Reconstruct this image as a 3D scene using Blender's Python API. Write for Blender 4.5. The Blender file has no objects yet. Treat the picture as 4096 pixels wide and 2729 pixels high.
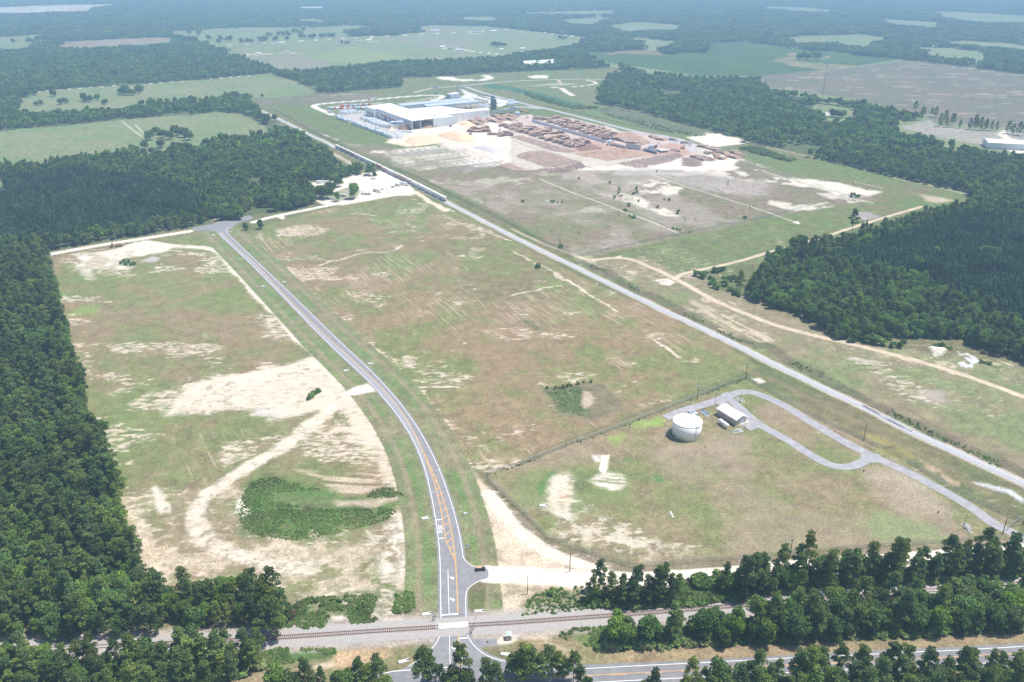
import bpy, bmesh, math, random
import numpy as np
from mathutils import Vector, geometry
random.seed(7); RNG = np.random.default_rng(11)
S = bpy.context.scene
C = S.collection
R = math.radians
# ---------------------------------------------------------------- camera, sky, sun, exposure
CAM_H = 245.0; PITCH = R(24.4); FPX = 3300.0            # metres, down-tilt, focal length in 4096-wide pixels
cd = bpy.data.cameras.new('camera'); cam = bpy.data.objects.new('camera', cd); C.objects.link(cam)
cd.sensor_width = 36; cd.lens = 36 * FPX / 4096; cd.clip_start = 1; cd.clip_end = 120000
cam.location = (0, 0, CAM_H); cam.rotation_euler = (R(90) - PITCH, 0, 0)
S.camera = cam
SUN_EL, SUN_AZ = R(66), R(76)                           # azimuth clockwise from +Y
w = bpy.data.worlds.new('World'); S.world = w; w.use_nodes = True
nt = w.node_tree; bg = nt.nodes['Background']
sky = nt.nodes.new('ShaderNodeTexSky'); sky.sky_type = 'NISHITA'; sky.sun_disc = False
sky.sun_elevation = SUN_EL; sky.sun_rotation = SUN_AZ; sky.altitude = 250
nt.links.new(sky.outputs[0], bg.inputs[0]); bg.inputs[1].default_value = 0.11
sd = bpy.data.lights.new('sun', 'SUN'); sun = bpy.data.objects.new('sun', sd); C.objects.link(sun)
sd.energy = 4.6; sd.angle = R(0.5); sd.color = (1.0, 0.955, 0.89)
sv = Vector((math.sin(SUN_AZ) * math.cos(SUN_EL), math.cos(SUN_AZ) * math.cos(SUN_EL), math.sin(SUN_EL)))
sun.rotation_euler = (-sv).to_track_quat('-Z', 'Y').to_euler(); sun.location = (0, 0, 400)
S.view_settings.view_transform = 'Standard'; S.view_settings.look = 'None'
S.view_settings.exposure = 0.36; S.view_settings.gamma = 1
S.cycles.use_denoising = True
S.cycles.volume_bounces = 2; S.cycles.max_bounces = 5; S.cycles.transparent_max_bounces = 12
try: S.cycles.use_adaptive_sampling = True
except Exception: pass

# ---------------------------------------------------------------- survey: the plan was read off the photograph in a 2354 px wide frame
K = 4096 / 2354.0
def g(u, v, z=0.0):
    """ground plan position (x, y) seen at frame position (u, v) for a point z metres above ground"""
    x = (u * K - 2048) / FPX; y = (1364.5 - v * K) / FPX
    dy = math.cos(PITCH) + y * math.sin(PITCH); dz = -math.sin(PITCH) + y * math.cos(PITCH)
    dz = min(dz, -0.004)
    t = (z - CAM_H) / dz
    return (x * t, dy * t)
def gV(u, v, z=0.0):
    p = g(u, v, z); return Vector((p[0], p[1], z))
def zq(c, r, s, h=14.0):
    """survey sheets: column c, row r; points 'x,y' or 'x,y,t' (t = seen at tree-top height)"""
    out = []
    for t in s.split():
        a = t.split(',')
        k = 4.0 if r < 3 else 3.995
        u = 588.5 * c + float(a[0]) / k; v = (392, 392, 392, 392)[0] * r + float(a[1]) / k
        out.append(g(u, v, h if len(a) > 2 else 0))
    return out
def vq(s, h=14.0):
    out = []
    for t in s.split():
        a = t.split(','); out.append(g(float(a[0]), float(a[1]), h if len(a) > 2 else 0))
    return out
def crop(x0, y0, k):
    return lambda x, y, z=0.0: g((x0 + x * k) / K, (y0 + y * k) / K, z)
cA = crop(1240, 360, .19541); cB = crop(1600, 330, .19541); cC = crop(1960, 380, .19541); cD = crop(2300, 400, .19541)
cE = crop(2640, 500, .19541); cT = crop(1300, 560, .2209); cY = crop(1100, 640, .2296); cW = crop(2640, 1560, .16992)
cX = crop(1700, 2340, .16992); cJ = crop(1700, 2140, .14443); cG = crop(3800, 2020, .12753)
def cq(f, s):
    return [f(float(a), float(b)) for a, b in (t.split(',')[:2] for t in s.split())]

# ---------------------------------------------------------------- numpy noise and masks
def _hash(ix, iy, seed):
    h = (ix.astype(np.int64) * 374761393 + iy.astype(np.int64) * 668265263 + seed * 974634777) & 0x7fffffff
    h = ((h ^ (h >> 13)) * 1274126177) & 0x7fffffff
    return ((h ^ (h >> 16)) & 0xffff).astype(np.float32) / 65535.0
def vnoise(x, y, seed=0):
    ix = np.floor(x); iy = np.floor(y); fx = (x - ix).astype(np.float32); fy = (y - iy).astype(np.float32)
    fx = fx * fx * (3 - 2 * fx); fy = fy * fy * (3 - 2 * fy)
    a = _hash(ix, iy, seed); b = _hash(ix + 1, iy, seed); c = _hash(ix, iy + 1, seed); d = _hash(ix + 1, iy + 1, seed)
    return (a * (1 - fx) + b * fx) * (1 - fy) + (c * (1 - fx) + d * fx) * fy
def fbm(x, y, s, seed=0, o=4, g_=0.55):
    v = 0; a = 1; t = 0; x = x / s; y = y / s
    for i in range(o):
        v = v + a * vnoise(x + 17.3 * i, y - 9.1 * i, seed + i); t += a; a *= g_
        x, y = (x * 1.64 - y * 1.2), (x * 1.2 + y * 1.64)
    return v / t
def sstep(a, b, x):
    t = np.clip((x - a) / (b - a), 0, 1); return t * t * (3 - 2 * t)
def inside(px, py, poly):
    m = np.zeros(px.shape, bool); n = len(poly)
    for i in range(n):
        x1, y1 = poly[i]; x2, y2 = poly[(i + 1) % n]
        if y1 == y2: continue
        c = ((y1 > py) != (y2 > py)); m ^= c & (px < (x2 - x1) * (py - y1) / (y2 - y1) + x1)
    return m
def bbsel(px, py, pts, pad):
    a = np.array(pts); lo = a.min(0) - pad; hi = a.max(0) + pad
    return np.nonzero((px > lo[0]) & (px < hi[0]) & (py > lo[1]) & (py < hi[1]))[0]
def dline(px, py, pts, closed=False):
    d = np.full(px.shape, 1e9); n = len(pts)
    for i in range(n if closed else n - 1):
        x1, y1 = pts[i]; x2, y2 = pts[(i + 1) % n]; dx = x2 - x1; dy = y2 - y1; L = dx * dx + dy * dy + 1e-9
        t = np.clip(((px - x1) * dx + (py - y1) * dy) / L, 0, 1)
        d = np.minimum(d, (px - x1 - t * dx) ** 2 + (py - y1 - t * dy) ** 2)
    return np.sqrt(d)
def smooth_line(pts, n=2):
    for _ in range(n):
        q = [pts[0]]
        for a, b in zip(pts, pts[1:]):
            q.append((a[0] * .75 + b[0] * .25, a[1] * .75 + b[1] * .25)); q.append((a[0] * .25 + b[0] * .75, a[1] * .25 + b[1] * .75))
        q.append(pts[-1]); pts = q
    return pts

# ---------------------------------------------------------------- objects
def tag(o, label=None, cat=None, group=None, kind=None):
    if label: o['label'] = label
    if cat: o['category'] = cat
    if group: o['group'] = group
    if kind: o['kind'] = kind
    return o
def thing(name, label, cat, loc=(0, 0, 0), rz=0.0, group=None):
    o = bpy.data.objects.new(name, None); C.objects.link(o); o.empty_display_size = .5
    if len(loc) == 2: loc = (loc[0], loc[1], 0)
    o.location = loc; o.rotation_euler = (0, 0, rz)
    return tag(o, label, cat, group)
def copy_tree(o, loc=None, rz=None, scale=None, label=None, group=None):
    c = o.copy(); C.objects.link(c)
    for ch in list(o.children):
        k = ch.copy(); C.objects.link(k); k.parent = c
        for gc in ch.children:
            q = gc.copy(); C.objects.link(q); q.parent = k
    if loc is not None: c.location = (loc[0], loc[1], loc[2] if len(loc) > 2 else 0)
    if rz is not None: c.rotation_euler = (0, 0, rz)
    if scale is not None: c.scale = scale if hasattr(scale, '__len__') else (scale,) * 3
    if label: c['label'] = label
    if group: c['group'] = group
    return c
class MB:
    """collects shapes, builds one mesh object"""
    def __init__(s): s.v = []; s.f = []; s.m = []; s.mi = 0
    def add(s, v, f):
        n = len(s.v); s.v += [tuple(p) for p in v]; s.f += [tuple(i + n for i in q) for q in f]; s.m += [s.mi] * len(f)
        return s
    def box(s, c, d, rz=0.0, top=None):
        """centre of the base, size; top = (sx, sy) shrink of the upper face"""
        x, y, z = c; a, b, h = d; t = top or (1, 1); cs, sn = math.cos(rz), math.sin(rz); v = []
        for zz, kx, ky in ((0, 1, 1), (h, t[0], t[1])):
            for px, py in ((-1, -1), (1, -1), (1, 1), (-1, 1)):
                X = px * a / 2 * kx; Y = py * b / 2 * ky; v.append((x + X * cs - Y * sn, y + X * sn + Y * cs, z + zz))
        return s.add(v, [(3, 2, 1, 0), (4, 5, 6, 7), (0, 1, 5, 4), (1, 2, 6, 5), (2, 3, 7, 6), (3, 0, 4, 7)])
    def tube(s, a, b, r0, r1=None, n=8, caps=True):
        a = Vector(a); b = Vector(b); r1 = r0 if r1 is None else r1; d = (b - a).normalized()
        u = d.cross(Vector((0, 0, 1)) if abs(d.z) < .9 else Vector((1, 0, 0))).normalized(); w_ = d.cross(u); v = []
        for p, r in ((a, r0), (b, r1)):
            for i in range(n):
                t = 2 * math.pi * i / n; v.append(p + u * math.cos(t) * r + w_ * math.sin(t) * r)
        f = [(i, (i + 1) % n, n + (i + 1) % n, n + i) for i in range(n)]
        if caps: f += [tuple(range(n - 1, -1, -1)), tuple(range(n, 2 * n))]
        return s.add(v, f)
    def lathe(s, c, prof, n=24, axis='z'):
        v = []; f = []
        for r, h in prof:
            for i in range(n):
                t = 2 * math.pi * i / n; p = (r * math.cos(t), r * math.sin(t), h)
                if axis == 'x': p = (p[2], p[0], p[1])
                if axis == 'y': p = (p[0], p[2], p[1])
                v.append((c[0] + p[0], c[1] + p[1], c[2] + p[2]))
        for j in range(len(prof) - 1):
            for i in range(n):
                q = (j * n + i, j * n + (i + 1) % n, (j + 1) * n + (i + 1) % n, (j + 1) * n + i); f.append(q)
        f += [tuple(range(n - 1, -1, -1)), tuple(range((len(prof) - 1) * n, len(prof) * n))]
        return s.add(v, f)
    def poly(s, pts, z):
        tr = geometry.tessellate_polygon([[Vector((p[0], p[1], 0)) for p in pts]])
        f = []
        for t in tr:
            a, b, c = (pts[i] for i in t)
            if (b[0] - a[0]) * (c[1] - a[1]) - (b[1] - a[1]) * (c[0] - a[0]) < 0: t = (t[0], t[2], t[1])
            f.append(t)
        return s.add([(p[0], p[1], z) for p in pts], f)
    def wall(s, pts, z0, z1, closed=True, skip=()):
        n = len(pts)
        for i in range(n if closed else n - 1):
            if i in skip: continue
            a = pts[i]; b = pts[(i + 1) % n]
            s.add([(a[0], a[1], z0), (b[0], b[1], z0), (b[0], b[1], z1), (a[0], a[1], z1)], [(0, 1, 2, 3)])
        return s
    def strip(s, pts, w0, z, w1=None):
        """flat band along a line; w0/w1 = left and right offsets"""
        a = -w0 / 2 if w1 is None else w0; b = w0 / 2 if w1 is None else w1; v = []; n = len(pts)
        for i, p in enumerate(pts):
            q0 = pts[max(i - 1, 0)]; q1 = pts[min(i + 1, n - 1)]; dx = q1[0] - q0[0]; dy = q1[1] - q0[1]; L = math.hypot(dx, dy) or 1
            nx, ny = -dy / L, dx / L
            v += [(p[0] + nx * a, p[1] + ny * a, z), (p[0] + nx * b, p[1] + ny * b, z)]
        return s.add(v, [(2 * i + 1, 2 * i, 2 * i + 2, 2 * i + 3) for i in range(n - 1)])
    def mesh(s, name):
        me = bpy.data.meshes.new(name); me.from_pydata(s.v, [], s.f); me.validate(clean_customdata=False)
        if any(s.m) and len(me.polygons) == len(s.m): me.polygons.foreach_set('material_index', s.m)
        me.update(); return me
    def build(s, name, mats, parent=None, smooth=False):
        me = s.mesh(name)
        for m in (mats if isinstance(mats, (list, tuple)) else [mats]): me.materials.append(m)
        if smooth: me.shade_smooth()
        o = bpy.data.objects.new(name, me); C.objects.link(o); o.parent = parent; return o
_M = {}
def mat(name, col, rough=.8, metal=0.0, var=.12, scale=1.0, col2=None, bump=0.0, spec=.3):
    if name in _M: return _M[name]
    m = bpy.data.materials.new(name); m.use_nodes = True; n = m.node_tree; b = n.nodes['Principled BSDF']; _M[name] = m
    b.inputs['Roughness'].default_value = rough; b.inputs['Metallic'].default_value = metal
    b.inputs['Specular IOR Level'].default_value = spec
    tc = n.nodes.new('ShaderNodeTexCoord'); no = n.nodes.new('ShaderNodeTexNoise'); no.inputs['Scale'].default_value = scale
    no.inputs['Detail'].default_value = 4; n.links.new(tc.outputs['Object'], no.inputs['Vector'])
    rp = n.nodes.new('ShaderNodeValToRGB'); rp.color_ramp.elements[0].position = .3; rp.color_ramp.elements[1].position = .7
    c2 = col2 or tuple(c * (1 + var) for c in col); c1 = col if col2 else tuple(c * (1 - var) for c in col)
    rp.color_ramp.elements[0].color = (*c1, 1); rp.color_ramp.elements[1].color = (*c2, 1)
    n.links.new(no.outputs['Fac'], rp.inputs[0]); n.links.new(rp.outputs[0], b.inputs['Base Color'])
    if bump:
        bp = n.nodes.new('ShaderNodeBump'); bp.inputs['Strength'].default_value = bump; n.links.new(no.outputs['Fac'], bp.inputs['Height'])
        n.links.new(bp.outputs[0], b.inputs['Normal'])
    return m
# ---------------------------------------------------------------- lines that several builders share
ROAD_L = vq('503.8,538.3 545,577 588.5,618.3 668,700 748.5,784') + zq(1, 2, '1040,370 1110,450 1230,590 1330,720 1430,880 1500,1030 1560,1200 1610,1400 1640,1568') + zq(1, 3, '1670,200 1690,400 1695,700 1700,1010')
ROAD_R = vq('520,532 527.5,542 588.5,599.5 683,690 778.5,784') + zq(1, 2, '990,210 1140,360 1300,540 1430,710 1560,920 1660,1120 1740,1320 1820,1568') + zq(1, 3, '1860,170 1890,330 1900,420')
YEL = vq('509,533 545,570 588.5,607') + zq(1, 1, '200,1080 400,1290 690,1568') + zq(1, 2, '820,110 980,260 1130,400 1280,570 1400,740 1480,890 1540,1030')
RAIL = vq('-150,1505 0,1499 312.9,1483.9 528,1474.4 588.5,1470.9 838.8,1453.8 1009,1443 1177.7,1433 1467,1412 1695,1394 2354,1342 2500,1331')
SPUR = vq('560,237 609.7,259 643.5,275 676,291 713.5,311 747,325.6 772.5,340.5 850,377 940,420.5 1026,464.5 1177,543 1527,714.5 1674.5,784 1765.5,831.5 1985,936 2103,996.5 2354,1111.5 2500,1178')
LOOP = smooth_line(zq(2, 2, '1410,705 1600,630 1790,580 1930,530 2060,478 2180,462 2354,520') + zq(3, 2, '200,620 480,800 760,960 1000,1080 1300,1210 1600,1370 1900,1545') + zq(3, 3, '2060,110 2240,190 2400,290'))
LOOP2 = smooth_line(zq(2, 2, '1985,520 2080,600 2230,740 2354,815') + zq(3, 2, '180,910 380,1040 520,1120 640,1160 760,1158 860,1120 960,1060 1030,1070'))
SANDR = smooth_line(zq(2, 1, '560,770 700,830 950,800 1100,815 1250,880 1500,990 1700,1110 2000,1260 2354,1402') + zq(3, 1, '250,1475 640,1568') + zq(3, 2, '1000,85 1500,215 2000,380 2354,515 2700,640'))
SANDR2 = smooth_line(zq(2, 1, '1500,1000 1550,955 1650,930 1900,880 2100,830 2250,790') + vq('1765,580 1850,560 1945,528 2010,507 2120,475'))
LANE = smooth_line(zq(0, 1, '300,800 420,778 900,690 1330,625 1740,560'))
LANE2 = smooth_line(zq(1, 1, '-20,475 130,430 430,370 800,295 1200,230 1450,200'))
SRB = smooth_line(vq('1119,1321 1250,1325 1400,1335 1550,1332 1660,1322 1850,1305 2000,1295 2150,1285 2300,1272 2520,1254'))
SRC = smooth_line(vq('1395,1323 1327,1296 1264,1271 1214,1236 1177,1203 1150,1170 1120,1135'))
TRK1 = smooth_line(zq(0, 1, '1340,660 1660,700 1940,715 2050,780 2150,900 2300,1070 2354,1130') + zq(1, 1, '130,1240 300,1440 400,1568') + zq(1, 2, '480,40 600,160 700,260 780,400'))
TRK2 = smooth_line(zq(1, 2, '860,500 700,610 560,730 300,930 150,1030 0,1110') + zq(0, 2, '2200,1210 2000,1330 1870,1450') + zq(0, 3, '1800,20 1830,150 1920,290 2100,370 2354,440') + zq(1, 3, '150,500 500,520'))
FENCE_MAIN = zq(2, 2, '2150,345 1760,490 1340,660 850,845 500,970 200,1090 0,1165') + zq(1, 2, '2354,1160 2115,1235 2160,1310 2354,1500') + zq(2, 3, '90,0 200,120 340,255 560,330 800,420 1110,515 1540,480 2170,430') + vq('1900,1267 2100,1253 2300,1238')
FENCE_E = zq(2, 2, '2150,345 2354,460') + zq(3, 2, '200,575 560,770 880,915 1200,1060 1600,1310 2000,1530') + zq(3, 3, '2120,10 2310,90')
FENCE_PLANT = vq('622,250') + zq(1, 0, '250,1055 480,1190 760,1330 1050,1480 1200,1560') + zq(1, 1, '1300,0 1560,100 1900,280 2354,500') + zq(2, 1, '300,670 600,795 1500,600 2354,430') + zq(3, 1, '560,285 800,255')

# ---------------------------------------------------------------- woods and clearings
F14 = 13.0
SITE = vq('-320,592 0,590 108,577 175,567 237,554 337,542 375,532 450,522 485,509 490,500 550,506 588,492 621,491 676,483 713,472 727,459 719,442 700,431 656,428 655,420 748,414 801,407 838,402 858,399 866,391,t 822,372,t 772,356,t 756,336,t 696,296,t 659,278,t 620,261,t 594,246,t 578,232 588,229 656,222 723,215 803,211 851,207 923,201 925,179 978,178 1058,172 1177,166 1292,161 1327,159 1384,157 1407,156 1447,169 1400,180 1384,194 1375,205 1374,241 1399,246 1427,247 1487,262 1552,282 1602,295 1652,307 1699,319 1709,327 1765,337 1840,356 1915,374 1990,392 2065,410 2140,426 2228,443 2236,470 2650,560 2650,1800 -420,1800')
OPEN = [
 zq(0, 0, '-300,1230 0,1210 180,1185 400,1175 700,1150 900,1125 1180,1095 1450,1075 1750,1055 2000,1030 2220,1040 2354,1120 2480,1185 2480,1195,t 2354,1210,t 2100,1230,t 1900,1245,t 1780,1290,t 1600,1300,t 1480,1400,t 1300,1400,t 1200,1330,t 900,1380,t 600,1410,t 130,1465,t -300,1480,t'),
 zq(0, 0, '240,850 400,838 900,800 1100,790 1300,775 1800,738 2354,690') + zq(1, 0, '170,672 180,700 340,740 440,780 540,840 510,860,t 270,830,t 0,845,t') + zq(0, 0, '2200,840,t 2000,860,t 1700,880,t 1500,900,t 1350,900,t 1120,970,t 850,970,t 600,985,t 350,1000,t 200,990,t 120,900,t'),
 zq(0, 0, '510,412 560,390 900,370 1300,350 1560,340 1660,378 1660,385,t 1300,403,t 800,425,t 560,445,t'),
 zq(0, 0, '-300,365 0,345 250,325 470,315 420,365 300,380,t 290,440,t -300,450,t'),
 zq(0, 0, '-300,80 0,68 400,50 760,42 1060,40 1060,50,t 830,75,t 830,104,t 140,125,t -300,122,t'),
 zq(0, 0, '1500,275 1700,285 1950,265 2354,250') + zq(1, 0, '460,258 720,240 1010,235 1130,255 1120,265 1330,300 1520,305 1450,240 1640,232 1850,238 2100,245 2354,268') + zq(2, 0, '400,310 700,352 690,370,t 560,400,t 300,440,t 0,490,t') + zq(1, 0, '2200,505,t 1900,523,t 1650,535,t 1300,545,t 880,580,t 820,605,t 720,590,t 600,610,t 500,630,t 340,620,t 180,620,t 170,590,t 0,550,t') + zq(0, 0, '2260,510,t 2100,480,t 1950,420,t 1850,370,t 1700,310,t 1560,290,t'),
 zq(2, 0, '310,190 430,183 700,168 950,158 960,165,t 840,180,t 740,222,t 600,208,t'),
 zq(2, 0, '850,238 1150,203 1400,215 1600,240 1560,262,t 1290,268,t 1100,290,t 1000,262,t'),
 zq(2, 0, '100,115 500,103 830,98 990,103 980,128,t 700,134,t 450,134,t 100,134,t'),
 zq(2, 0, '1090,355 1190,347 1400,368 1560,388 1460,412,t 1300,438,t 1270,442,t'),
 zq(2, 0, '600,488 850,478 1010,463 1380,470 1400,500 1760,490 1780,400 2000,383 2354,403') + zq(3, 0, '300,450 700,490 1200,545 1260,558 1600,588 2354,688 2700,730 2700,1250,t 2354,1170,t 2200,1150,t 1560,1110,t 1440,1040,t 1250,990,t 1080,950,t 800,905,t 500,880,t 380,835,t 0,795,t') + zq(2, 0, '2280,705,t 2010,690,t 1700,700,t 1500,655,t 1430,648,t 1250,665,t 1120,605,t 1000,575,t 850,565,t'),
 zq(3, 0, '1140,1112 1480,1100 1570,1160 2100,1210 2160,1195 2354,1262 2700,1300 2700,1480,t 2354,1410,t 2100,1365,t 1900,1315,t 1600,1265,t 1200,1175,t'),
 zq(3, 0, '380,1040 260,985 450,958 640,972 800,998 830,1030 760,1095,t 560,1068,t'),
 zq(3, 0, '120,348 330,333 500,330 870,320 1100,343 1000,372,t 870,415,t 780,415,t 600,385,t 120,362,t'),
 zq(3, 0, '1360,455 1420,425 1700,445 1970,478 2060,488 2000,550,t 1800,515,t 1400,494,t'),
 zq(3, 0, '1610,390 1830,373 2354,412 2650,440 2650,470,t 2354,443,t 2100,423,t 1900,405,t 1700,402,t'),
 zq(3, 0, '1050,172 1300,190 1650,208 1600,243,t 1490,243,t 1280,233,t 1050,200,t'),
 zq(3, 0, '1490,112 1700,106 2100,128 2650,165 2650,180,t 2150,203,t 1900,193,t 1700,168,t 1560,152,t'),
 zq(3, 0, '-40,58 350,68 690,103 560,115,t 250,100,t -40,80,t'),
 zq(0, 1, '-200,70 0,80 50,110 40,150,t -200,160,t'), zq(0, 1, '1660,-10 1700,0 1700,190 1680,190 1672,60'),
 zq(1, 0, '360,175 620,170 660,200,t 380,195,t'), zq(1, 0, '1850,158 2200,150 2240,190,t 1860,172,t'),
 zq(1, 0, '370,66 660,64 660,90,t 380,86,t'),
]
GROVES = [zq(1, 0, '870,335 1000,338 1330,325 1330,300 1140,262 1020,280 870,300')]
W_LEFT = vq('-320,575 100,582 112,600 120,640 137,700 150,745 168,840 190,880 200,930 222,1000 245,1060 268,1110 276,1150 290,1200 310,1262 333,1330 345,1368 480,1372 560,1365 635,1375 655,1400 660,1432 560,1450 480,1452 0,1478 -320,1495')
W_DL = vq('-320,1522 0,1526 250,1520 480,1500 592,1500 600,1530 560,1560 500,1590 300,1620 -320,1660')
W_A1 = vq('1352,1392 1352,1372 1558,1366 1565,1393 1450,1398'); W_A2 = vq('1650,1352 1766,1330 2000,1318 2354,1300 2500,1290 2500,1318 2354,1326 2240,1336 2066,1349 1890,1358 1766,1368 1700,1384 1655,1380')
W_B = vq('1385,1470 1430,1456 1560,1448 1640,1442 1720,1434 1800,1420 1900,1402 2066,1386 2240,1372 2500,1354 2500,1440 2354,1450 2066,1466 1900,1472 1765,1478 1652,1484 1480,1490 1400,1490')
W_C = vq('1572,1574 1766,1562 2000,1552 2200,1554 2300,1546 2500,1538 2500,1690 1572,1690')
W_RIGHT = vq('1744,609 1768,612 1770,622 1735,650 1719,678 1727,690 1765,707 1828,724 1885,754 1920,780 2003,793 2060,775 2190,782 2240,799 2290,814 2354,836 2520,880 2620,900 2620,560 2236,478') + vq('2190,470,t 2115,490,t 2015,520,t 1940,542,t 1850,565,t 1803,575,t', 10)
PLANTN = vq('1810,600,t 1895,580,t 2190,490,t 2224,478,t 2354,490,t 2620,520,t', 10) + vq('2620,870 2354,775 2265,725 2140,670 2115,645 1990,632 1895,606')
PLANTF = [vq('-320,440 0,420 180,400 420,440 480,500 430,512 100,568 -320,590'), zq(0, 0, '0,560 560,560 880,800 100,830 0,800'), zq(0, 0, '560,450 1700,385 1900,440 1750,550 1300,520 700,520')]

# ---------------------------------------------------------------- the ground sheet, coloured by what grows or lies on it
def build_ground():
    NU, NV = 1350, 930
    us = np.linspace(-300, 2654, NU); deps = np.concatenate([np.radians(np.linspace(48.5, 1.9, NV)), np.radians([1.6, 1.3, 1.0, .75, .5, .35, .25])])
    t = np.tan(deps - PITCH); vv = (1364.5 + t * FPX) / K
    NVt = len(vv)
    U, V = np.meshgrid(us, vv)
    x = (U * K - 2048) / FPX; y = (1364.5 - V * K) / FPX
    dy = math.cos(PITCH) + y * math.sin(PITCH); dz = -math.sin(PITCH) + y * math.cos(PITCH)
    tt = -CAM_H / dz; X = (x * tt).ravel(); Y = (dy * tt).ravel(); N = X.size
    xf = X; yf = Y
    def c3(*c): return np.array(c, np.float32)
    BR, OL, GR, BG = c3(.285, .205, .128), c3(.215, .195, .102), c3(.152, .18, .075), c3(.165, .22, .078)
    SA, WS, GY, DG = c3(.57, .46, .345), c3(.70, .63, .53), c3(.44, .41, .385), c3(.05, .095, .035)
    n60 = fbm(X, Y, 70, 1, 4); n18 = fbm(X, Y, 18, 5, 4); n5 = fbm(X, Y, 5, 9, 3); n2 = fbm(X, Y, 2.2, 13, 2)
    wx = (fbm(X, Y, 14, 21, 3) - .5) ; wy = (fbm(X, Y, 14, 25, 3) - .5)
    def rot(a, b):
        L = math.hypot(b[0] - a[0], b[1] - a[1]); return (b[0] - a[0]) / L, (b[1] - a[1]) / L
    def stripes(d, s_al, s_ac, seed):
        al = X * d[0] + Y * d[1]; ac = -X * d[1] + Y * d[0]
        return fbm(al / s_al, ac / s_ac, 1.0, seed, 2, .5)
    dM = rot(g(748.5, 659.5), g(813.5, 732)); dL = rot(g(290, 1034), g(310, 1109))
    sM = stripes(dM, 55, 1.9, 31); sL = stripes(dL, 60, 2.3, 35)
    col = np.empty((N, 3), np.float32)
    # everything: wood floor
    col[:] = c3(.10, .125, .055) + (n18[:, None] - .5) * .03
    def mixin(idx, a, c):
        a = np.clip(a, 0, 1)[:, None]; col[idx] = col[idx] * (1 - a) + c * a
    def mask(poly, feather=2.0, warp=0.0):
        idx = bbsel(xf, yf, poly, feather + warp + 1); px = xf[idx] + wx[idx] * warp * 2; py = yf[idx] + wy[idx] * warp * 2
        ins = inside(px, py, poly)
        if feather <= .5: return idx[ins], np.ones(ins.sum(), np.float32)
        d = dline(px, py, poly, True); s = np.where(ins, d, -d); return idx, sstep(-feather, feather, s).astype(np.float32)
    def P(poly, c, a=1.0, feather=2.0, warp=0.0, pat=None):
        idx, m = mask(poly, feather, warp); m = m * a
        if pat is not None: m = m * pat(idx)
        mixin(idx, m, c if not callable(c) else c(idx))
    def Lm(line, w_, c, a=1.0, feather=1.0, warp=0.0, pat=None):
        idx = bbsel(xf, yf, line, w_ + feather + warp + 1); px = xf[idx] + wx[idx] * warp * 2; py = yf[idx] + wy[idx] * warp * 2
        d = dline(px, py, line); m = (1 - sstep(w_ / 2 - feather / 2, w_ / 2 + feather / 2, d)) * a
        if pat is not None: m = m * pat(idx)
        mixin(idx, m, c if not callable(c) else c(idx))
    marks = np.zeros((N, 4), np.float32)
    def MK(poly, ch, a, feather=3.0, warp=0.0, pat=None):
        idx, m = mask(poly, feather, warp); m = m * a
        if pat is not None: m = m * pat(idx)
        marks[idx, ch] = np.maximum(marks[idx, ch], m)
    def LK(line, w_, ch, a, feather=2.0, warp=0.0):
        idx = bbsel(xf, yf, line, w_ + feather + warp + 1); px = xf[idx] + wx[idx] * warp * 2; py = yf[idx] + wy[idx] * warp * 2
        d = dline(px, py, line); marks[idx, ch] = np.maximum(marks[idx, ch], (1 - sstep(w_ / 2 - feather / 2, w_ / 2 + feather / 2, d)) * a)
    def CLR(poly, feather=1.0):
        idx, m = mask(poly, feather, 0); marks[idx] *= (1 - m)[:, None]
    def turf(br, grn, k60=1.0, k18=1.0, bias=.5, k5=.35, tint=None):
        def f(i):
            q = np.clip(bias + (n60[i] - .5) * 3.0 * k60 + (n18[i] - .5) * 2.2 * k18 + (n5[i] - .5) * 2 * k5, 0, 1)[:, None]
            c = (br * (1 - q) + grn * q) * .84
            return c * (1 + (n2[i][:, None] - .5) * .45 + (n5[i][:, None] - .5) * .25)
        return f
    thr = lambda arr, lo, hi: (lambda i: sstep(lo, hi, arr[i]))
    # --- the open site
    P(SITE, turf(OL, GR, bias=.35), 1, .4)
    for i, o in enumerate(OPEN):
        P(o, turf(c3(.27, .275, .15), c3(.20, .265, .12), .7, .5, .55, .3), 1, .4)
    # far fields with their own crops
    P(zq(0, 0, '510,412 560,390 900,370 1300,350 1560,340 1660,378 1300,405 560,450'), turf(BR, c3(.36, .30, .23), bias=.5), .9, 3)
    P(zq(0, 0, '-300,80 0,68 400,50 760,42 1060,40 830,80 830,106 140,128 -300,126'), turf(SA, WS), 1, 3)
    P(zq(2, 0, '600,488 850,478 1010,463 1380,470 1400,500 1760,490 1780,400 2000,383 2354,403') + zq(3, 0, '300,450 700,490 1200,545 800,612 500,645 0,700') + zq(2, 0, '2010,700 1700,705 1430,655 1120,610 850,570'), turf(c3(.065, .125, .045), c3(.085, .155, .05), bias=.5, k5=.8), 1, 3)
    P(zq(2, 0, '840,500 1010,468 1200,462 1410,490 1380,508 1000,495 900,508'), turf(BR, OL), .9, 6, 4)
    P(zq(3, 0, '0,570 60,550 190,520 180,490 260,485 300,520 480,540 560,510 570,530 480,545 260,545 230,560 400,580 800,600 820,612 500,645 200,605 150,580 0,562'), turf(OL, c3(.30, .28, .15)), 1, 5, 3)
    P(zq(2, 0, '2270,705 2354,690') + zq(3, 0, '500,645 800,620 1260,560 1600,590 2354,690 2700,730 2700,1250 2354,1180 1560,1130 1250,1010 800,915 0,800'), turf(c3(.225, .185, .14), c3(.165, .175, .115), .6, 1, .5, 1.0), 1, 3)
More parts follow.
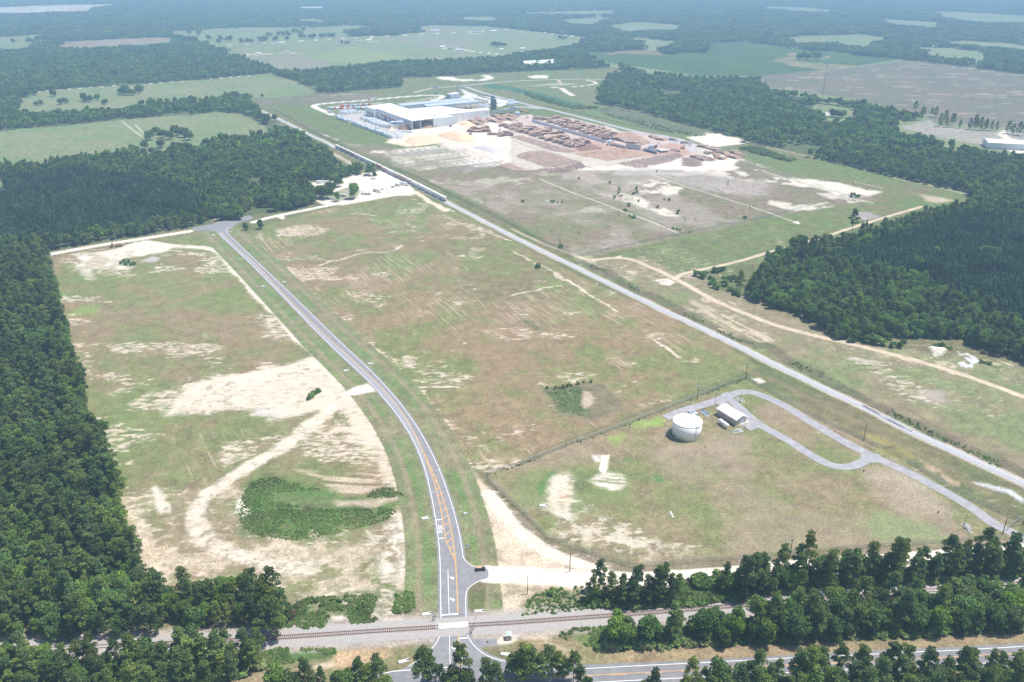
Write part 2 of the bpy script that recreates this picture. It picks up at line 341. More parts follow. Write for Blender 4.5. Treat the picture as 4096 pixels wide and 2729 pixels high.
    P(zq(3, 0, '500,645 1260,560 1600,590 2700,730 2700,1250 1560,1130 800,915 0,800'), SA, .4, 3, 6, lambda i: sstep(.58, .70, stripes((1, .05), 70, 16, 71)[i]) * sstep(.4, .6, n18[i]))
    P(zq(3, 0, '1480,1100 1570,1160 2100,1210 2160,1195 2700,1300 2700,1480 2354,1410 1900,1320 1600,1265 1200,1175'), turf(c3(.42, .36, .31), c3(.36, .34, .29)), .9, 4)
    P(zq(3, 0, '2050,1340 2200,1300 2100,1230 2170,1200 2230,1270 2354,1300 2700,1360 2700,1460 2354,1430'), WS, .9, 4, 2)
    P(zq(3, 0, '380,1045 470,1025 580,1040 560,1062 400,1055'), GY * 1.2, 1, 3)
    P(zq(1, 0, '0,520 300,500 560,545 700,600 500,640 180,630 170,590 0,550'), c3(.25, .22, .18), .6, 5)
    P(zq(1, 0, '880,430 1400,520 1300,550 880,590 620,560 500,530'), c3(.24, .31, .12), .5, 8)
    P(zq(1, 0, '1150,345 1560,320 1900,380 2100,410 1700,440 1200,390'), c3(.25, .225, .18), .5, 12)
    P(zq(1, 0, '1450,240 1850,238 2300,262 1900,285 1540,300'), c3(.25, .23, .16), .5, 10)
    for ln, w_ in ((zq(1, 0, '0,395 460,375 950,345 1550,315 2000,292 2354,268') + zq(2, 0, '400,312 700,350'), 9), (zq(1, 0, '1720,445 1830,440 2000,475 2250,500'), 9), (zq(0, 0, '200,850 400,838 900,800 1300,775 1800,738 2354,690'), 5), (zq(0, 0, '1950,422 2354,403'), 7), (zq(0, 0, '2260,512 2354,506') + zq(1, 0, '150,492 350,490'), 8), (zq(0, 0, '1120,1115 1200,1180 1310,1260'), 1.6), (zq(0, 0, '1240,1145 1340,1245'), 1.6), (zq(1, 0, '1060,345 1050,370'), 6)):
        Lm(ln, w_, WS, .9, 2)
    for z_, r_ in (((190, 400), 14), ((300, 488), 18), ((20, 498), 24), ((1080, 382), 16), ((2020, 312), 22), ((1880, 468), 14), ((1720, 440), 12)):
        p = zq(1, 0, '%d,%d' % z_)[0]; P([(p[0] + r_ * 2 * math.cos(a), p[1] + r_ * math.sin(a)) for a in np.linspace(0, 6.28, 12)[:-1]], SA, .7, 6, 4)
    for s_ in ('1690,60 1700,160', '1670,-10 1690,40'): Lm(zq(0, 1, s_), 3.5, SA, .8, 2)
    Lm(zq(0, 1, '1840,285 1900,365'), 3, SA, .9, 1.5); Lm(zq(0, 1, '1960,430 2030,490'), 3.5, SA, .9, 1.5)
    # --- plant surroundings
    P(vq('560,232 660,222 850,207 925,200 925,180 1058,172 1177,166 1290,161 1400,158 1447,170 1380,200 1375,240 1430,250 1600,296 1760,338 2228,445 2200,480 1960,520 1700,600 1360,600 700,280'), turf(OL, BG, .5, .8, .62), 1, 3)
    P(zq(1, 0, '0,915 270,895 540,865 860,850 1050,840 1110,870 1100,915 800,925 520,960 100,985 0,975'), turf(c3(.24, .20, .15), c3(.16, .18, .10), .5, 1, .5, .8), .85, 5, 4)
    Lm(zq(1, 0, '300,912 600,888 820,872 950,870'), 9, c3(.62, .45, .36), .7, 4, 3)
    P(zq(1, 0, '130,985 500,965 560,1000 700,1060 760,1140 900,1160 1050,1250 1060,1275 900,1290 760,1250 400,1110 200,1020'), turf(GR, BG, .5, 1, .75), .8, 6, 6)
    # berm beyond the log yard
    P(zq(2, 0, '760,1010 900,985 1240,1060 1700,1190 1900,1230 1700,1262 1400,1215 1100,1140 850,1060'), turf(c3(.20, .20, .125), c3(.15, .19, .09), .3, 1, .5, .9), .9, 6, 3)
    P(zq(2, 0, '0,800 240,855 560,940 680,965 620,975 420,930 200,880 0,845'), c3(.05, .13, .075), 1, 3, 2)
    P(zq(1, 0, '2080,790 2200,775 2354,800 2354,830 2200,820 2090,800'), c3(.06, .14, .07), 1, 3, 2)
    Lm(zq(2, 0, '110,860 340,930 560,985 800,1000'), 12, c3(.15, .24, .08), .9, 4, 3)
    P(zq(1, 0, '1640,712 1800,705 1850,725 2050,735 2120,715 2060,692 2150,695 2195,722 2100,742 1900,748 1720,735'), WS, .95, 3, 1)
    P(zq(2, 0, '130,705 230,690 340,697 325,720 200,722'), WS, .9, 3, 2)
    Lm(zq(2, 0, '370,805 560,800 700,785 780,768 750,750 690,738'), 7, WS, .95, 2); Lm(zq(2, 0, '450,810 500,845 560,880'), 12, WS, .9, 3, 1)
    P(zq(2, 0, '412,740 440,738 460,768 480,778 440,775'), SA, .9, 3); P(zq(2, 0, '60,800 400,765 620,770 560,782 300,790'), GY, .6, 4, 3)
    Lm(zq(1, 0, '1460,850 1560,825 1620,812'), 8, SA, .9, 2)
    # gravel plant roads
    ring = smooth_line(zq(1, 0, '700,1055 620,1020 530,985 540,965 650,950 1000,925 1300,895 1620,873 1720,880 1700,905 1620,925'))
    Lm(ring, 13, c3(.66, .60, .54), 1, 3)
    Lm(zq(1, 0, '1650,895 1500,925 1400,935'), 10, SA, .7, 4)
    P(zq(1, 0, '1880,820 1920,830 1960,850 2050,880 2354,925 2354,1010 2250,1000 2200,960 1900,910 1870,900 1920,870'), c3(.62, .58, .54), 1, 3)
    # yards inside the plant
    P(cq(cA, '540,480 700,500 1140,470 1290,560 2000,620 2100,800 2354,780 2354,1000 1900,960 1700,1010 1480,860 1040,730 760,600'), c3(.46, .43, .41), 1, 3, 1)
    P(cq(cA, '360,330 1300,270 1480,250 1480,290 1130,350 900,420 600,420 380,400'), turf(c3(.55, .46, .38), c3(.40, .38, .28)), .9, 5, 3)
    P(zq(1, 0, '1240,1250 1450,1180 1650,1170 1820,1140 1900,1080 2150,1060 2354,1080 2354,1568 2354,1500 2000,1560 1900,1420 1660,1320 1350,1340 1200,1310') , WS * .96, .95, 5, 4)
    P(zq(2, 0, '0,1070 200,1050 300,1080 700,1090 1000,1210 1200,1215 1560,1280 1720,1340 1900,1380 2100,1440 1900,1500 2000,1560 1500,1568 700,1568 0,1568'), c3(.60, .525, .45), .95, 4, 3, lambda i: .7 + .3 * n18[i])
    P(zq(2, 0, '0,1060 180,1080 300,1120 560,1130 800,1220 1000,1210 1300,1230 1560,1285 1700,1330 1740,1400 1600,1420 1400,1440 1000,1400 760,1350 500,1400 400,1330 150,1180 0,1110'), c3(.50, .39, .34), .9, 4, 2)
    P(zq(2, 0, '520,1330 700,1280 900,1340 1000,1400 1190,1380 1500,1310 1700,1350 1640,1430 1200,1440 1000,1420 560,1420'), c3(.42, .25, .18), .75, 8, 5)
    P(zq(2, 0, '1380,1240 1560,1285 1720,1340 1700,1400 1640,1400 1560,1330 1380,1290'), c3(.46, .44, .44), .9, 4)
    P(zq(1, 0, '1480,1240 1640,1225 1830,1200 2040,1290 1900,1320 1660,1310 1400,1350 1200,1310 1340,1270'), c3(.85, .66, .45), .8, 6, 3)
    P(zq(2, 0, '1600,1262 1890,1230 2080,1270 2170,1310 1950,1345 1850,1340 1700,1300'), WS, .95, 2, 1)
    P(cq(cE, '530,255 1240,185 1640,300 1800,375 1180,450 980,430 640,300'), WS * .93, .9, 2, 1, lambda i: 1 - .5 * sstep(.55, .7, n18[i]))
    P(cq(cC, '850,290 1080,270 1280,330 2354,600 2354,650 1500,430 900,430 700,340'), turf(GR, BG, .5, .8, .7), 1, 2)
    P(cq(cC, '140,270 300,215 480,210 620,180 760,225 700,260 560,270 250,285'), turf(GR, BG, .5, .8, .8), 1, 2)
    # the bare and weedy ground inside the plant fence
    PF = vq('722,300 810,332 880,330 960,372 1177,392 1300,388 1420,392 1560,382 1690,360 1800,395 1900,420 1990,450 2010,460 1900,478 1765,500 1545,547 1330,590 1250,545 1100,465 950,400')
    P(PF, turf(c3(.275, .215, .155), c3(.21, .21, .115), .8, 1, .46, .7), 1, 3, 2)
    P(PF, c3(.37, .32, .27), .5, 5, 3, thr(fbm(X, Y, 90, 55, 4), .55, .68))
    P(PF, WS, .8, 5, 3, lambda i: sstep(.62, .70, fbm(X[i], Y[i], 60, 58, 5)) * sstep(.35, .55, n18[i]))
    P(zq(1, 1, '1500,0 2000,-60 2354,-40') + zq(1, 0, '2300,1480 1900,1380 1650,1340 1300,1370 1150,1400 1300,1500'), WS, .8, 6, 6, lambda i: .35 + .65 * sstep(.42, .6, stripes(rot(g(820, 355), g(1010, 335)), 60, 3.2, 61)[i]))
    P(zq(1, 0, '1300,1370 1900,1380 2300,1480 2100,1568 1500,1568'), c3(.27, .245, .23), .85, 4, 4, thr(stripes(rot(g(820, 355), g(1010, 335)), 80, 3.6, 62), .46, .56))
    P(zq(2, 0, '420,1568 1200,1500 1400,1480 1900,1420 2100,1460 2000,1568 1700,1568'), WS, .9, 4, 4)
    P(zq(2, 1, '120,30 500,0 800,0 1250,40 1500,60 1200,120 1000,200 800,140 500,60'), c3(.39, .33, .29), .6, 8, 6)
    P(zq(2, 1, '1170,-20 1700,0 2354,120 2354,240 1900,200 1500,120 1300,60'), c3(.39, .34, .30), .6, 8, 6)
    P(zq(2, 1, '770,200 1000,210 1200,240 1300,330 1480,370 1540,430 1400,420 1200,340 1000,280 850,240'), WS * .93, .85, 4, 5, thr(n18, .3, .5))
    P(vq('880,345 1000,372 1177,395 1300,392 1420,402 1500,560 1330,590 1250,545 1100,465 950,400'), c3(.20, .19, .10), .6, 8, 8, thr(n18, .38, .55))
    P(zq(2, 1, '560,-10 760,10 800,90 700,110 600,60'), c3(.38, .30, .26), .8, 5, 4)
    P(zq(3, 1, '270,90 400,80 640,110 800,150 1060,200 900,240 740,270 560,200 420,150'), WS * .95, .9, 4, 5, thr(n18, .28, .46))
    P(zq(3, 1, '200,350 540,290 550,300 380,340 250,370'), WS * .95, .8, 3, 3); P(zq(3, 1, '0,275 200,300 240,375 130,350 0,305'), WS * .95, .8, 3, 3)
    P(zq(3, 1, '430,210 600,215 760,265 600,275'), WS * .93, .7, 3, 4)
    P(zq(3, 1, '755,405 880,378 1040,420 920,465 820,440'), c3(.34, .29, .29), .85, 3, 2); P(zq(3, 1, '1400,220 1600,250 1700,280 1560,300 1460,285'), SA, .7, 5, 4)
    P(cq(cE, '780,840 900,760 1250,780 1400,800 1640,880 1500,920 1250,935 850,880'), WS, .95, 3, 2); P(cq(cE, '60,810 200,800 620,900 680,945 560,955 300,880'), WS, .95, 2, 2)
    P(cq(cD, '800,1400 1500,1370 1700,1460 2354,1535 2354,1535 800,1535'), c3(.46, .43, .41), .6, 5, 4)
    for ln, w_ in ((zq(2, 1, '250,75 520,190 900,330 1250,460 1530,575'), 2.6), (zq(2, 1, '1300,45 1600,150 2000,270 2354,385') + zq(3, 1, '120,430 280,485'), 2.6), (zq(2, 0, '2200,1560') + zq(3, 1, '-60,0 300,120 600,200 780,258 970,300'), 3.4), (zq(3, 1, '800,105 1060,165'), 2), (zq(2, 0, '760,1560 500,1500 0,1300'), 2)):
        Lm(ln, w_ * .75, WS, .75, 1.4, .8)
        Lm([(p[0] + 3, p[1] + 3) for p in ln], 3, GR, .6, 2, 2)
    P(zq(2, 1, '1550,625 1600,628 1590,600 1700,625 1775,670 1740,685 1650,640'), WS, .95, 1, 0); P(zq(3, 1, '230,475 270,465 295,488 280,495'), WS, 1, 1)
    P(zq(2, 1, '2040,660 2100,620 2230,590 2320,610 2290,730 2100,710'), c3(.52, .33, .26), .85, 3, 3, lambda i: .6 + .4 * sstep(.4, .6, sM[i]))
    P(zq(3, 1, '0,610 60,620 150,660 60,680 0,650'), SA * .8, .8, 3, 2)
    # edge of the big right wood
    Lm(zq(2, 0, '1900,1230 2130,1300') + zq(3, 1, '950,5 1200,75 1500,140 1820,215'), 4, SA, .6, 3, 2)
    # --- strip between spur and woods (green, with brown and sandy scars)
    ST = vq('1330,592 1545,548 1765,505 1800,575 1744,612 1717,680 1765,710 1885,756 2003,795 2354,838 2620,900 2620,1240 2354,1120 1765,835 1330,618')
    P(ST, turf(c3(.30, .25, .155), c3(.22, .255, .115), .9, .9, .45, .5), 1, 3)
    P(ST, SA, .75, 4, 3, lambda i: sstep(.60, .70, fbm(X[i], Y[i], 34, 81, 4)) * sstep(.4, .6, sM[i] * .6 + n5[i] * .4))
    P(vq('1330,595 1545,550 1765,505 1800,575 1744,600 1640,625 1560,632 1480,590 1400,600'), turf(GR, BG, .6, .8, .7), .85, 5, 4)
    P(zq(2, 1, '1680,960 1800,920 2100,860 2270,860 2200,1100 2160,1150 2050,1130 1900,1100 1780,1000'), turf(GR * .8, GR, .3, 1, .5, .9), .9, 4, 3)
    for s_ in (('2,1', '960,790 1010,785 1000,815 960,815'), ('2,1', '1320,1010 1440,990 1500,1030 1440,1060 1370,1050'), ('3,2', '1470,80 1520,60 1600,75 1650,110 1600,140 1540,145')):
        c_, r_ = map(int, s_[0].split(',')); P(zq(c_, r_, s_[1]), WS, .9, 1.2, 1.5)
    P(zq(3, 2, '1760,130 1830,105 1890,130 1940,180 1880,200 1860,260 1800,250 1760,200 1840,180'), c3(.62, .62, .63), .9, 1.2, 3, thr(n5, .35, .5))
    P(zq(3, 2, '700,160 800,145 1060,200 1050,215 800,185'), c3(.5, .42, .36), .7, 2, 3); P(zq(3, 2, '1380,470 1600,460 1680,560 1500,560 1380,530'), c3(.44, .37, .34), .6, 5, 5)
    P(zq(3, 2, '1800,220 2200,280 2354,330'), GR, .3, 4) if False else None
    P(zq(3, 2, '1900,1290 2000,1300 2250,1370 2354,1450 2354,1490 2200,1400 1950,1330'), c3(.58, .57, .58), .8, 1.5, 3)
    # scrubby ditch along the spur
    dit = zq(2, 1, '620,850 760,900 900,950 1100,1080 1400,1220 1700,1380 2000,1530 2100,1568') + zq(3, 2, '0,60 300,240 700,440 1000,590 1400,800 1800,990 2354,1230 2700,1400')
    Lm(dit, 12, turf(c3(.19, .15, .105), c3(.13, .15, .075), .3, 1.3, .5, 1.4), .85, 6, 5)
    # --- middle field
    MF = vq('545,552 600,522 700,492 790,470 951,446 1015,470 1177,553 1340,640 1527,722 1700,810 1745,845 1700,862 1500,935 1300,1010 1177,1070 1117,1092 1085,1078 1040,1070 985,995 900,900 850,835 750,755 650,650')
    P(MF, turf(c3(.31, .235, .135), c3(.215, .235, .095), .9, 1.1, .47, .6), 1, 2)
    gx = sstep(40, -30, (Y - 700) * .25 + (X - 50) * .05)
    P(vq('600,522 700,492 790,470 951,446 1100,520 1250,600 1350,700 1100,700 850,620 650,600'), turf(GR, c3(.20, .27, .105), .8, .9, .6, .4), .45, 18, 10)
    P(MF, BR * .95, .6, 6, 6, thr(fbm(X, Y, 55, 44, 4), .5, .62))
    MK(MF, 0, .7, 4, 4, lambda i: .15 + .78 * sstep(.48, .66, fbm(X[i], Y[i], 60, 47, 5)))
    MK(MF, 2, .6, 3, 4, lambda i: .12 + .88 * sstep(.56, .70, fbm(X[i] * .6, Y[i], 22, 49, 5)))
    sand_m = [('1,1', '170,600 200,540 400,490 560,500 700,550 640,580 400,620', .9), ('1,1', '0,570 60,560 110,640 40,680 0,680', .8), ('1,1', '60,780 250,750 440,755 380,800 200,800', .6), ('1,1', '160,900 300,880 560,870 760,880 700,960 940,975 900,1010 560,1010 330,1040 220,960', .85), ('1,1', '330,1040 560,1060 600,1150 450,1160', .6), ('1,1', '780,510 850,500 880,515 800,525', .8), ('1,1', '1190,630 1230,600 1270,610 1220,635', .8), ('1,1', '1840,900 1900,890 1930,920 1890,930', .8), ('1,1', '2030,905 2090,890 2110,905 2050,915', .8), ('1,1', '480,1180 700,1300 820,1450 960,1568 880,1568 700,1400', .75), ('1,2', '980,70 1150,60 1300,130 1520,170 1450,230 1250,200 1150,230', .8), ('2,2', '190,420 240,385 400,370 700,355 780,365 500,380 330,430', .85), ('2,2', '1100,560 1500,480 1560,450 1580,500 1300,570 1160,600', .75), ('2,2', '860,110 980,130 1180,240 1000,260 900,230', .7), ('2,2', '60,250 260,270 280,340 150,350', .6), ('2,2', '440,100 520,110 560,160 480,150', .7), ('2,1', '0,1270 120,1280 260,1400 280,1470 180,1360 0,1340', .75), ('2,1', '1110,1430 1300,1500 1350,1568 1200,1520', .8), ('2,1', '240,965 320,950 330,965 230,980', .9), ('1,2', '1480,70 1640,80 1640,130 1560,160 1480,110', .6), ('1,2', '1900,850 2060,830 2120,960 2050,1000 1930,930', .6), ('1,2', '2250,800 2354,700 2354,880 2260,900', .6), ('2,2', '0,720 100,720 120,900 0,900', .6), ('2,2', '800,690 1000,720 850,790 740,780', .6)]
    for s_, q, a in sand_m:
        c_, r_ = map(int, s_.split(',')); poly_ = zq(c_, r_, q); MK(poly_, 0, a, 5, 8); MK(poly_, 2, a * .72, 5, 8, lambda i: .6 + .8 * n18[i])
    for s_, q in (('1,1', '640,830 760,825 900,780 1050,745 1180,755 1300,720 1340,680'), ('1,1', '590,870 700,830'), ('1,1', '870,400 1000,405 1100,415'), ('2,1', '0,1150 150,1110 300,1080 440,1055'), ('2,1', '0,740 200,850 350,920 500,1000 700,1140 900,1250'), ('1,1', '1500,220 1700,330 1820,380'), ('1,1', '1720,410 1900,490 2100,560 2354,640'), ('2,1', '380,950 480,1010 600,1060 800,1200 980,1300'), ('2,2', '1290,0 1400,60 1500,120 1540,150'), ('1,2', '1420,425 1700,430 1850,425')):
        c_, r_ = map(int, s_.split(',')); LK(zq(c_, r_, q), 3.4, 2, .85, 2.5, 3)
    P(zq(2, 1, '20,1280 80,1300 180,1380 270,1440 240,1480 120,1400'), turf(c3(.15, .16, .08), c3(.13, .17, .07)), .9, 2, 2)
    Lm(zq(1, 1, '0,720 130,860 300,1040 470,1180 700,1390 900,1568') + zq(1, 2, '1010,50 1180,240 1400,430 1540,600 1700,830 1830,1130'), 8, SA * 1.05, .45, 4, 4, thr(n5, .25, .5)); LK(zq(1, 1, '0,720 130,860 300,1040 470,1180 700,1390 900,1568') + zq(1, 2, '1010,50 1180,240 1400,430 1540,600 1700,830 1830,1130'), 16, 2, .75, 10, 5)
    # marsh in the middle field
    P(zq(2, 2, '300,450 400,420 520,410 700,380 860,400 940,500 1060,590 1000,650 850,710 780,740 560,700 400,600'), turf(c3(.24, .20, .13), c3(.20, .19, .11)), .9, 2, 3)
    P(zq(2, 2, '330,470 500,430 640,420 650,540 640,620 700,700 560,690 420,610 350,520'), turf(c3(.13, .17, .07), c3(.10, .17, .055), 1, 1.4, .5, 1.2), .9, 6, 9)
    P(zq(2, 2, '650,460 720,470 760,520 720,590 660,620 640,570'), SA * .9, .8, 2, 2)
    CLR(zq(2, 2, '330,470 500,430 640,420 800,400 950,520 1000,640 850,700 700,700 560,690 420,610 350,520'), 3)
    # --- left field
    LF = vq('108,583 250,566 430,530 495,537 600,640 740,780 845,885 830,905 880,950 925,1050 955,1160 975,1300 970,1425 600,1455 660,1400 640,1365 345,1350 310,1262 290,1200 268,1110 245,1060 222,1000 200,930 190,880 168,840 150,745 120,640')
    P(LF, turf(c3(.30, .24, .14), c3(.215, .235, .10), .8, 1.1, .40, .6), 1, 1.5)
    P(LF, BR * .95, .5, 6, 6, thr(fbm(X, Y, 60, 144, 4), .5, .62))
    P(LF, BG, .5, 6, 6, thr(fbm(X, Y, 45, 151, 4), .58, .68))
    MK(LF, 1, .55, 3, 4, lambda i: .25 + .75 * sstep(.5, .68, fbm(X[i], Y[i], 55, 149, 5)))
    MK(LF, 2, .68, 3, 4, lambda i: .12 + .88 * sstep(.52, .70, fbm(X[i] * .55, Y[i], 24, 147, 5)))
    for q_, a_ in ((zq(0, 2, '1500,490 1700,350 2354,330 2354,560 2000,660 1600,660'), .8), (zq(0, 2, '1170,560 1350,550 1370,640 1200,650'), .75), (zq(0, 2, '960,440 1350,330 1380,400 1000,520'), .6), (zq(0, 2, '650,0 850,200 860,600 800,580 700,200'), .7), (zq(0, 2, '2050,900 2354,880 2354,1050 2100,1150 1980,1050'), .75), (zq(1, 1, '0,1330 300,1300 500,1568 0,1568'), .7), (zq(0, 2, '1800,60 1950,120 2100,260 1900,240'), .7), (vq('700,830 860,905 900,960 960,1180 900,1180 850,1050 780,950'), .9), (vq('285,1140 340,1150 345,1345 310,1262'), .85), (vq('650,1000 760,960 860,990 900,1090 700,1060'), .7), (vq('120,590 300,590 320,640 200,640 150,620'), .6)):
        MK(q_, 2, a_, 8, 8)
    P(zq(0, 1, '640,770 1100,720 1240,650 1340,645 1640,700 1560,740 1400,770 1240,800 1120,800 1150,905 850,915 850,1010 790,1000 740,960 710,890 740,830'), WS, .9, 3, 5, lambda i: .4 + .6 * sstep(.36, .52, n18[i]))
    P(zq(0, 1, '1280,830 1400,790 1470,800 1460,835 1360,845'), GY * .95, .9, 2, 2); P(zq(0, 1, '1100,830 1180,800 1250,860 1180,880 1090,870'), DG * 1.6, .9, 1.5, 2)
    P(zq(0, 1, '500,1130 560,1110 620,1170 560,1210 520,1180'), c3(.15, .27, .09), .9, 2, 2); P(zq(0, 1, '600,1330 780,1240 930,1270 880,1320 700,1350'), c3(.22, .31, .09), .7, 4, 5)
    P(zq(0, 1, '1350,1250 1700,1180 2100,1080 2250,1080 2354,1200 2300,1330 1900,1260 1600,1290 1400,1290'), BG, .6, 8, 8)
    P(vq('380,925 425,890 480,872 560,860 690,832 730,818 775,830 800,868 848,884 862,898 800,908 770,935 720,945 650,960 600,955 560,935 500,935 430,948 390,955'), WS, .85, 8, 9, lambda i: .3 + .7 * sstep(.36, .56, n18[i] * .6 + n5[i] * .4)); MK(vq('360,930 425,880 480,862 560,850 690,825 735,810 780,825 805,862 865,890 870,900 800,920 770,945 720,955 650,970 600,965 560,945 500,945 430,958 380,965'), 2, .9, 10, 8)
    P(vq('560,860 690,835 745,830 740,845 600,880 450,905 420,905 480,880'), WS, .95, 2, 2)
    P(zq(1, 2, '40,600 150,570 300,600 380,640 200,700 0,700'), c3(.50, .49, .49), .8, 3, 4); P(zq(1, 2, '360,290 480,250 560,270 450,320 350,330'), c3(.45, .43, .42), .7, 3, 4)
    P(zq(1, 2, '280,690 560,640 700,600 680,560 500,560 300,620'), SA, .8, 3, 4)
    P(vq('800,905 850,905 900,960 940,1080 955,1180 975,1300 970,1425 935,1428 905,1300 900,1180 870,1080 820,990'), SA * 1.05, .6, 2.5, 4, lambda i: .5 + .5 * sstep(.4, .55, n5[i]))
    P(zq(1, 2, '700,780 800,690 1000,740 1100,800 1140,900 1000,960 860,900 700,880'), SA * 1.05, .8, 3, 4, lambda i: sstep(.42, .56, stripes((1, -.15), 25, 2.5, 171)[i]))
    P(zq(1, 2, '380,1160 700,1250 900,1230 1190,1190 1100,1260 1200,1340 900,1420 700,1380 560,1290'), SA * 1.05, .7, 3, 4, lambda i: sstep(.45, .58, stripes((1, -.1), 30, 2.2, 173)[i]))
    P(vq('285,1150 330,1165 352,1120 380,1160 450,1130 530,1110 640,1240 900,1190 960,1180 975,1300 970,1425 700,1400 600,1345 345,1345'), SA * 1.08, .7, 4, 6, lambda i: sstep(.44, .62, fbm(X[i], Y[i], 6, 181, 4) * .5 + fbm(X[i], Y[i], 25, 184, 3) * .5))
    P(vq('860,1225 930,1180 965,1170 970,1350 880,1330'), WS, .85, 4, 5, lambda i: sstep(.28, .5, n5[i]))
    P(vq('285,1150 310,1262 345,1350 400,1350 370,1290 330,1200'), SA * 1.1, .6, 3, 3)
    P(zq(0, 2, '1400,1360 1450,1340 1500,1420 1560,1568 1460,1568 1420,1440'), WS, .8, 1.5, 3)
    Lm(TRK1, 8, WS, .9, 3, 2, lambda i: .6 + .4 * sstep(.35, .5, n5[i])); Lm(TRK2, 9, WS * .98, .85, 4, 2, lambda i: .45 + .55 * sstep(.38, .52, n5[i]))
    Lm(zq(0, 1, '2030,680 2354,1060') + zq(1, 1, '0,1040 200,1290'), 2, SA, .5, 1.5, 1)
    POND = vq('556,1140 580,1105 620,1094 680,1110 760,1128 830,1135 880,1120 925,1135 930,1165 890,1195 840,1210 740,1235 680,1243 600,1235 556,1215 548,1170')
    P(POND, turf(c3(.15, .17, .07), c3(.10, .19, .05), 1, 1.6, .55, 1.6), .92, 5, 7)
    P(vq('620,1130 700,1140 800,1150 925,1140 930,1152 850,1165 740,1165 640,1155'), turf(c3(.22, .21, .11), c3(.17, .20, .09)), .8, 4, 4)
    P(vq('770,1150 860,1148 920,1140 925,1150 850,1162 780,1165'), SA * .85, .8, 2, 3); P(vq('545,1150 560,1148 575,1180 555,1190'), WS, .9, 1.5, 2)
    P(vq('706,1222 720,1215 730,1225 725,1236 710,1232'), SA * .9, .7, 1, 2)
    P(zq(1, 3, '470,170 530,150 575,180 560,210 500,215'), SA * .7, .6, 1, 2)
    # scrub between field and railway
    P(vq('660,1400 700,1372 760,1370 830,1365 900,1355 950,1370 955,1400 930,1420 860,1430 690,1450 640,1452'), turf(c3(.30, .26, .17), c3(.11, .17, .06), .4, 1.3, .55, 1.3), .92, 2, 4)
    P(zq(1, 3, '700,960 780,950 850,985 780,1005 700,990'), WS, .9, 1, 2); P(zq(1, 3, '1050,1000 1200,985 1500,960 1680,990 1660,1010 1400,1015'), SA * 1.1, .9, 1.5, 2)
    MKL = [(vq('1790,640 2000,700 2354,850 2354,1000 2000,880 1800,760'), .35), (vq('1765,900 2354,1160 2354,1230 1765,960'), .35), (vq('1330,610 1545,560 1740,620 1600,680'), .4), (zq(3, 2, '700,130 1100,180 1700,560 1900,640 1300,600 900,350'), .6)]
    # --- compound lawn
    CP = [FENCE_MAIN[i] for i in range(len(FENCE_MAIN))] + vq('2354,1236 2520,1224 2520,1290 2325,1210') + FENCE_E[::-1]
    CP = FENCE_MAIN + vq('2340,1236') + FENCE_E[::-1]
    P(CP, turf(c3(.31, .245, .15), c3(.22, .24, .10), .9, 1, .45, .5), 1, 1.2)
    P(CP, c3(.31, .245, .175), .5, 5, 6, thr(fbm(X, Y, 40, 201, 4), .52, .64))
    P(zq(2, 2, '1480,950 1700,940 2100,900 2200,950 1900,1150 1600,1300 1300,1150 1250,1000'), c3(.32, .25, .185), .55, 8, 8)
    for q in ('1100,760 1350,690 1370,760 1150,810', '880,880 1020,860 980,960 900,930', '1280,700 1400,720 1360,770 1260,760'):
        P(zq(2, 2, q), c3(.24, .34, .085), .75, 3, 4)
    P(zq(2, 2, '1400,850 1450,800 1500,920 1750,900 1760,940 1500,960'), BG, .7, 3, 2)
    P(zq(2, 2, '0,1220 300,1180 420,1190 1000,1180 1100,1300 1080,1400 1000,1500 600,1568 200,1568 0,1470'), BG, .6, 5, 6)
    P(zq(2, 2, '250,1400 300,1330 330,1290 420,1220 520,1215 590,1260 600,1320 560,1400 600,1500 620,1568 320,1568'), WS, .8, 5, 7, lambda i: .25 + .75 * sstep(.38, .55, n5[i] * .6 + n18[i] * .4)); MK(zq(2, 2, '230,1420 300,1290 520,1205 620,1260 600,1400 700,1568 300,1568'), 2, .8, 8, 8); MK(vq('1240,1215 1400,1185 1560,1240 1640,1285 1480,1295 1330,1262'), 2, .62, 10, 10)
    P(zq(2, 3, '320,0 600,0 620,40 560,90 450,40'), WS, .8, 3, 4, thr(n5, .35, .5))
    P(zq(2, 2, '560,1250 740,1290 700,1380 560,1390 540,1320'), turf(GR * .9, GR), .8, 3, 3)
    P(zq(2, 2, '400,1390 470,1375 520,1450 430,1440'), c3(.50, .27, .18), .9, 1.5, 2); P(zq(2, 2, '430,1340 480,1330 490,1355 440,1365'), c3(.72, .52, .40), .9, 1, 1)
    P(zq(2, 2, '220,1380 240,1300 330,1220 400,1195 400,1220 300,1290 290,1390 240,1420'), c3(.11, .20, .06), .9, 1.2, 2)
    P(zq(2, 2, '720,1270 900,1200 1040,1240 1080,1320 980,1360 820,1350'), WS * .97, .9, 2, 4, lambda i: .3 + .7 * sstep(.4, .52, stripes((1, -.1), 20, 1.6, 211)[i]))
    P(zq(2, 2, '812,1050 900,1048 885,1110 880,1170 855,1225 825,1215 800,1180 815,1110'), WS * .97, .95, .8, 0); P(zq(2, 2, '740,1055 810,1045 812,1110 780,1120 750,1090'), c3(.60, .55, .50), .9, 1, 1.5)
    P(zq(2, 2, '1000,1100 1040,1065 1080,1090 1030,1110'), c3(.10, .17, .06), .8, 1, 2); P(zq(2, 2, '1300,1230 1360,1240 1400,1280 1380,1300 1320,1290'), c3(.10, .20, .06), .8, 1, 1)
    P(vq('1300,1200 1400,1190 1480,1245 1560,1265 1480,1280 1380,1260'), WS * .9, .7, 4, 6, thr(n5, .45, .56)); P(vq('1250,1240 1350,1262 1470,1290 1600,1280 1500,1262 1300,1215'), SA, .55, 5, 6, thr(n5, .45, .6))
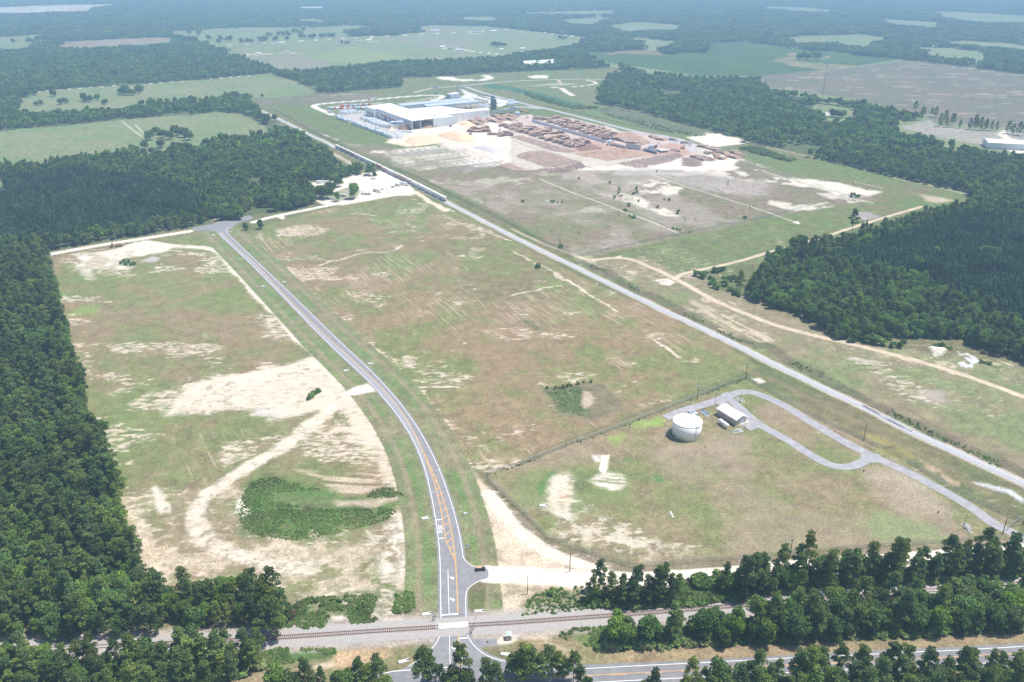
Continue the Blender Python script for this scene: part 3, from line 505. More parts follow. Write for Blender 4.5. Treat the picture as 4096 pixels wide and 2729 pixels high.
    P(zq(3, 3, '900,40 1200,0 1600,150 1700,290 1200,290 900,200 850,100'), c3(.21, .265, .115), .7, 6, 6)
    P(zq(3, 2, '800,1180 1200,1150 1500,1350 1700,1568 1300,1568 1000,1350'), c3(.42, .34, .27), .55, 6, 6)
    for q, c_ in (((3, 2, '100,560 400,640 480,760 300,740 200,650'), c3(.28, .27, .09)), ((3, 2, '880,850 1100,900 1400,1090 1250,1090 980,990'), c3(.33, .28, .10)), ((3, 2, '1400,1090 1700,1250 1820,1320 1700,1320 1450,1180'), c3(.60, .42, .30))):
        P(zq(*q), c_, .55, 3, 4, thr(n5, .3, .5))
    # between the compound and spur
    Lm(smooth_line(zq(2, 2, '2100,250 2300,330') + zq(3, 2, '0,330 500,600 1000,830 1500,1100 2000,1380')), 5, BR, .4, 4, 3)
    P(zq(2, 2, '2200,350 2280,340 2340,370 2260,400'), WS, .9, 1.5, 3)
    # lawns and sand south of the compound
    P(vq('1119,1302 1400,1318 1700,1300 2000,1285 2350,1262 2350,1236 2100,1254 1900,1268 1720,1285 1455,1306 1330,1262 1260,1235 1200,1180 1160,1130 1120,1096 1085,1080 1050,1078 1063,1116 1083,1180 1104,1270'), turf(c3(.30, .24, .17), OL, .8, 1, .4), 1, 1.5)
    P(vq('1044,1072 1063,1116 1083,1180 1104,1270 1111,1305 1122,1311 1400,1322 1380,1314 1327,1296 1264,1271 1214,1238 1175,1205 1150,1165 1120,1115 1085,1085'), SA * 1.08, .92, 2, 3, lambda i: .45 + .55 * sstep(.40, .54, n5[i] * .5 + n18[i] * .5))
    P(vq('1119,1308 1420,1322 1430,1345 1119,1342'), WS * 1.02, .95, 2, 2)
    P(vq('1119,1335 1350,1342 1355,1375 1330,1400 1180,1412 1119,1405'), SA * 1.08, .9, 2, 3, lambda i: .5 + .5 * sstep(.36, .52, n5[i] * .5 + n18[i] * .5))
    P(vq('1215,1375 1260,1355 1340,1350 1360,1400 1280,1412 1200,1415 1195,1395'), turf(c3(.28, .25, .15), c3(.12, .17, .06), .4, 1.2, .5, 1.2), .85, 2, 4)
    P(vq('1125,1385 1140,1375 1150,1400 1130,1412'), c3(.34, .23, .12), .7, 1.5, 2)
    P(vq('1350,1400 1560,1335 1660,1330 1660,1385 1560,1398 1400,1402'), turf(c3(.14, .18, .07), c3(.12, .18, .06), .4, 1.2, .5, 1.2), .9, 2, 3)
    P(vq('1560,1345 1650,1335 1690,1350 1640,1372 1565,1385'), c3(.15, .22, .07), .8, 2, 2)
    # around the crossing and the highway
    P(vq('500,1525 560,1508 700,1495 850,1482 985,1475 1000,1480 990,1500 940,1530 900,1545 500,1600'), turf(c3(.33, .25, .15), c3(.19, .22, .09), .5, 1, .5, .8), 1, 2)
    P(vq('600,1500 640,1490 770,1492 775,1505 700,1520 620,1530'), turf(c3(.12, .18, .06), c3(.10, .19, .06), .4, 1, .5, 1), .9, 1.5, 3)
    P(zq(1, 3, '760,1290 850,1250 1000,1240 1200,1260 1260,1340 1150,1360 900,1420 760,1430 640,1420 720,1350'), c3(.52, .35, .22), .8, 2, 3, lambda i: .6 + .4 * sstep(.35, .55, n5[i])); P(zq(1, 3, '550,1400 700,1370 740,1400 640,1440 520,1440'), SA, .8, 1.5, 2)
    P(zq(1, 3, '1200,1240 1500,1165 1650,1115 1650,1160 1400,1215 1230,1260'), SA * 1.1, .85, 1.5, 2); P(zq(1, 3, '1960,1090 2354,1085 2354,1230 2210,1230 2200,1180 2000,1180'), WS, .9, 1.5, 2)
    P(zq(2, 3, '0,1090 60,1100 50,1200 0,1215'), WS, .9, 1.5, 2)
    P(zq(1, 3, '2060,1250 2354,1230 2354,1380 2200,1350'), turf(c3(.31, .25, .155), OL), 1, 1)
    P(zq(2, 3, '0,1215 200,1110 500,1080 860,1060 1000,1100 900,1250 1500,1245 2354,1210 2354,1340 1600,1370 640,1410 0,1370'), turf(c3(.36, .27, .165), c3(.27, .235, .12), .6, 1, .5, .5), 1, 1)
    P(zq(2, 3, '350,1100 700,1070 860,1070 900,1270 780,1270 500,1180'), turf(c3(.26, .2, .12), c3(.13, .19, .06), .5, 1.2, .5, 1.2), .85, 2, 4)
    P(zq(2, 3, '60,1130 300,1140 340,1180 100,1190'), SA, .8, 1.5, 3); P(zq(2, 3, '280,1180 340,1220 560,1280 440,1280 300,1240'), SA * .95, .6, 1.5, 3)
    P(vq('2354,1478 2000,1502 1766,1520 1766,1485 2066,1470 2354,1455'), turf(c3(.36, .27, .165), c3(.30, .25, .14), .6, 1, .5, .5), 1, 1)
    P(zq(1, 3, '2000,1180 2200,1175 2215,1230 2060,1255'), c3(.42, .41, .42), .9, .8)
    # verges of the access road
    for off, w_, c_, a in (((0, 0), 36, turf(c3(.27, .245, .14), c3(.205, .25, .11), .5, 1, .45, .6), 1.0),):
        cl = [((a_[0] + b_[0]) / 2, (a_[1] + b_[1]) / 2) for a_, b_ in zip(resample(ROAD_L, 80), resample(ROAD_R + zq(1, 3, '1925,850 1930,1000'), 80))]
        idx = bbsel(xf, yf, cl, 30); d = dline(xf[idx], yf[idx], cl); m = 1 - sstep(20.5, 21.3, d)
        mixin(idx, m, c_(idx)); mixin(idx, (sstep(12.5, 14, d) - sstep(15, 17, d)) * .55, c3(.30, .24, .165)); mixin(idx, (sstep(9, 10, d) - sstep(11, 13, d)) * .6 * sstep(.35, .6, n18[idx]), c3(.13, .22, .07))
    P(zq(1, 3, '1950,700 2060,640 2130,635 2100,780 2100,900 2080,985 1945,985 1928,830'), turf(c3(.24, .20, .12), GR, .5, 1, .5, .8), 1, .8)
    P(zq(1, 2, '800,490 850,450 920,420 1030,392 1110,460 1000,480 900,500'), WS, 1, 1.2)
    # gravel lanes
    for ln, w_ in ((LANE, 9), (LANE2, 8)):
        Lm(ln, w_ + 9, turf(OL, GR, bias=.5), .8, 3); Lm(ln, w_, WS, 1, 1.5)
    P(vq('655,430 750,416 800,409 803,402 862,396 885,388 945,430 960,445 900,452 788,472 740,470 722,460 735,442 715,432'), WS * 1.02, .95, 2, 1)
    P(vq('740,455 800,430 830,440 820,455 770,465'), GR, .7, 2, 2); P(vq('870,438 940,444 955,450 900,450'), c3(.7, .58, .46), .6, 2, 2)
    P(zq(1, 1, '190,430 250,415 270,440 240,450'), WS, 1, 1); Lm(vq('760,350 800,372 830,390'), 7, SA, .7, 3, 2)
    for ln, w_ in ((SANDR, 5), (SANDR2, 4.5)):
        Lm(ln, w_, SA * 1.1, .92, 1.5, .6); Lm(ln, .9, OL, .45, .8)
    Lm(SRB, 11, WS * 1.03, 1, 1.5, 1); Lm(SRC, 7, WS, .95, 2, 1)
    Lm(zq(1, 1, '1480,200 1600,290 1750,370'), 7, c3(.80, .62, .46), .8, 3, 2); Lm(zq(2, 1, '0,540 300,680 560,770'), 3, SA, .7, 2, 1)
    # ballast bed fringes
    Lm(RAIL, 17, c3(.42, .36, .32), .8, 3, 1); Lm(SPUR, 8.5, c3(.56, .48, .39), .75, 2.5, 1)
    for q_, a_ in ((vq('285,1130 380,1140 530,1100 640,1240 900,1190 955,1180 975,1300 970,1425 700,1400 600,1345 345,1345'), .62), (vq('380,925 480,872 690,832 730,818 800,868 862,898 800,908 720,945 560,960 390,955'), .38), (zq(0, 1, '640,770 1100,720 1340,645 1640,700 1240,800 1150,905 850,915 850,1010 740,960'), .45), (vq('1044,1072 1104,1270 1122,1311 1400,1322 1264,1271 1175,1205 1120,1115'), .45), (vq('1119,1335 1350,1342 1355,1400 1180,1412 1119,1405'), .45), (zq(2, 2, '250,1400 420,1220 590,1260 560,1400 620,1568 320,1568'), .4), (zq(2, 2, '720,1270 900,1200 1080,1320 820,1350'), .5), (vq('500,1525 700,1495 985,1475 940,1530 500,1600'), .4), (PF, .42), (vq('900,360 1300,392 1500,560 1250,545 1000,420'), .35)):
        MK(q_, 3, a_, 6, 6)
    MK(vq('285,1130 352,1120 450,1125 530,1110 640,1240 900,1190 960,1170 975,1300 970,1425 700,1400 600,1345 345,1345'), 2, .62, 6, 8, lambda i: .45 + .8 * n18[i]); MK(vq('380,925 480,872 690,832 800,868 862,898 800,908 720,945 560,960 390,955'), 3, .42, 6, 8, lambda i: .3 + 1.2 * sstep(.4, .6, n18[i]))
    for q_, a_ in MKL: MK(q_, 2, a_, 12, 10)
    MK(CP, 3, .28, 2); MK(CP, 2, .16, 2)
    MK(ST, 3, .3, 2); MK(LF, 3, .28, 2); MK(MF, 3, .28, 2)
    for q_ in (vq('556,1140 620,1094 760,1128 925,1135 930,1165 840,1210 600,1235 548,1170'),):
        CLR(q_, 2)
    LK(TRK1, 14, 2, .6, 8, 4); LK(TRK2, 12, 2, .78, 8, 3); LK(SRC, 14, 2, .6, 8, 3); LK(SANDR, 11, 2, .45, 6, 3)
    rv = [((a_[0] + b_[0]) / 2, (a_[1] + b_[1]) / 2) for a_, b_ in zip(resample(ROAD_L, 60), resample(ROAD_R + zq(1, 3, '1925,850 1930,1000'), 60))]
    idx = bbsel(xf, yf, rv, 30); d = dline(xf[idx], yf[idx], rv); marks[idx] *= sstep(19.5, 21, d)[:, None]
    for ln in (PR if 'PR' in globals() else [], SPUR): 
        if ln: idx = bbsel(xf, yf, ln, 8); d = dline(xf[idx], yf[idx], ln); marks[idx] *= sstep(5, 7, d)[:, None]
    col[:] = np.clip(col, .01, .97)
    Z = np.zeros(N, np.float32)
    def ridge(line, hw, h):
        i = bbsel(xf, yf, line, hw); d = dline(xf[i], yf[i], line); Z[i] += h * (np.cos(np.clip(d / hw, 0, 1) * math.pi) * .5 + .5) * (.85 + .3 * n18[i])
    ridge(zq(1, 0, '60,940 300,925 600,905 900,890 1050,880'), 22, 4.5); ridge(zq(2, 0, '900,1030 1240,1100 1500,1170 1750,1225'), 24, 6)
    for q, hw, h in (((3, 2, '1520,95 1600,105'), 9, 3.5), ((2, 1, '1390,1025 1440,1030'), 6, 2), ((1, 1, '0,0 1,0'), 1, 0)):
        ridge(zq(*q), hw, h)
    me = bpy.data.meshes.new('ground')
    co = np.stack([X, Y, Z], 1).astype(np.float32)
    i0 = (np.arange(NVt - 1)[:, None] * NU + np.arange(NU - 1)[None, :]).ravel()
    q = np.stack([i0, i0 + 1, i0 + NU + 1, i0 + NU], 1).astype(np.int32)
    # outer country: continue the sheet to the sides and behind
    big = 70000.0; outer = []
    def row(k): return [k * NU, k * NU + NU - 1]
    me.vertices.add(N + 8); xtra = np.array([(-big, -3000, 0), (big, -3000, 0), (-big, 60000, 0), (big, 60000, 0), (0, 0, 0), (0, 0, 0), (0, 0, 0), (0, 0, 0)], np.float32)
    co = np.concatenate([co, xtra]); me.vertices.foreach_set('co', co.ravel())
    nq = len(q); ex = [(N, N + 1, NU - 1, 0)]
    ex += [(N, k * NU, k2 * NU) for k, k2 in zip(range(0, NVt - 1, 1), range(1, NVt))]
    ex += [(N + 1, k2 * NU + NU - 1, k * NU + NU - 1) for k, k2 in zip(range(0, NVt - 1, 1), range(1, NVt))]
    ex += [(N, (NVt - 1) * NU, N + 2), (N + 1, N + 3, NVt * NU - 1)]
    loops = [q.ravel()] + [np.array(e, np.int32) for e in ex]; starts = np.arange(nq) * 4; tot = [4] * len(ex)
    lens = np.array([len(e) for e in ex]); st2 = nq * 4 + np.concatenate([[0], np.cumsum(lens)[:-1]])
    allv = np.concatenate(loops).astype(np.int32)
    me.loops.add(len(allv)); me.loops.foreach_set('vertex_index', allv)
    me.polygons.add(nq + len(ex)); me.polygons.foreach_set('loop_start', np.concatenate([starts, st2]).astype(np.int32))
    me.update(calc_edges=True)
    at = me.attributes.new('cover', 'FLOAT_COLOR', 'POINT')
    cc = np.ones((N + 8, 4), np.float32); cc[:N, :3] = col; cc[N:, :3] = (.12, .14, .07); at.data.foreach_set('color', cc.ravel()); at2 = me.attributes.new('marks', 'FLOAT_COLOR', 'POINT'); c2 = np.zeros((N + 8, 4), np.float32); c2[:N] = marks; at2.data.foreach_set('color', c2.ravel())
    m = bpy.data.materials.new('ground_cover'); m.use_nodes = True; n = m.node_tree; b = n.nodes['Principled BSDF']
    b.inputs['Roughness'].default_value = .95; b.inputs['Specular IOR Level'].default_value = .08
    lk = n.links.new
    def N_(t, **kw):
        q = n.nodes.new(t)
        for k_, v_ in kw.items(): setattr(q, k_, v_)
        return q
    a = N_('ShaderNodeAttribute', attribute_name='cover'); a2 = N_('ShaderNodeAttribute', attribute_name='marks'); tc = N_('ShaderNodeTexCoord'); sp = N_('ShaderNodeSeparateColor'); lk(a2.outputs['Color'], sp.inputs[0])
    def noise(scale, rot_=0.0, stretch=(1, 1, 1), detail=4, rough=.55):
        mp = N_('ShaderNodeMapping', vector_type='POINT'); mp2 = N_('ShaderNodeMapping', vector_type='POINT'); mp.inputs['Rotation'].default_value = (0, 0, -rot_); mp2.inputs['Scale'].default_value = stretch
        no = N_('ShaderNodeTexNoise'); no.inputs['Scale'].default_value = scale; no.inputs['Detail'].default_value = detail; no.inputs['Roughness'].default_value = rough
        lk(tc.outputs['Object'], mp.inputs[0]); lk(mp.outputs[0], mp2.inputs[0]); lk(mp2.outputs[0], no.inputs['Vector']); return no.outputs['Fac']
    def math_(op, x, y, z=None):
        q = N_('ShaderNodeMath', operation=op)
        for i_, v_ in enumerate((x, y, z)):
            if v_ is None: continue
            if isinstance(v_, (int, float)): q.inputs[i_].default_value = v_
            else: lk(v_, q.inputs[i_])
        return q.outputs[0]
    def cover_mask(no, amt, lo, span, soft):
        # share of the surface covered grows with the amount
        th = math_('SUBTRACT', lo, math_('MULTIPLY', amt, span)); q = N_('ShaderNodeMapRange', interpolation_type='SMOOTHSTEP'); lk(no, q.inputs[0]); lk(math_('SUBTRACT', th, soft), q.inputs[1]); lk(math_('ADD', th, soft), q.inputs[2])
        return math_('MULTIPLY', q.outputs[0], math_('MINIMUM', math_('MULTIPLY', amt, 4.0), 1.0))
    aM = math.atan2(dM[1], dM[0]); aL = math.atan2(dL[1], dL[0])
    mM = cover_mask(noise(1.0, aM, (.03, .42, 1), 5, .7), sp.outputs[0], .74, .28, .08); mL = cover_mask(noise(1.0, aL, (.03, .42, 1), 5, .7), sp.outputs[1], .76, .28, .08)
    mB = cover_mask(noise(.22, .1, (.6, 1.3, 1), 9, .74), sp.outputs[2], .72, .32, .06); mW = cover_mask(noise(.16, .2, (1, 1.2, 1), 9, .78), a2.outputs['Alpha'], .76, .36, .06)
    fine = noise(.8, 0, (1, 1, 1), 6, .75); mid = noise(.11, 0, (1, 1, 1), 5, .6)
    mr = N_('ShaderNodeMapRange'); mr.inputs[1].default_value = .3; mr.inputs[2].default_value = .7; mr.inputs[3].default_value = .55; mr.inputs[4].default_value = 1.45; lk(fine, mr.inputs[0])
    mr2 = N_('ShaderNodeMapRange'); mr2.inputs[1].default_value = .3; mr2.inputs[2].default_value = .7; mr2.inputs[3].default_value = .82; mr2.inputs[4].default_value = 1.18; lk(mid, mr2.inputs[0])
    vm = N_('ShaderNodeVectorMath', operation='SCALE'); lk(a.outputs['Color'], vm.inputs[0]); lk(math_('MULTIPLY', mr.outputs[0], mr2.outputs[0]), vm.inputs['Scale'])
    cur = vm.outputs[0]
    for msk, c_, k_ in ((mM, (.56, .44, .33), .55), (mL, (.54, .44, .34), .45), (mB, (.64, .54, .43), .85), (mW, (.235, .205, .125), .75)):
        mx = N_('ShaderNodeMix', data_type='RGBA'); lk(math_('MULTIPLY', msk, k_), mx.inputs[0]); lk(cur, mx.inputs[6]); mx.inputs[7].default_value = (*c_, 1); cur = mx.outputs[2]
    lk(cur, b.inputs['Base Color'])
    bp = N_('ShaderNodeBump'); bp.inputs['Strength'].default_value = .55; bp.inputs['Distance'].default_value = .35; lk(math_('ADD', fine, math_('MULTIPLY', mB, -.3)), bp.inputs['Height']); lk(bp.outputs[0], b.inputs['Normal'])
    me.materials.append(m); me.shade_smooth()
    o = bpy.data.objects.new('ground', me); C.objects.link(o); o['kind'] = 'structure'
def resample(pts, n):
    L = [0]
    for a, b in zip(pts, pts[1:]): L.append(L[-1] + math.hypot(b[0] - a[0], b[1] - a[1]))
    out = []; j = 0
    for i in range(n):
        t = L[-1] * i / (n - 1)
        while j < len(L) - 2 and L[j + 1] < t: j += 1
        f = (t - L[j]) / (L[j + 1] - L[j] or 1); out.append((pts[j][0] + (pts[j + 1][0] - pts[j][0]) * f, pts[j][1] + (pts[j + 1][1] - pts[j][1]) * f))
    return out
build_ground()
# ---------------------------------------------------------------- trees
def leaf_mat(name, ramp, hue_scale=.12, tr=.12):
    m = bpy.data.materials.new(name); m.use_nodes = True; n = m.node_tree; b = n.nodes['Principled BSDF']
    b.inputs['Roughness'].default_value = .75; b.inputs['Specular IOR Level'].default_value = .12
    oi = n.nodes.new('ShaderNodeObjectInfo'); rp = n.nodes.new('ShaderNodeValToRGB'); e = rp.color_ramp.elements
    for i, (p, c) in enumerate(ramp):
        if i < 2: e[i].position = p; e[i].color = (*c, 1)
        else: q = e.new(p); q.color = (*c, 1)
    n.links.new(oi.outputs['Random'], rp.inputs[0])
    at = n.nodes.new('ShaderNodeAttribute'); at.attribute_name = 'tuft'
    vm = n.nodes.new('ShaderNodeVectorMath'); vm.operation = 'SCALE'; mr = n.nodes.new('ShaderNodeMapRange'); mr.inputs[3].default_value = .6; mr.inputs[4].default_value = 1.45
    n.links.new(at.outputs['Fac'], mr.inputs[0]); n.links.new(rp.outputs[0], vm.inputs[0])
    ns = n.nodes.new('ShaderNodeTexNoise'); ns.inputs['Scale'].default_value = .035; ns.inputs['Detail'].default_value = 4; n.links.new(oi.outputs['Location'], ns.inputs['Vector']); m3 = n.nodes.new('ShaderNodeMapRange'); m3.inputs[1].default_value = .32; m3.inputs[2].default_value = .68; m3.inputs[3].default_value = .66; m3.inputs[4].default_value = 1.5; n.links.new(ns.outputs['Fac'], m3.inputs[0])
    mm = n.nodes.new('ShaderNodeMath'); mm.operation = 'MULTIPLY'; n.links.new(mr.outputs[0], mm.inputs[0]); n.links.new(m3.outputs[0], mm.inputs[1]); n.links.new(mm.outputs[0], vm.inputs['Scale'])
    n.links.new(vm.outputs[0], b.inputs['Base Color'])
    tl = n.nodes.new('ShaderNodeBsdfTranslucent'); n.links.new(vm.outputs[0], tl.inputs[0]); mx = n.nodes.new('ShaderNodeMixShader'); mx.inputs[0].default_value = .36; n.links.new(b.outputs[0], mx.inputs[1]); n.links.new(tl.outputs[0], mx.inputs[2]); n.links.new(mx.outputs[0], n.nodes['Material Output'].inputs['Surface'])
    return m
M_BROAD = leaf_mat('broad_leaves', [(0, (0.108, 0.191, 0.041)), (1, (0.202, 0.304, 0.057)), (.35, (0.128, 0.221, 0.066)), (.62, (0.167, 0.274, 0.037)), (.86, (0.148, 0.201, 0.075))])
M_PINE = leaf_mat('pine_needles', [(0, (0.130, 0.198, 0.061)), (1, (0.216, 0.267, 0.065)), (.4, (0.144, 0.209, 0.072)), (.7, (0.179, 0.244, 0.058))])
M_CONE = leaf_mat('plantation_needles', [(0, (0.059, 0.121, 0.056)), (1, (0.103, 0.181, 0.067)), (.5, (0.077, 0.145, 0.065))])
M_BUSH = leaf_mat('bush_leaves', [(0, (0.124, 0.223, 0.055)), (1, (0.234, 0.331, 0.091)), (.5, (0.161, 0.266, 0.061))])
M_SCRUB = leaf_mat('scrub_leaves', [(0, (0.134, 0.228, 0.055)), (1, (0.232, 0.336, 0.094)), (.5, (0.159, 0.264, 0.066)), (.8, (0.268, 0.288, 0.121))])
M_BARK = mat('bark', (.20, .15, .11), .9, col2=(.30, .25, .20), scale=2); M_DEAD = mat('dead_wood', (.42, .38, .34), .9, scale=2)
def leaves_mesh(name, lobes, n, size, m, seed, flat=.4, lower=.4, jit=.2):
    """n leaf clumps, each a small bent quad, spread over the shells of the lobes"""
    r = np.random.default_rng(seed); lob = np.array([(*c, *s) for c, s in lobes], float)
    area = (lob[:, 3] * lob[:, 4] + lob[:, 3] * lob[:, 5]); k = r.choice(len(lob), n, p=area / area.sum())
    d = r.normal(size=(n, 3)); d /= np.linalg.norm(d, axis=1)[:, None]
    low = d[:, 2] < -.15; flip = low & (r.random(n) > lower); d[flip, 2] *= -1
    rad = 1 - np.abs(r.normal(0, jit, n)); p = lob[k, :3] + d * lob[k, 3:] * rad[:, None]
    nrm = d * (1 / lob[k, 3:]); nrm /= np.linalg.norm(nrm, axis=1)[:, None]; nrm = nrm * flat + r.normal(size=(n, 3)) * (1 - flat) * 1.0; nrm /= np.linalg.norm(nrm, axis=1)[:, None]
    a = np.cross(nrm, r.normal(size=(n, 3))); a /= np.linalg.norm(a, axis=1)[:, None]; b = np.cross(nrm, a)
    s = size * 1.1 * r.uniform(.6, 1.35, n)[:, None]; a *= s; b *= s * r.uniform(.6, 1, n)[:, None]
    v = np.stack([p - a - b * .6, p + a * .8 - b + nrm * s * .25, p + a + b * .7, p - a * .7 + b - nrm * s * .2], 1).reshape(-1, 3)
    me = bpy.data.meshes.new(name); me.vertices.add(4 * n); me.vertices.foreach_set('co', v.astype(np.float32).ravel())
    me.loops.add(4 * n); me.loops.foreach_set('vertex_index', np.arange(4 * n, dtype=np.int32)); me.polygons.add(n); me.polygons.foreach_set('loop_start', (np.arange(n) * 4).astype(np.int32)); me.update(calc_edges=True)
    t = me.attributes.new('tuft', 'FLOAT', 'POINT'); lr = r.random(len(lob)); tv = np.clip(.5 + (lr[k] - .5) * .7 + r.normal(0, .2, n), 0, 1); t.data.foreach_set('value', np.repeat(tv, 4).astype(np.float32))
    me.materials.append(m); return me
def broad_lobes(seed, w_, h, n=13, base=.28):
    r = random.Random(seed); L = [((0, 0, h * .6), (w_ * .36, w_ * .36, h * .30))]
    for i in range(n):
        a = r.uniform(0, 6.28); q = r.uniform(.15, .36) * w_; z = h * r.uniform(base + .08, .86); k = 1 - .55 * max(0, (z / h - .55) / .45)
        s = r.uniform(.13, .23) * w_; L.append(((q * k * math.cos(a), q * k * math.sin(a), z), (s, s, s * r.uniform(.7, 1))))
    return L
def pine_lobes(seed, w_, h, base=None, n=17):
    r = random.Random(seed); L = []; base = base or r.uniform(.2, .42)
    for i in range(n):
        f = i / (n - 1); z = h * (base + (.97 - base) * f); a = i * 2.4 + r.uniform(-.5, .5)
        wd = w_ * (.20 + .30 * math.sin(math.pi * min(1, f * 1.02 + .18)) ** 1.0); q = wd * r.uniform(.3, .85)
        s = w_ * r.uniform(.12, .2); L.append(((q * math.cos(a), q * math.sin(a), z), (s * 1.15, s * 1.15, s * .75)))
    L.append(((0, 0, h * .9), (w_ * .16, w_ * .16, h * .09))); return L
def cone_lobes(seed, w_, h):
    r = random.Random(seed); return [((r.uniform(-.2, .2), r.uniform(-.2, .2), h * (.32 + .62 * f)), (w_ * .5 * (1.02 - f * .85), w_ * .5 * (1.02 - f * .85), h * .12)) for f in [i / 6 for i in range(7)]]
def trunk_mb(h, r0, lobes, limbs=5, seed=0, top=.85):
    m = MB(); rr = random.Random(seed); b = (rr.uniform(-.3, .3), rr.uniform(-.3, .3), h * top * .5)
    m.tube((0, 0, 0), b, r0, r0 * .72, 7); m.tube(b, (b[0] * .5, b[1] * .5, h * top), r0 * .72, r0 * .25, 7)
    for c, s in lobes[1:1 + limbs]: m.tube((b[0] * .8, b[1] * .8, min(c[2] * .75, h * .7)), c, r0 * .32, r0 * .1, 5)
    return m
PROTO = {}
def tree_kind(key, k, lobefn, w_, h, n, size, m, tr=True, r0=.28, **kw):
    L = []
    for i in range(k):
        ww = w_ * (1 + .12 * math.sin(i * 2.1)); hh = h * (1 + .1 * math.cos(i * 1.7)); lo = lobefn(i * 7 + len(key) * 13, ww, hh)
        cm = leaves_mesh(key + '_crown', lo, n, size, m, i * 31 + len(key), **kw); tm = None
        if tr:
            mb = trunk_mb(hh, r0, lo, 6, i); tm = mb.mesh(key + '_trunk'); tm.materials.append(M_BARK)
        L.append((cm, tm))
    PROTO[key] = L
tree_kind('broad', 6, lambda s, a, b: broad_lobes(s, a, b, 16, .08), 9.2, 12.0, 1900, .29, M_BROAD)
tree_kind('oak', 3, lambda s, a, b: broad_lobes(s, a, b, 18, .2), 15, 13, 2200, .42, M_BROAD, r0=.5)
tree_kind('pine', 6, pine_lobes, 8.0, 16.8, 1800, .26, M_PINE, r0=.2, jit=.3)
tree_kind('mid', 4, broad_lobes, 8.8, 11.5, 420, .60, M_BROAD)
tree_kind('midpine', 4, pine_lobes, 6.5, 14, 320, .55, M_PINE, jit=.3)
tree_kind('cone', 4, cone_lobes, 4.2, 10.5, 170, .48, M_CONE)
tree_kind('far', 4, lambda s, a, b: broad_lobes(s, a, b, 6), 9.5, 11, 90, 1.25, M_BROAD, tr=False)
tree_kind('bush', 4, lambda s, a, b: broad_lobes(s, a, b, 6, .0), 3.4, 2.6, 300, .24, M_BUSH, r0=.08, flat=.7, lower=.1)
tree_kind('scrub', 4, lambda s, a, b: broad_lobes(s, a, b, 6, .0), 2.9, 1.2, 90, .28, M_SCRUB, tr=False, flat=.85, lower=.05)
def joined(key, i):
    cm, tm = PROTO[key][i]
    if tm is None: return cm
    bm = bmesh.new(); bm.from_mesh(cm); nf = len(bm.faces); bm.from_mesh(tm)
    bm.faces.ensure_lookup_table()
    for f in bm.faces[nf:]: f.material_index = 1
    me = bpy.data.meshes.new(key + '_whole'); bm.to_mesh(me); bm.free(); me.materials.append(cm.materials[0]); me.materials.append(M_BARK); return me
def clump_mesh(name, seed, size, n, m, key):
    """a patch of far wood: many crowns in one small mesh"""
    r = random.Random(seed); L = []
    for i in range(n):
        x, y = r.uniform(-size, size), r.uniform(-size, size); h = r.uniform(7, 11.5); s = r.uniform(3.2, 5.2); L.append(((x, y, h * .62), (s, s, h * .42)))
    return leaves_mesh(name, L, n * 26, 1.9, m, seed, jit=.1)
def clump_cone(name, seed, size, n):
    r = random.Random(seed); L = []
    for i in range(n): L.append(((r.uniform(-size, size), r.uniform(-size, size), 5.5), (2.4, 2.4, 4.5)))
    return leaves_mesh(name, L, n * 20, 1.3, M_CONE, seed, jit=.1)
_STORE = {}
def proto_coll(name, meshes):
    if name in _STORE: return _STORE[name]
    c = bpy.data.collections.new(name)
    for i, me in enumerate(meshes):
        o = bpy.data.objects.new('%s_%02d' % (name, i), me); c.objects.link(o)
    _STORE[name] = c; return c
def instance_stuff(name, label, pts, coll, ncoll, smin=.8, smax=1.2, zs=.15, seed=0):
    """one object of kind stuff: crowns set on points with geometry nodes"""
    n = len(pts)
    if n == 0: return
    r = np.random.default_rng(seed + 5); me = bpy.data.meshes.new(name); me.vertices.add(n)
    co = np.zeros((n, 3), np.float32); co[:, :2] = pts; me.vertices.foreach_set('co', co.ravel())
    def at(nm, tp, v, fld):
        a = me.attributes.new(nm, tp, 'POINT'); a.data.foreach_set(fld, v.ravel())
    at('pick', 'INT', r.integers(0, ncoll, n).astype(np.int32), 'value')
    rot = np.zeros((n, 3), np.float32); rot[:, 2] = r.uniform(0, 6.28, n); at('turn', 'FLOAT_VECTOR', rot, 'vector')
    s = r.uniform(smin, smax, n).astype(np.float32); sc = np.stack([s, s, s * (1 + r.uniform(-zs, zs, n))], 1).astype(np.float32); at('size', 'FLOAT_VECTOR', sc, 'vector')
    o = bpy.data.objects.new(name, me); C.objects.link(o); tag(o, label, 'wood', kind='stuff')
    ng = bpy.data.node_groups.new(name, 'GeometryNodeTree'); ng.interface.new_socket('Geometry', in_out='INPUT', socket_type='NodeSocketGeometry'); ng.interface.new_socket('Geometry', in_out='OUTPUT', socket_type='NodeSocketGeometry')
    N = ng.nodes; i_ = N.new('NodeGroupInput'); o_ = N.new('NodeGroupOutput'); ci = N.new('GeometryNodeCollectionInfo'); ci.inputs['Collection'].default_value = coll; ci.inputs['Separate Children'].default_value = True; ci.inputs['Reset Children'].default_value = True
    ip = N.new('GeometryNodeInstanceOnPoints'); ip.inputs['Pick Instance'].default_value = True; L = ng.links
    def na(nm, dt):
        q = N.new('GeometryNodeInputNamedAttribute'); q.data_type = dt; q.inputs['Name'].default_value = nm; return q.outputs['Attribute']
    L.new(i_.outputs[0], ip.inputs['Points']); L.new(ci.outputs[0], ip.inputs['Instance']); L.new(na('pick', 'INT'), ip.inputs['Instance Index'])
    L.new(na('turn', 'FLOAT_VECTOR'), ip.inputs['Rotation']); L.new(na('size', 'FLOAT_VECTOR'), ip.inputs['Scale']); L.new(ip.outputs[0], o_.inputs[0])
    md = o.modifiers.new('planting', 'NODES'); md.node_group = ng; return o
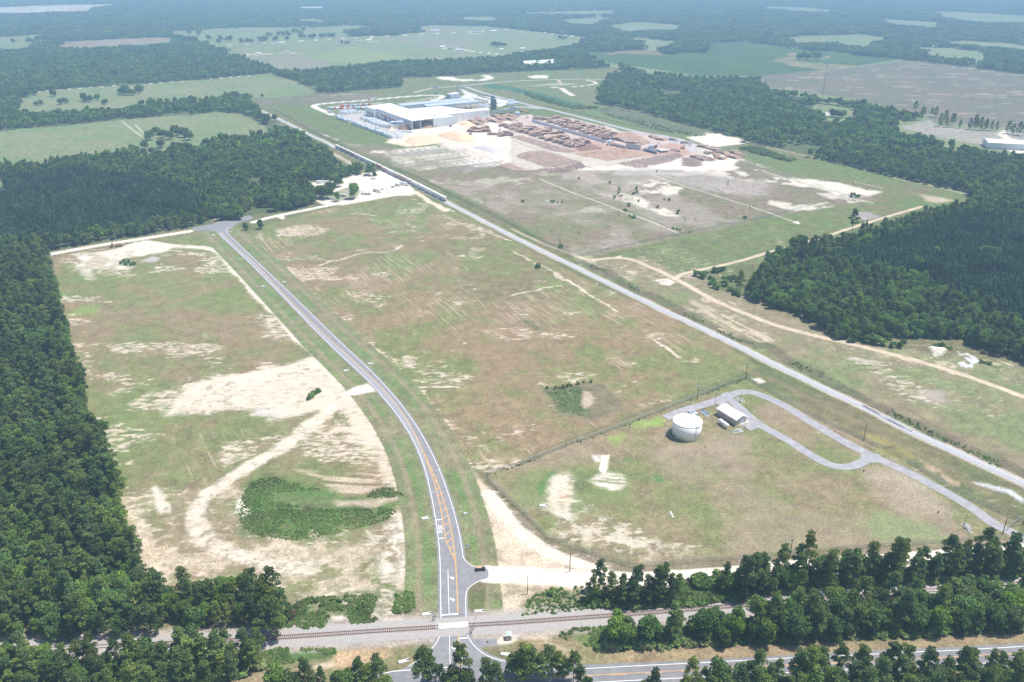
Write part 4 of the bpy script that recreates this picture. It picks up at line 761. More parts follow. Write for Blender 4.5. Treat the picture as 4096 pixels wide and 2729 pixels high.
def jgrid(x0, x1, y0, y1, s, seed, jit=.42):
    r = np.random.default_rng(seed); xs = np.arange(x0, x1, s); ys = np.arange(y0, y1, s); X, Y = np.meshgrid(xs, ys)
    X = X + (np.arange(len(ys)) % 2)[:, None] * s * .5 * (jit > .2); X = X.ravel() + r.uniform(-jit, jit, X.size) * s; Y = Y.ravel() + r.uniform(-jit, jit, Y.size) * s; return X, Y
def toV(X, Y, z=0):
    d = Y * math.cos(PITCH) + (CAM_H - z) * math.sin(PITCH); up = Y * math.sin(PITCH) - (CAM_H - z) * math.cos(PITCH)
    return (X / d * FPX + 2048) / K, (1364.5 - up / d * FPX) / K
def infield(X, Y):
    m = inside(X, Y, SITE)
    for o in OPEN: m |= inside(X, Y, o)
    for gv in GROVES: m &= ~inside(X, Y, gv)
    return m
def plantation(X, Y):
    m = np.zeros(X.shape, bool)
    for p in PLANTF: m |= inside(X, Y, p)
    return m
VIS = []
def frame_ok(X, Y, pad=90):
    u, v = toV(X, Y, 6); return (u > -pad) & (u < 2354 + pad)
# near and middle woods -------------------------------------------------
def scatter(poly, s, seed, jit=.42):
    a = np.array(poly); X, Y = jgrid(a[:, 0].min(), a[:, 0].max(), a[:, 1].min(), a[:, 1].max(), s, seed, jit)
    k = inside(X, Y, poly); X, Y = X[k], Y[k]; u, v = toV(X, Y, 12); k = (u > -110) & (u < 2464) & (v < 1590); return X[k], Y[k]
stock = {'pine': [], 'broad': []}
def put(X, Y, pine_share, where, seed):
    r = np.random.default_rng(seed); q = fbm(X, Y, 30, seed + 300, 2); isp = (r.random(len(X)) * .6 + q * .4) < pine_share
    for x, y, p in zip(X, Y, isp): stock['pine' if p else 'broad'].append((x, y, where))
for poly, s, sh, wh, sd_ in ((W_C, 5.0, .66, 'in the front row below the highway', 1), (W_DL, 4.9, .66, 'in the belt between railway and highway', 2), (W_A1, 3.8, .72, 'in the belt between white track and railway', 3), (W_A2, 3.9, .62, 'in the belt between white track and railway', 4), (W_B, 4.7, .34, 'in the belt between railway and highway', 5), (W_LEFT, 5.0, .52, 'in the dense wood along the left field', 6), (W_RIGHT, 5.4, .3, 'in the oak wood beside the dark plantation', 7)):
    X, Y = scatter(poly, s, sd_)
    if poly is W_RIGHT:
        k = ~inside(X, Y, PLANTN); X, Y = X[k], Y[k]
    put(X, Y, sh, wh, sd_)
for u, v in ((705, 1583), (722, 1597), (741, 1584), (776, 1578), (800, 1590), (828, 1575), (847, 1592), (870, 1576), (886, 1588), (972, 1584), (990, 1572), (1012, 1573), (1040, 1590), (1060, 1578), (1075, 1590), (1118, 1598), (1140, 1596), (1185, 1560), (1205, 1572), (1222, 1563), (1243, 1566), (1262, 1552), (1281, 1560), (1298, 1566), (1318, 1570), (1335, 1578), (1350, 1590), (1475, 1620), (1500, 1622), (670, 1600), (640, 1590)):
    stock['pine' if (u * 7 + v) % 5 else 'broad'].append((*g(u, v), 'in the front row below the highway'))
def single(key, i, u, v, name, label, group=None, s=1.0, cat='tree', rz=None):
    cm, tm = PROTO[key][i % len(PROTO[key])]; x, y = g(u, v) if not isinstance(u, tuple) else u
    t = thing(name, label, cat, (x, y, 0), rz if rz is not None else random.uniform(0, 6.28), group); t.scale = (s, s, s * random.uniform(.92, 1.1))
    c = bpy.data.objects.new('crown', cm); C.objects.link(c); c.parent = t
    if tm is not None:
        k = bpy.data.objects.new('trunk', tm); C.objects.link(k); k.parent = t
    return t
WN = {'pine': 'pine_tree', 'broad': 'broadleaf_tree'}
LB = {'pine': 'tall green pine ', 'broad': 'leafy broadleaf tree '}
for kk, L in stock.items():
    L.sort(key=lambda t: t[0] ** 2 * .3 + t[1] ** 2)
    for i, (x, y, wh) in enumerate(L[:296]):
        single(kk, random.randrange(6), (x, y), 0, WN[kk], LB[kk] + wh, ('pines ' if kk == 'pine' else 'broadleaf trees ') + wh, random.uniform(.6, 1.15))
    rest = np.array([(x, y) for x, y, _ in L[296:]]); d = np.hypot(rest[:, 0], rest[:, 1])
    instance_stuff({'pine': 'pine_wood', 'broad': 'broadleaf_wood'}[kk], {'pine': 'dense mass of pines behind the nearest pine trees', 'broad': 'dense mass of leafy crowns behind the nearest broadleaf trees'}[kk], rest, proto_coll(kk + '_near', [joined(kk, i) for i in range(6)]), 6, .65, 1.2, .22, seed=3)
X, Y = scatter(PLANTN, 3.5, 21, .22); instance_stuff('pine_plantation', 'dark even plantation of young pines at the right edge', np.stack([X, Y], 1), proto_coll('cone_near', [joined('cone', i) for i in range(4)]), 4, .8, 1.15, seed=4)
def band(y0, y1, s, seed):
    hw = y1 * .78 + 60; X, Y = jgrid(-hw, hw, y0, y1, s, seed); k = frame_ok(X, Y); X, Y = X[k], Y[k]; wp = 0 if y0 < 1000 else 14 if y0 < 2000 else 30
    k = ~infield(X + (fbm(X, Y, 45 + wp, 91, 3) - .5) * wp * 2.4, Y + (fbm(X, Y, 45 + wp, 95, 3) - .5) * wp * 4) & (fbm(X, Y, 55, 97, 3) > (.30 if y0 < 1000 else .33)); return X[k], Y[k]
X, Y = band(560, 1150, 6.3, 31); pl = plantation(X, Y)
r_ = np.random.default_rng(77); q = fbm(X, Y, 60, 400, 2); pin = (~pl) & ((r_.random(len(X)) * .5 + q * .5) < .4); br = (~pl) & (~pin)
instance_stuff('middle_broadleaf_wood', 'leafy woods around the lumber plant and the pastures', np.stack([X[br], Y[br]], 1), proto_coll('broad_mid', [joined('mid', i) for i in range(4)]), 4, .75, 1.25, seed=6)
instance_stuff('middle_pine_wood', 'pines scattered through the woods around the lumber plant', np.stack([X[pin], Y[pin]], 1), proto_coll('pine_mid', [joined('midpine', i) for i in range(4)]), 4, .75, 1.1, seed=7)
hw = 900; X, Y = jgrid(-1200, 1200, 560, 1500, 4.0, 33, .25); k = plantation(X, Y) & ~infield(X, Y) & frame_ok(X, Y); instance_stuff('left_plantation', 'rows of young pines in the plantation beyond the gravel lane', np.stack([X[k], Y[k]], 1), proto_coll('cone_near', []), 4, .9, 1.35, seed=8)
X, Y = band(1150, 2600, 8.6, 35); pl = plantation(X, Y) & (Y < 1500); k = ~pl
instance_stuff('distant_wood', 'wide bluish woods beyond the plant', np.stack([X[k], Y[k]], 1), proto_coll('far_tree', [PROTO['far'][i][0] for i in range(4)]), 4, .75, 1.3, seed=9)
cl = [clump_mesh('far_clump', i, 14, 12, M_BROAD, '') for i in range(4)] + [clump_cone('far_pines', i, 14, 26) for i in range(2)]
X, Y = band(2600, 4600, 25, 37); X2, Y2 = band(4600, 9500, 36, 38)
instance_stuff('far_forest', 'hazy blue forest reaching to the top of the view', np.stack([np.r_[X], np.r_[Y]], 1), proto_coll('far_clumps', cl), 6, .95, 1.25, seed=10)
instance_stuff('farthest_forest', 'palest blue forest close to the horizon', np.stack([X2, Y2], 1), proto_coll('far_clumps', cl), 6, 1.35, 1.7, seed=11)
# ---------------------------------------------------------------- haze
def build_haze():
    mb = MB(); mb.box((0, 9000, -3), (34000, 22000, 262)); m = bpy.data.materials.new('haze_air'); m.use_nodes = True; n = m.node_tree
    for q in list(n.nodes):
        if q.type == 'BSDF_PRINCIPLED': n.nodes.remove(q)
    v = n.nodes.new('ShaderNodeVolumePrincipled'); v.inputs['Density'].default_value = HAZE_D; v.inputs['Color'].default_value = HAZE_C; v.inputs['Anisotropy'].default_value = 0
    n.links.new(v.outputs[0], n.nodes['Material Output'].inputs['Volume']); o = mb.build('haze', m); o['kind'] = 'stuff'
HAZE_D = 1.85e-4; HAZE_C = (.45, .70, 1.0, 1)
# ---------------------------------------------------------------- roads and markings
M_ASPH = mat('asphalt', (.215, .21, .22), .9, scale=.35, col2=(.285, .28, .285)); M_ASPH2 = mat('asphalt_highway', (.20, .195, .205), .9, scale=.3, col2=(.26, .255, .265))
M_WHITE = mat('road_paint_white', (.88, .88, .86), .6, var=.05, scale=3); M_YEL = mat('road_paint_yellow', (.86, .46, .10), .6, var=.06, scale=3)
M_CONC = mat('concrete', (.62, .60, .56), .85, scale=1.5, var=.1); M_PANEL = mat('crossing_concrete', (.80, .79, .77), .8, var=.05, scale=2)
M_GALV = mat('galvanised_steel', (.55, .57, .58), .45, .6, scale=4); M_DARK = mat('dark_steel', (.05, .05, .055), .6, .3, scale=4)
M_RUST = mat('rusty_rail', (.22, .12, .09), .8, .1, col2=(.30, .18, .14), scale=5); M_TIE = mat('timber_sleeper', (.14, .095, .075), .9, col2=(.22, .16, .13), scale=4)
M_BALL = mat('railway_ballast', (.32, .295, .28), .95, col2=(.46, .425, .40), scale=2.2, bump=.3); M_BALL2 = mat('spur_ballast', (.36, .365, .38), .95, col2=(.54, .54, .55), scale=2.5, bump=.3); M_GLINT = mat('spur_glint_dust', (.80, .80, .79), .9, var=.06, scale=3)
def struct(mb, name, m):
    o = mb.build(name, m); o['kind'] = 'structure'; return o
def band2(A, B, n, z):
    mb = MB(); a = resample(A, n); b = resample(B, n); mb.add([(p[0], p[1], z) for q in zip(a, b) for p in q], [(2 * i, 2 * i + 2, 2 * i + 3, 2 * i + 1) for i in range(n - 1)]); return mb
def outset(A, B, k):
    """widen two edge lines away from each other by k metres"""
    n = 90; a = resample(A, n); b = resample(B, n); A2 = []; B2 = []
    for p, q in zip(a, b):
        d = math.hypot(q[0] - p[0], q[1] - p[1]) or 1; e = ((q[0] - p[0]) / d * k, (q[1] - p[1]) / d * k); A2.append((p[0] - e[0], p[1] - e[1])); B2.append((q[0] + e[0], q[1] + e[1]))
    return A2, B2
RR = ROAD_R + zq(1, 3, '1912,560 1920,700 1925,850 1930,1000'); RL = smooth_line(ROAD_L, 1); RR_ = smooth_line(RR, 1)
A2, B2 = outset(RL, RR_, 1.1); mb = band2(A2, B2, 90, .05); struct(mb, 'access_road', M_ASPH)
ol_a = resample(ROAD_L[:13], 60); ol_b = resample(YEL, 60); mb = band2([(p[0] * .98 + q[0] * .02, p[1] * .98 + q[1] * .02) for p, q in zip(ol_a, ol_b)], ol_b, 60, .0605); struct(mb, 'older_lane', mat('asphalt_light', (.285, .285, .30), .9, scale=.4, col2=(.35, .35, .36)))
mb = MB(); mb.poly(smooth_line(zq(1, 3, '1885,380 1905,428 1933,460 1990,498 2070,518 2135,527 2137,617 2070,635 2000,668 1950,708 1928,760 1926,830'), 1), .055); struct(mb, 'side_road', M_ASPH)
mb = MB(); mb.poly(vq('440,524 480,517 520,507 545,500 575,495 584,503 560,509 542,516 528,526 526,540 530,550 514,553 505,540 498,533 480,529 448,531'), .056); struct(mb, 'road_junction', M_ASPH)
mb = MB(); mb.poly(zq(1, 3, '1685,1008 1655,1035 1660,1110 1640,1180 1600,1262 1530,1345 1440,1405 1350,1440 1250,1475 1250,1500 2354,1520 2354,1372 2250,1350 2150,1312 2050,1250 2000,1200 1978,1150 1968,1100 1955,1040 1938,1000'), .04); mb.poly(zq(1, 3, '1960,1172 2205,1172 2215,1228 2150,1240 2055,1252 2000,1222'), .03); struct(mb, 'crossing_road', M_ASPH)
HWU = vq('560,1640 700,1602 824,1568.5 864,1554 901,1544.5 1000,1536 1177,1519.5 1260,1526 1337,1529 1427,1524.5 1577,1519.5 1700,1512.7 1850,1504 2076,1492.6 2201,1487.6 2354,1479 2520,1469'); HWL = vq('560,1680 700,1650 900,1625 1100,1604 1377,1583 1567,1573 1776,1561 1886,1556 2160,1543 2354,1532 2520,1523')
mb = band2(HWU, HWL, 60, .06); struct(mb, 'highway', M_ASPH2)
mb = MB(); mb.strip(LOOP, 6.4, .05); mb.strip(LOOP2, 6.0, .056); mb.poly(zq(2, 2, '2075,640 2160,690 2260,745 2330,800 2260,800 2195,826 2110,772'), .045); mb.poly(zq(2, 2, '1935,480 2000,470 1985,510 1960,545 2010,600 2060,650 1970,590 1900,590 1870,560'), .062); mb.poly(zq(3, 2, '830,990 905,1000 960,1030 1010,1060 1000,1120 930,1118 880,1140 850,1060 855,1030'), .062); struct(mb, 'compound_driveway', mat('old_asphalt', (.29, .285, .295), .9, col2=(.40, .39, .40), scale=.25))
PR = zq(1, 0, '1620,812 1760,800 1900,790 2050,775 2354,748') + zq(2, 0, '300,735 600,728 840,731'); PE = zq(1, 0, '1930,800 2100,860 2354,925') + zq(2, 0, '150,965 400,1020 640,1080 900,1150 1200,1225 1400,1262')
mb = MB(); mb.strip(smooth_line(PR), 9, .05); mb.strip(smooth_line(PE), 10, .06); mb.strip(smooth_line(zq(2, 0, '20,985 150,985 260,1000')), 16, .055); struct(mb, 'plant_road', mat('plant_asphalt', (.40, .39, .39), .9, var=.08, scale=.1))
# painted markings lie on the roads
def paint(name, fn, m, z=.075):
    mb = MB(); fn(mb, z); o = mb.build(name, m); o['kind'] = 'structure'
def offline(L, k):
    L2, _ = outset(L, [(p[0] + 1e-3, p[1]) for p in L], 0) if False else (L, None); out = []
    for i, p in enumerate(L2):
        a = L2[max(i - 1, 0)]; b = L2[min(i + 1, len(L2) - 1)]; d = math.hypot(b[0] - a[0], b[1] - a[1]) or 1; out.append((p[0] - (b[1] - a[1]) / d * k, p[1] + (b[0] - a[0]) / d * k))
    return out
GL = zq(1, 2, '1540,1020 1580,1130 1640,1300 1690,1500 1703,1568') + zq(1, 3, '1710,60 1730,190 1745,270 1780,350 1830,455'); GRT = zq(1, 2, '1540,1020 1600,1150 1680,1330 1740,1520 1757,1568') + zq(1, 3, '1785,130 1810,270 1825,400 1832,460')
def yl(mb, z):
    for L in (smooth_line(YEL), smooth_line(GL, 1), smooth_line(GRT, 1), zq(1, 3, '1832,460 1840,560 1848,760 1853,940'), zq(1, 3, '1859,1115 1866,1420')):
        mb.strip(offline(L, .16), .15, z); mb.strip(offline(L, -.16), .15, z)
    for r_, q in ((2, '1605,1190 1622,1165|1620,1245 1640,1225|1645,1305 1665,1275|1660,1365 1690,1345|1675,1430 1705,1405|1690,1500 1727,1470|1705,1565 1747,1535'), (3, '1718,70 1752,38|1728,135 1770,100|1738,215 1787,172|1752,283 1800,243|1775,345 1810,318|1803,405 1822,390')):
        for s in q.split('|'): mb.strip(zq(1, r_, s), .32, z + .004)
    HY = vq('900,1590 1131.7,1567') + zq(2, 3, '740,1507 1600,1463 1900,1445 2140,1432') + zq(3, 3, '130,1415 1000,1375 2240,1310 2900,1272'); HY = resample(HY, 80)
    mb.strip(offline(HY, .2), .18, z); 
    for i in range(0, 79, 4): mb.strip(offline(HY[i:i + 3], -.2), .18, z)
paint('yellow_markings', yl, M_YEL)
def wl(mb, z):
    mb.strip(RL, .26, z); mb.strip(smooth_line(ROAD_R + zq(1, 3, '1930,460 1980,498 2030,514 2060,519'), 1), .26, z); mb.strip(smooth_line(zq(1, 3, '2135,615 2060,633 1995,668 1948,708 1927,760 1925,850 1930,1000'), 1), .26, z)
    mb.strip(smooth_line(zq(1, 3, '1697,1115 1670,1190 1600,1280 1520,1350 1400,1420'), 1), .26, z); mb.strip(smooth_line(zq(1, 3, '1935,1095 1945,1150 1990,1220 2060,1290 2150,1340 2250,1370 2354,1387') + zq(2, 3, '130,1412 300,1430')), .26, z)
    for q, w_ in (('1763,535 1766,700 1774,940', .22), ('1703,952 1857,942', .62), ('1652,80 1710,75', .55), ('1675,250 1730,244', .55), ('1866,1168 1944,1161', .6), ('1777,1118 1779,1300 1784,1425', .22), ('1672,125 1708,199', .5), ('1704,127 1680,199', .5), ('1886,1236 1934,1351', .55), ('1926,1240 1893,1353', .55)): mb.strip(zq(1, 3, q), w_, z)
    mb.strip(zq(1, 3, '1100,1507 1260,1468 1530,1450 1650,1441 1820,1428'), .34, z); mb.strip(zq(2, 3, '250,1450 400,1455 690,1443 1200,1416 1630,1395 2110,1370') + zq(3, 3, '340,1340 1200,1300 1740,1275 2354,1240 2900,1205'), .26, z); mb.strip(vq('900,1612 1100,1590 1377,1568.5') + zq(2, 3, '1560,1530') + zq(3, 3, '40,1485 480,1465 1550,1415 2354,1375 2900,1345'), .26, z)
    head = zq(0, 1, '2015,585 2005,568 1990,560 1960,556 1800,560'); mb.strip(head, .26, z); mb.strip(zq(0, 1, '2080,560 2078,548 2090,530 2130,515 2200,498'), .26, z)
    ar = cq(cJ, '692,1150 716,1150 718,1175 735,1190 768,1192 762,1158 820,1207 758,1255 762,1218 730,1216 700,1200 691,1175'); c0 = zq(1, 3, '1800,612')[0]
    for q in ('1800,612', '1803,808', '1818,1258'):
        c1 = zq(1, 3, q)[0]; mb.poly([(p[0] - c0[0] + c1[0], p[1] - c0[1] + c1[1]) for p in ar], z)
    def R_(cx, cy, s, fl):     # the letter R of the railway warning
        f = -1 if fl else 1
        for pts in (((-.3, -.9), (-.3, .9)), ((-.3, .8), (.25, .8), (.32, .45), (.25, .1), (-.3, .1)), ((.0, .1), (.32, -.9))): mb.strip([(cx + f * a * s, cy + f * b * s) for a, b in pts], .16, z)
    for q, fl in (('1673,160', 1), ('1713,158', 1), ('1886,1297', 0), ('1931,1290', 0)):
        p = zq(1, 3, q)[0]; R_(p[0], p[1], 1.15, fl)
paint('white_markings', wl, M_WHITE)
# ---------------------------------------------------------------- railways
def bed(name, L, w0, w1, h, m):
    L = resample(L, 120); rows = [offline(L, k) for k in (w0 / 2, w1 / 2, -w1 / 2, -w0 / 2)]; zs = (.02, h, h, .02); mb = MB(); n = len(L); v = []
    for r_, z in zip(rows, zs): v += [(p[0], p[1], z) for p in r_]
    mb.add(v, [(j * n + i, j * n + i + 1, (j + 1) * n + i + 1, (j + 1) * n + i) for j in range(3) for i in range(n - 1)][::1]); 
    o = mb.build(name, m); o['kind'] = 'structure'
def rails(L, gauge, z, w_=.09, h=.14):
    out = []
    for k in (gauge / 2, -gauge / 2):
        mb = MB(); q = offline(L, k); a = offline(q, w_ / 2); b = offline(q, -w_ / 2); n = len(q); v = []
        for row, zz in ((a, z), (a, z + h), (b, z + h), (b, z)): v += [(p[0], p[1], zz) for p in row]
        mb.add(v, [(j * n + i, j * n + i + 1, (j + 1) * n + i + 1, (j + 1) * n + i) for j in range(3) for i in range(n - 1)]); out.append(mb)
    return out
bed('railway_bed', RAIL, 11, 6, .30, M_BALL); bed('spur_bed', SPUR, 5.8, 4.4, .25, M_BALL2)
RL2 = resample(RAIL, 240)
t = thing('railway_track', 'rusty single railway track on dark timber sleepers crossing the access road', 'railway track', (0, 0, 0))
for q in rails(RL2, 1.6, .40, .16, .16): q.build('rail', M_RUST, t)
ties = []; cx0, cx1 = zq(1, 3, '1640,1070')[0][0], zq(1, 3, '1965,1045')[0][0]
acc = resample(RAIL, int(sum(math.hypot(b[0] - a[0], b[1] - a[1]) for a, b in zip(RAIL, RAIL[1:])) / .82))
for a, b in zip(acc, acc[1:]):
    if cx0 < a[0] < cx1: continue
    u, v = toV(np.array([a[0]]), np.array([a[1]])); 
    if u[0] < 250 or u[0] > 1760: continue
    ties.append((a[0], a[1], math.atan2(b[1] - a[1], b[0] - a[0]) + random.uniform(-.03, .03), 2.5 + random.uniform(-.15, .3)))
ties.sort(key=lambda q: q[0] ** 2 + q[1] ** 2 * .2); tm = MB(); tm.box((0, 0, .26), (.30, 2.7, .17)); tme = tm.mesh('sleeper'); tme.materials.append(M_TIE)
for x, y, a, w_ in ties[:100]:
    o = bpy.data.objects.new('sleeper', tme); C.objects.link(o); o.parent = t; o.location = (x, y, 0); o.rotation_euler = (0, 0, a)
mb = MB()
for x, y, a, w_ in ties[100:]: mb.box((x, y, .26), (.30, w_ + .2, .17), a)
o = mb.build('sleepers', M_TIE, t); o['kind'] = 'stuff'
t = thing('spur_track', 'shiny freight spur running diagonally past the middle field to the lumber plant', 'railway track', (0, 0, 0))
SL2 = resample(SPUR, 300)
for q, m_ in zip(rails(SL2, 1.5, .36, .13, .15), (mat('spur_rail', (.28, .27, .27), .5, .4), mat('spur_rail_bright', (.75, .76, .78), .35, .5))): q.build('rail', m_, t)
mb = MB(); mb.strip(offline(SL2, .55), 1.25, .335); mb.build('glint_dust_band', M_GLINT, t)  # pale band: sun glint and dust of the rail heads painted as colour
sw = zq(3, 2, '870,596 1000,665 1120,735 1250,800 1330,835'); mb = MB(); mb.strip(resample(sw, 30), 2.4, .28); mb.build('siding_bed', mat('siding_ties', (.25, .24, .26), .9, scale=3, var=.3), t)
for q in rails(resample(sw, 30), 1.2, .36, .14, .15): q.build('siding_rail', M_DARK, t)
# level crossing
t = thing('level_crossing', 'pale concrete crossing panels where the road crosses the railway', 'level crossing', (0, 0, 0))
P4 = [cX(318, 935), cX(1010, 888), cX(1012, 1015), cX(320, 1062)]
def bil(a, b): return tuple((P4[0][k] * (1 - a) + P4[1][k] * a) * (1 - b) + (P4[3][k] * (1 - a) + P4[2][k] * a) * b for k in (0, 1))
for i in range(5):
    mb = MB(); e = .004
    for b0, b1 in ((0, .27), (.30, .70), (.73, 1)):
        q = [bil(i / 5 + e, b0), bil((i + 1) / 5 - e, b0), bil((i + 1) / 5 - e, b1), bil(i / 5 + e, b1)]; mb.add([(p[0], p[1], .05) for p in q] + [(p[0], p[1], .58) for p in q], [(4, 7, 6, 5), (0, 1, 5, 4), (1, 2, 6, 5), (2, 3, 7, 6), (3, 0, 4, 7)])
    mb.build('panel', M_PANEL, t)
# ---------------------------------------------------------------- fences
def mesh_mat(name, col, alpha):
    m = bpy.data.materials.new(name); m.use_nodes = True; n = m.node_tree; b = n.nodes['Principled BSDF']; b.inputs['Base Color'].default_value = (*col, 1); b.inputs['Roughness'].default_value = .5; b.inputs['Metallic'].default_value = .4
    tr = n.nodes.new('ShaderNodeBsdfTransparent'); mx = n.nodes.new('ShaderNodeMixShader'); no = n.nodes.new('ShaderNodeTexNoise'); no.inputs['Scale'].default_value = 2; mr = n.nodes.new('ShaderNodeMapRange'); mr.inputs[3].default_value = alpha - .08; mr.inputs[4].default_value = alpha + .08
    tc = n.nodes.new('ShaderNodeTexCoord'); n.links.new(tc.outputs['Object'], no.inputs['Vector']); n.links.new(no.outputs['Fac'], mr.inputs[0]); n.links.new(mr.outputs[0], mx.inputs[0]); n.links.new(tr.outputs[0], mx.inputs[1]); n.links.new(b.outputs[0], mx.inputs[2]); n.links.new(mx.outputs[0], n.nodes['Material Output'].inputs['Surface']); return m
M_LINK = mesh_mat('chain_link', (.50, .52, .50), .34); M_LINKG = mesh_mat('chain_link_green', (.32, .42, .36), .34)
def fence(label, L, h, step, m, post_m, r=.05):
    t = thing('chain_link_fence', label, 'fence', (0, 0, 0)); tot = sum(math.hypot(b[0] - a[0], b[1] - a[1]) for a, b in zip(L, L[1:])); n = max(2, int(tot / step)); P_ = resample(L, n)
    mb = MB(); mb.wall(P_, .05, h, False); mb.build('wire_mesh', m, t)
    mb = MB()
    for a, b in zip(P_, P_[1:]): mb.tube((*a, h), (*b, h), r * .9, n=5, caps=False)
    mb.build('top_rail', post_m, t)
    pm = MB(); pm.tube((0, 0, 0), (0, 0, h + .12), r, n=6); me = pm.mesh('post'); me.materials.append(post_m)
    Q = sorted(P_, key=lambda p: p[0] ** 2 + p[1] ** 2)
    for p in Q[:98]:
        o = bpy.data.objects.new('post', me); C.objects.link(o); o.parent = t; o.location = (*p, 0)
    if len(Q) > 98:
        mb = MB()
        for p in Q[98:]: mb.tube((*p, 0), (*p, h + .1), r, n=5)
        o = mb.build('far_posts', post_m, t); o['kind'] = 'stuff'
    return t
fence('grey chain link fence along the left and front of the tank compound', FENCE_MAIN, 2.4, 4.2, M_LINK, M_GALV)
fence('chain link fence between the compound driveway and the diagonal spur', FENCE_E, 2.4, 4.5, M_LINK, M_GALV)
fence('greenish chain link fence around the bare ground of the lumber plant', FENCE_PLANT, 2.6, 6.5, M_LINKG, mat('green_post', (.30, .38, .33), .6))
fence('short chain link gate across the driveway by the right edge', [cG(1780, 800), cG(1900, 700), cG(2010, 630), cG(2195, 500)], 2.6, 1.6, M_LINK, M_GALV, .07)
fence('thin dark fence in the grass beyond the plant road', zq(2, 0, '330,985 560,1030 1000,1140 1500,1235'), 2.2, 14, M_LINKG, M_DARK)
# ---------------------------------------------------------------- poles and power lines
M_POLE = mat('pole_timber', (.10, .085, .075), .9, scale=3); M_POLEB = mat('pole_brown', (.22, .13, .09), .9, scale=3); M_CAN = mat('transformer_grey', (.68, .71, .74), .5, var=.05)
def pole(u, v, h, label, arms=0, can=False, m=M_POLE, group=None, name='utility_pole', r=.16, xy=None):
    x, y = xy or g(u, v); t = thing(name, label, 'utility pole', (x, y, 0), 0, group); mb = MB(); mb.tube((0, 0, 0), (0, 0, h), r * 1.1, r * .75, 9); mb.build('mast', m, t)
    for k in range(arms):
        mb = MB(); mb.box((0, 0, h - .5 - k * .8), (2.0, .12, .14), .3); [mb.tube((sx, sx * .3, h - .36 - k * .8), (sx, sx * .3, h - .15 - k * .8), .06, n=6) for sx in (-.9, 0, .9)]; mb.build('crossarm', m, t)
    if can:
        mb = MB(); [mb.lathe((sx, sy, h - 3.3), [(.08, 0), (.30, .05), (.32, .9), (.12, 1.0)], 10) for sx, sy in ((-.5, 0), (.45, .1), (0, -.5))]; mb.build('transformer', M_CAN, t)
    return (x, y, h)
p1 = pole(0, 0, 12.5, 'dark utility pole with three grey transformers beside the compound fence', 0, True, xy=zq(2, 2, '1703,540')[0], r=.2)
p2 = pole(0, 0, 11.5, 'dark utility pole at the far corner of the compound fence', 1, xy=zq(2, 2, '2147,360')[0], r=.2)
p3 = pole(0, 0, 11.5, 'dark utility pole between the driveway loop and the fence', 0, xy=zq(3, 2, '878,918')[0], r=.2)
p4 = pole(0, 0, 10.5, 'brown utility pole on a sandy patch at the start of the power line', 1, m=M_POLEB, xy=zq(2, 3, '530,553')[0], r=.2)
p5 = pole(0, 0, 11.0, 'dark utility pole behind the right belt of trees', 1, xy=zq(3, 3, '195,435')[0], r=.2)
p6 = pole(0, 0, 9.5, 'brown pole on the sand right of the level crossing', 0, m=M_POLEB, xy=zq(2, 3, '143,757')[0], r=.17)
p7 = pole(0, 0, 12, 'dark pole outside the driveway gate at the right edge', 1, xy=cG(2285, 625), r=.22)
p7b = pole(0, 0, 9, 'short dark pole beside the driveway gate', 0, xy=cG(1650, 900), r=.22)
p8 = pole(0, 0, 10, 'thin pole beside the gravel lane near the white yard entrance', 1, xy=zq(1, 1, '617,350')[0]); p9 = pole(0, 0, 10, 'thin pole on the far edge of the gravel lane by the spur', 1, xy=zq(1, 1, '1207,238')[0]); p10 = pole(0, 0, 9, 'pale pole beside the gravel lane above the scraper', 1, m=M_CONC, xy=zq(0, 1, '1066,660')[0])
def wires(label, A, B, ks=(-.8, .8), sag=1.0, r=.035):
    t = MB()
    for k in ks:
        pr = None
        for i in range(13):
            f = i / 12; p = (A[0] + (B[0] - A[0]) * f + k * .3, A[1] + (B[1] - A[1]) * f + k, A[2] + (B[2] - A[2]) * f - .4 - sag * 4 * f * (1 - f) - (abs(k) < .1) * .4)
            if pr: t.tube(pr, p, r, n=4, caps=False)
            pr = p
    tag(t.build('power_line', M_WIRE), label, 'power line')
M_WIRE = mat('wire', (.45, .45, .44), .5, .3)
wires('three wires between the transformer pole and the corner pole', p1, p2, (-.9, 0, .9)); wires('pair of long wires above the compound fence near the white track', p4, p5, (-.9, .9), 1.2); wires('pair of long wires from the tree belt pole towards the driveway gate', p5, p7b, (-.9, .9), 1.2)
wires('two wires above the fence between corner pole and loop pole', p2, p3, (-.5, .5), 1.2); wires('two wires from the loop pole towards the driveway gate', p3, p7, (-.5, .5), 1.4); wires('thin wires over the gravel lane by the white yard', p8, p9, (0,), .8)
# ---------------------------------------------------------------- water tank
M_TANK = mat('tank_white', (.88, .87, .84), .55, var=.03, scale=.6); M_ROOFW = mat('roof_white', (.86, .86, .85), .5, var=.03, scale=.4); M_STUCCO = mat('stucco_tan', (.52, .44, .40), .9, var=.08, scale=2); M_STUCCO2 = mat('stucco_grey', (.50, .47, .45), .9, scale=2)
L_ = cW(275, 1040); Rr = cW(970, 1080); fr = cW(640, 1225); rad = (Rr[0] - L_[0]) / 2 * .99; TC = ((L_[0] + Rr[0]) / 2 + .1, fr[1] + rad); HT = 9.0
t = thing('water_tank', 'big round white water tank with a shallow roof beside the shed', 'water tank', TC)
mb = MB(); mb.lathe((0, 0, 0), [(rad, 0), (rad, HT)], 64); mb.build('tank_wall', M_TANK, t, True); t.children[-1].data.shade_flat() if False else None
mb = MB(); mb.lathe((0, 0, HT), [(rad + .18, -.05), (rad + .18, .18), (rad, .2), (rad * .35, 1.0), (.2, 1.15)], 64); mb.build('tank_roof', M_ROOFW, t)
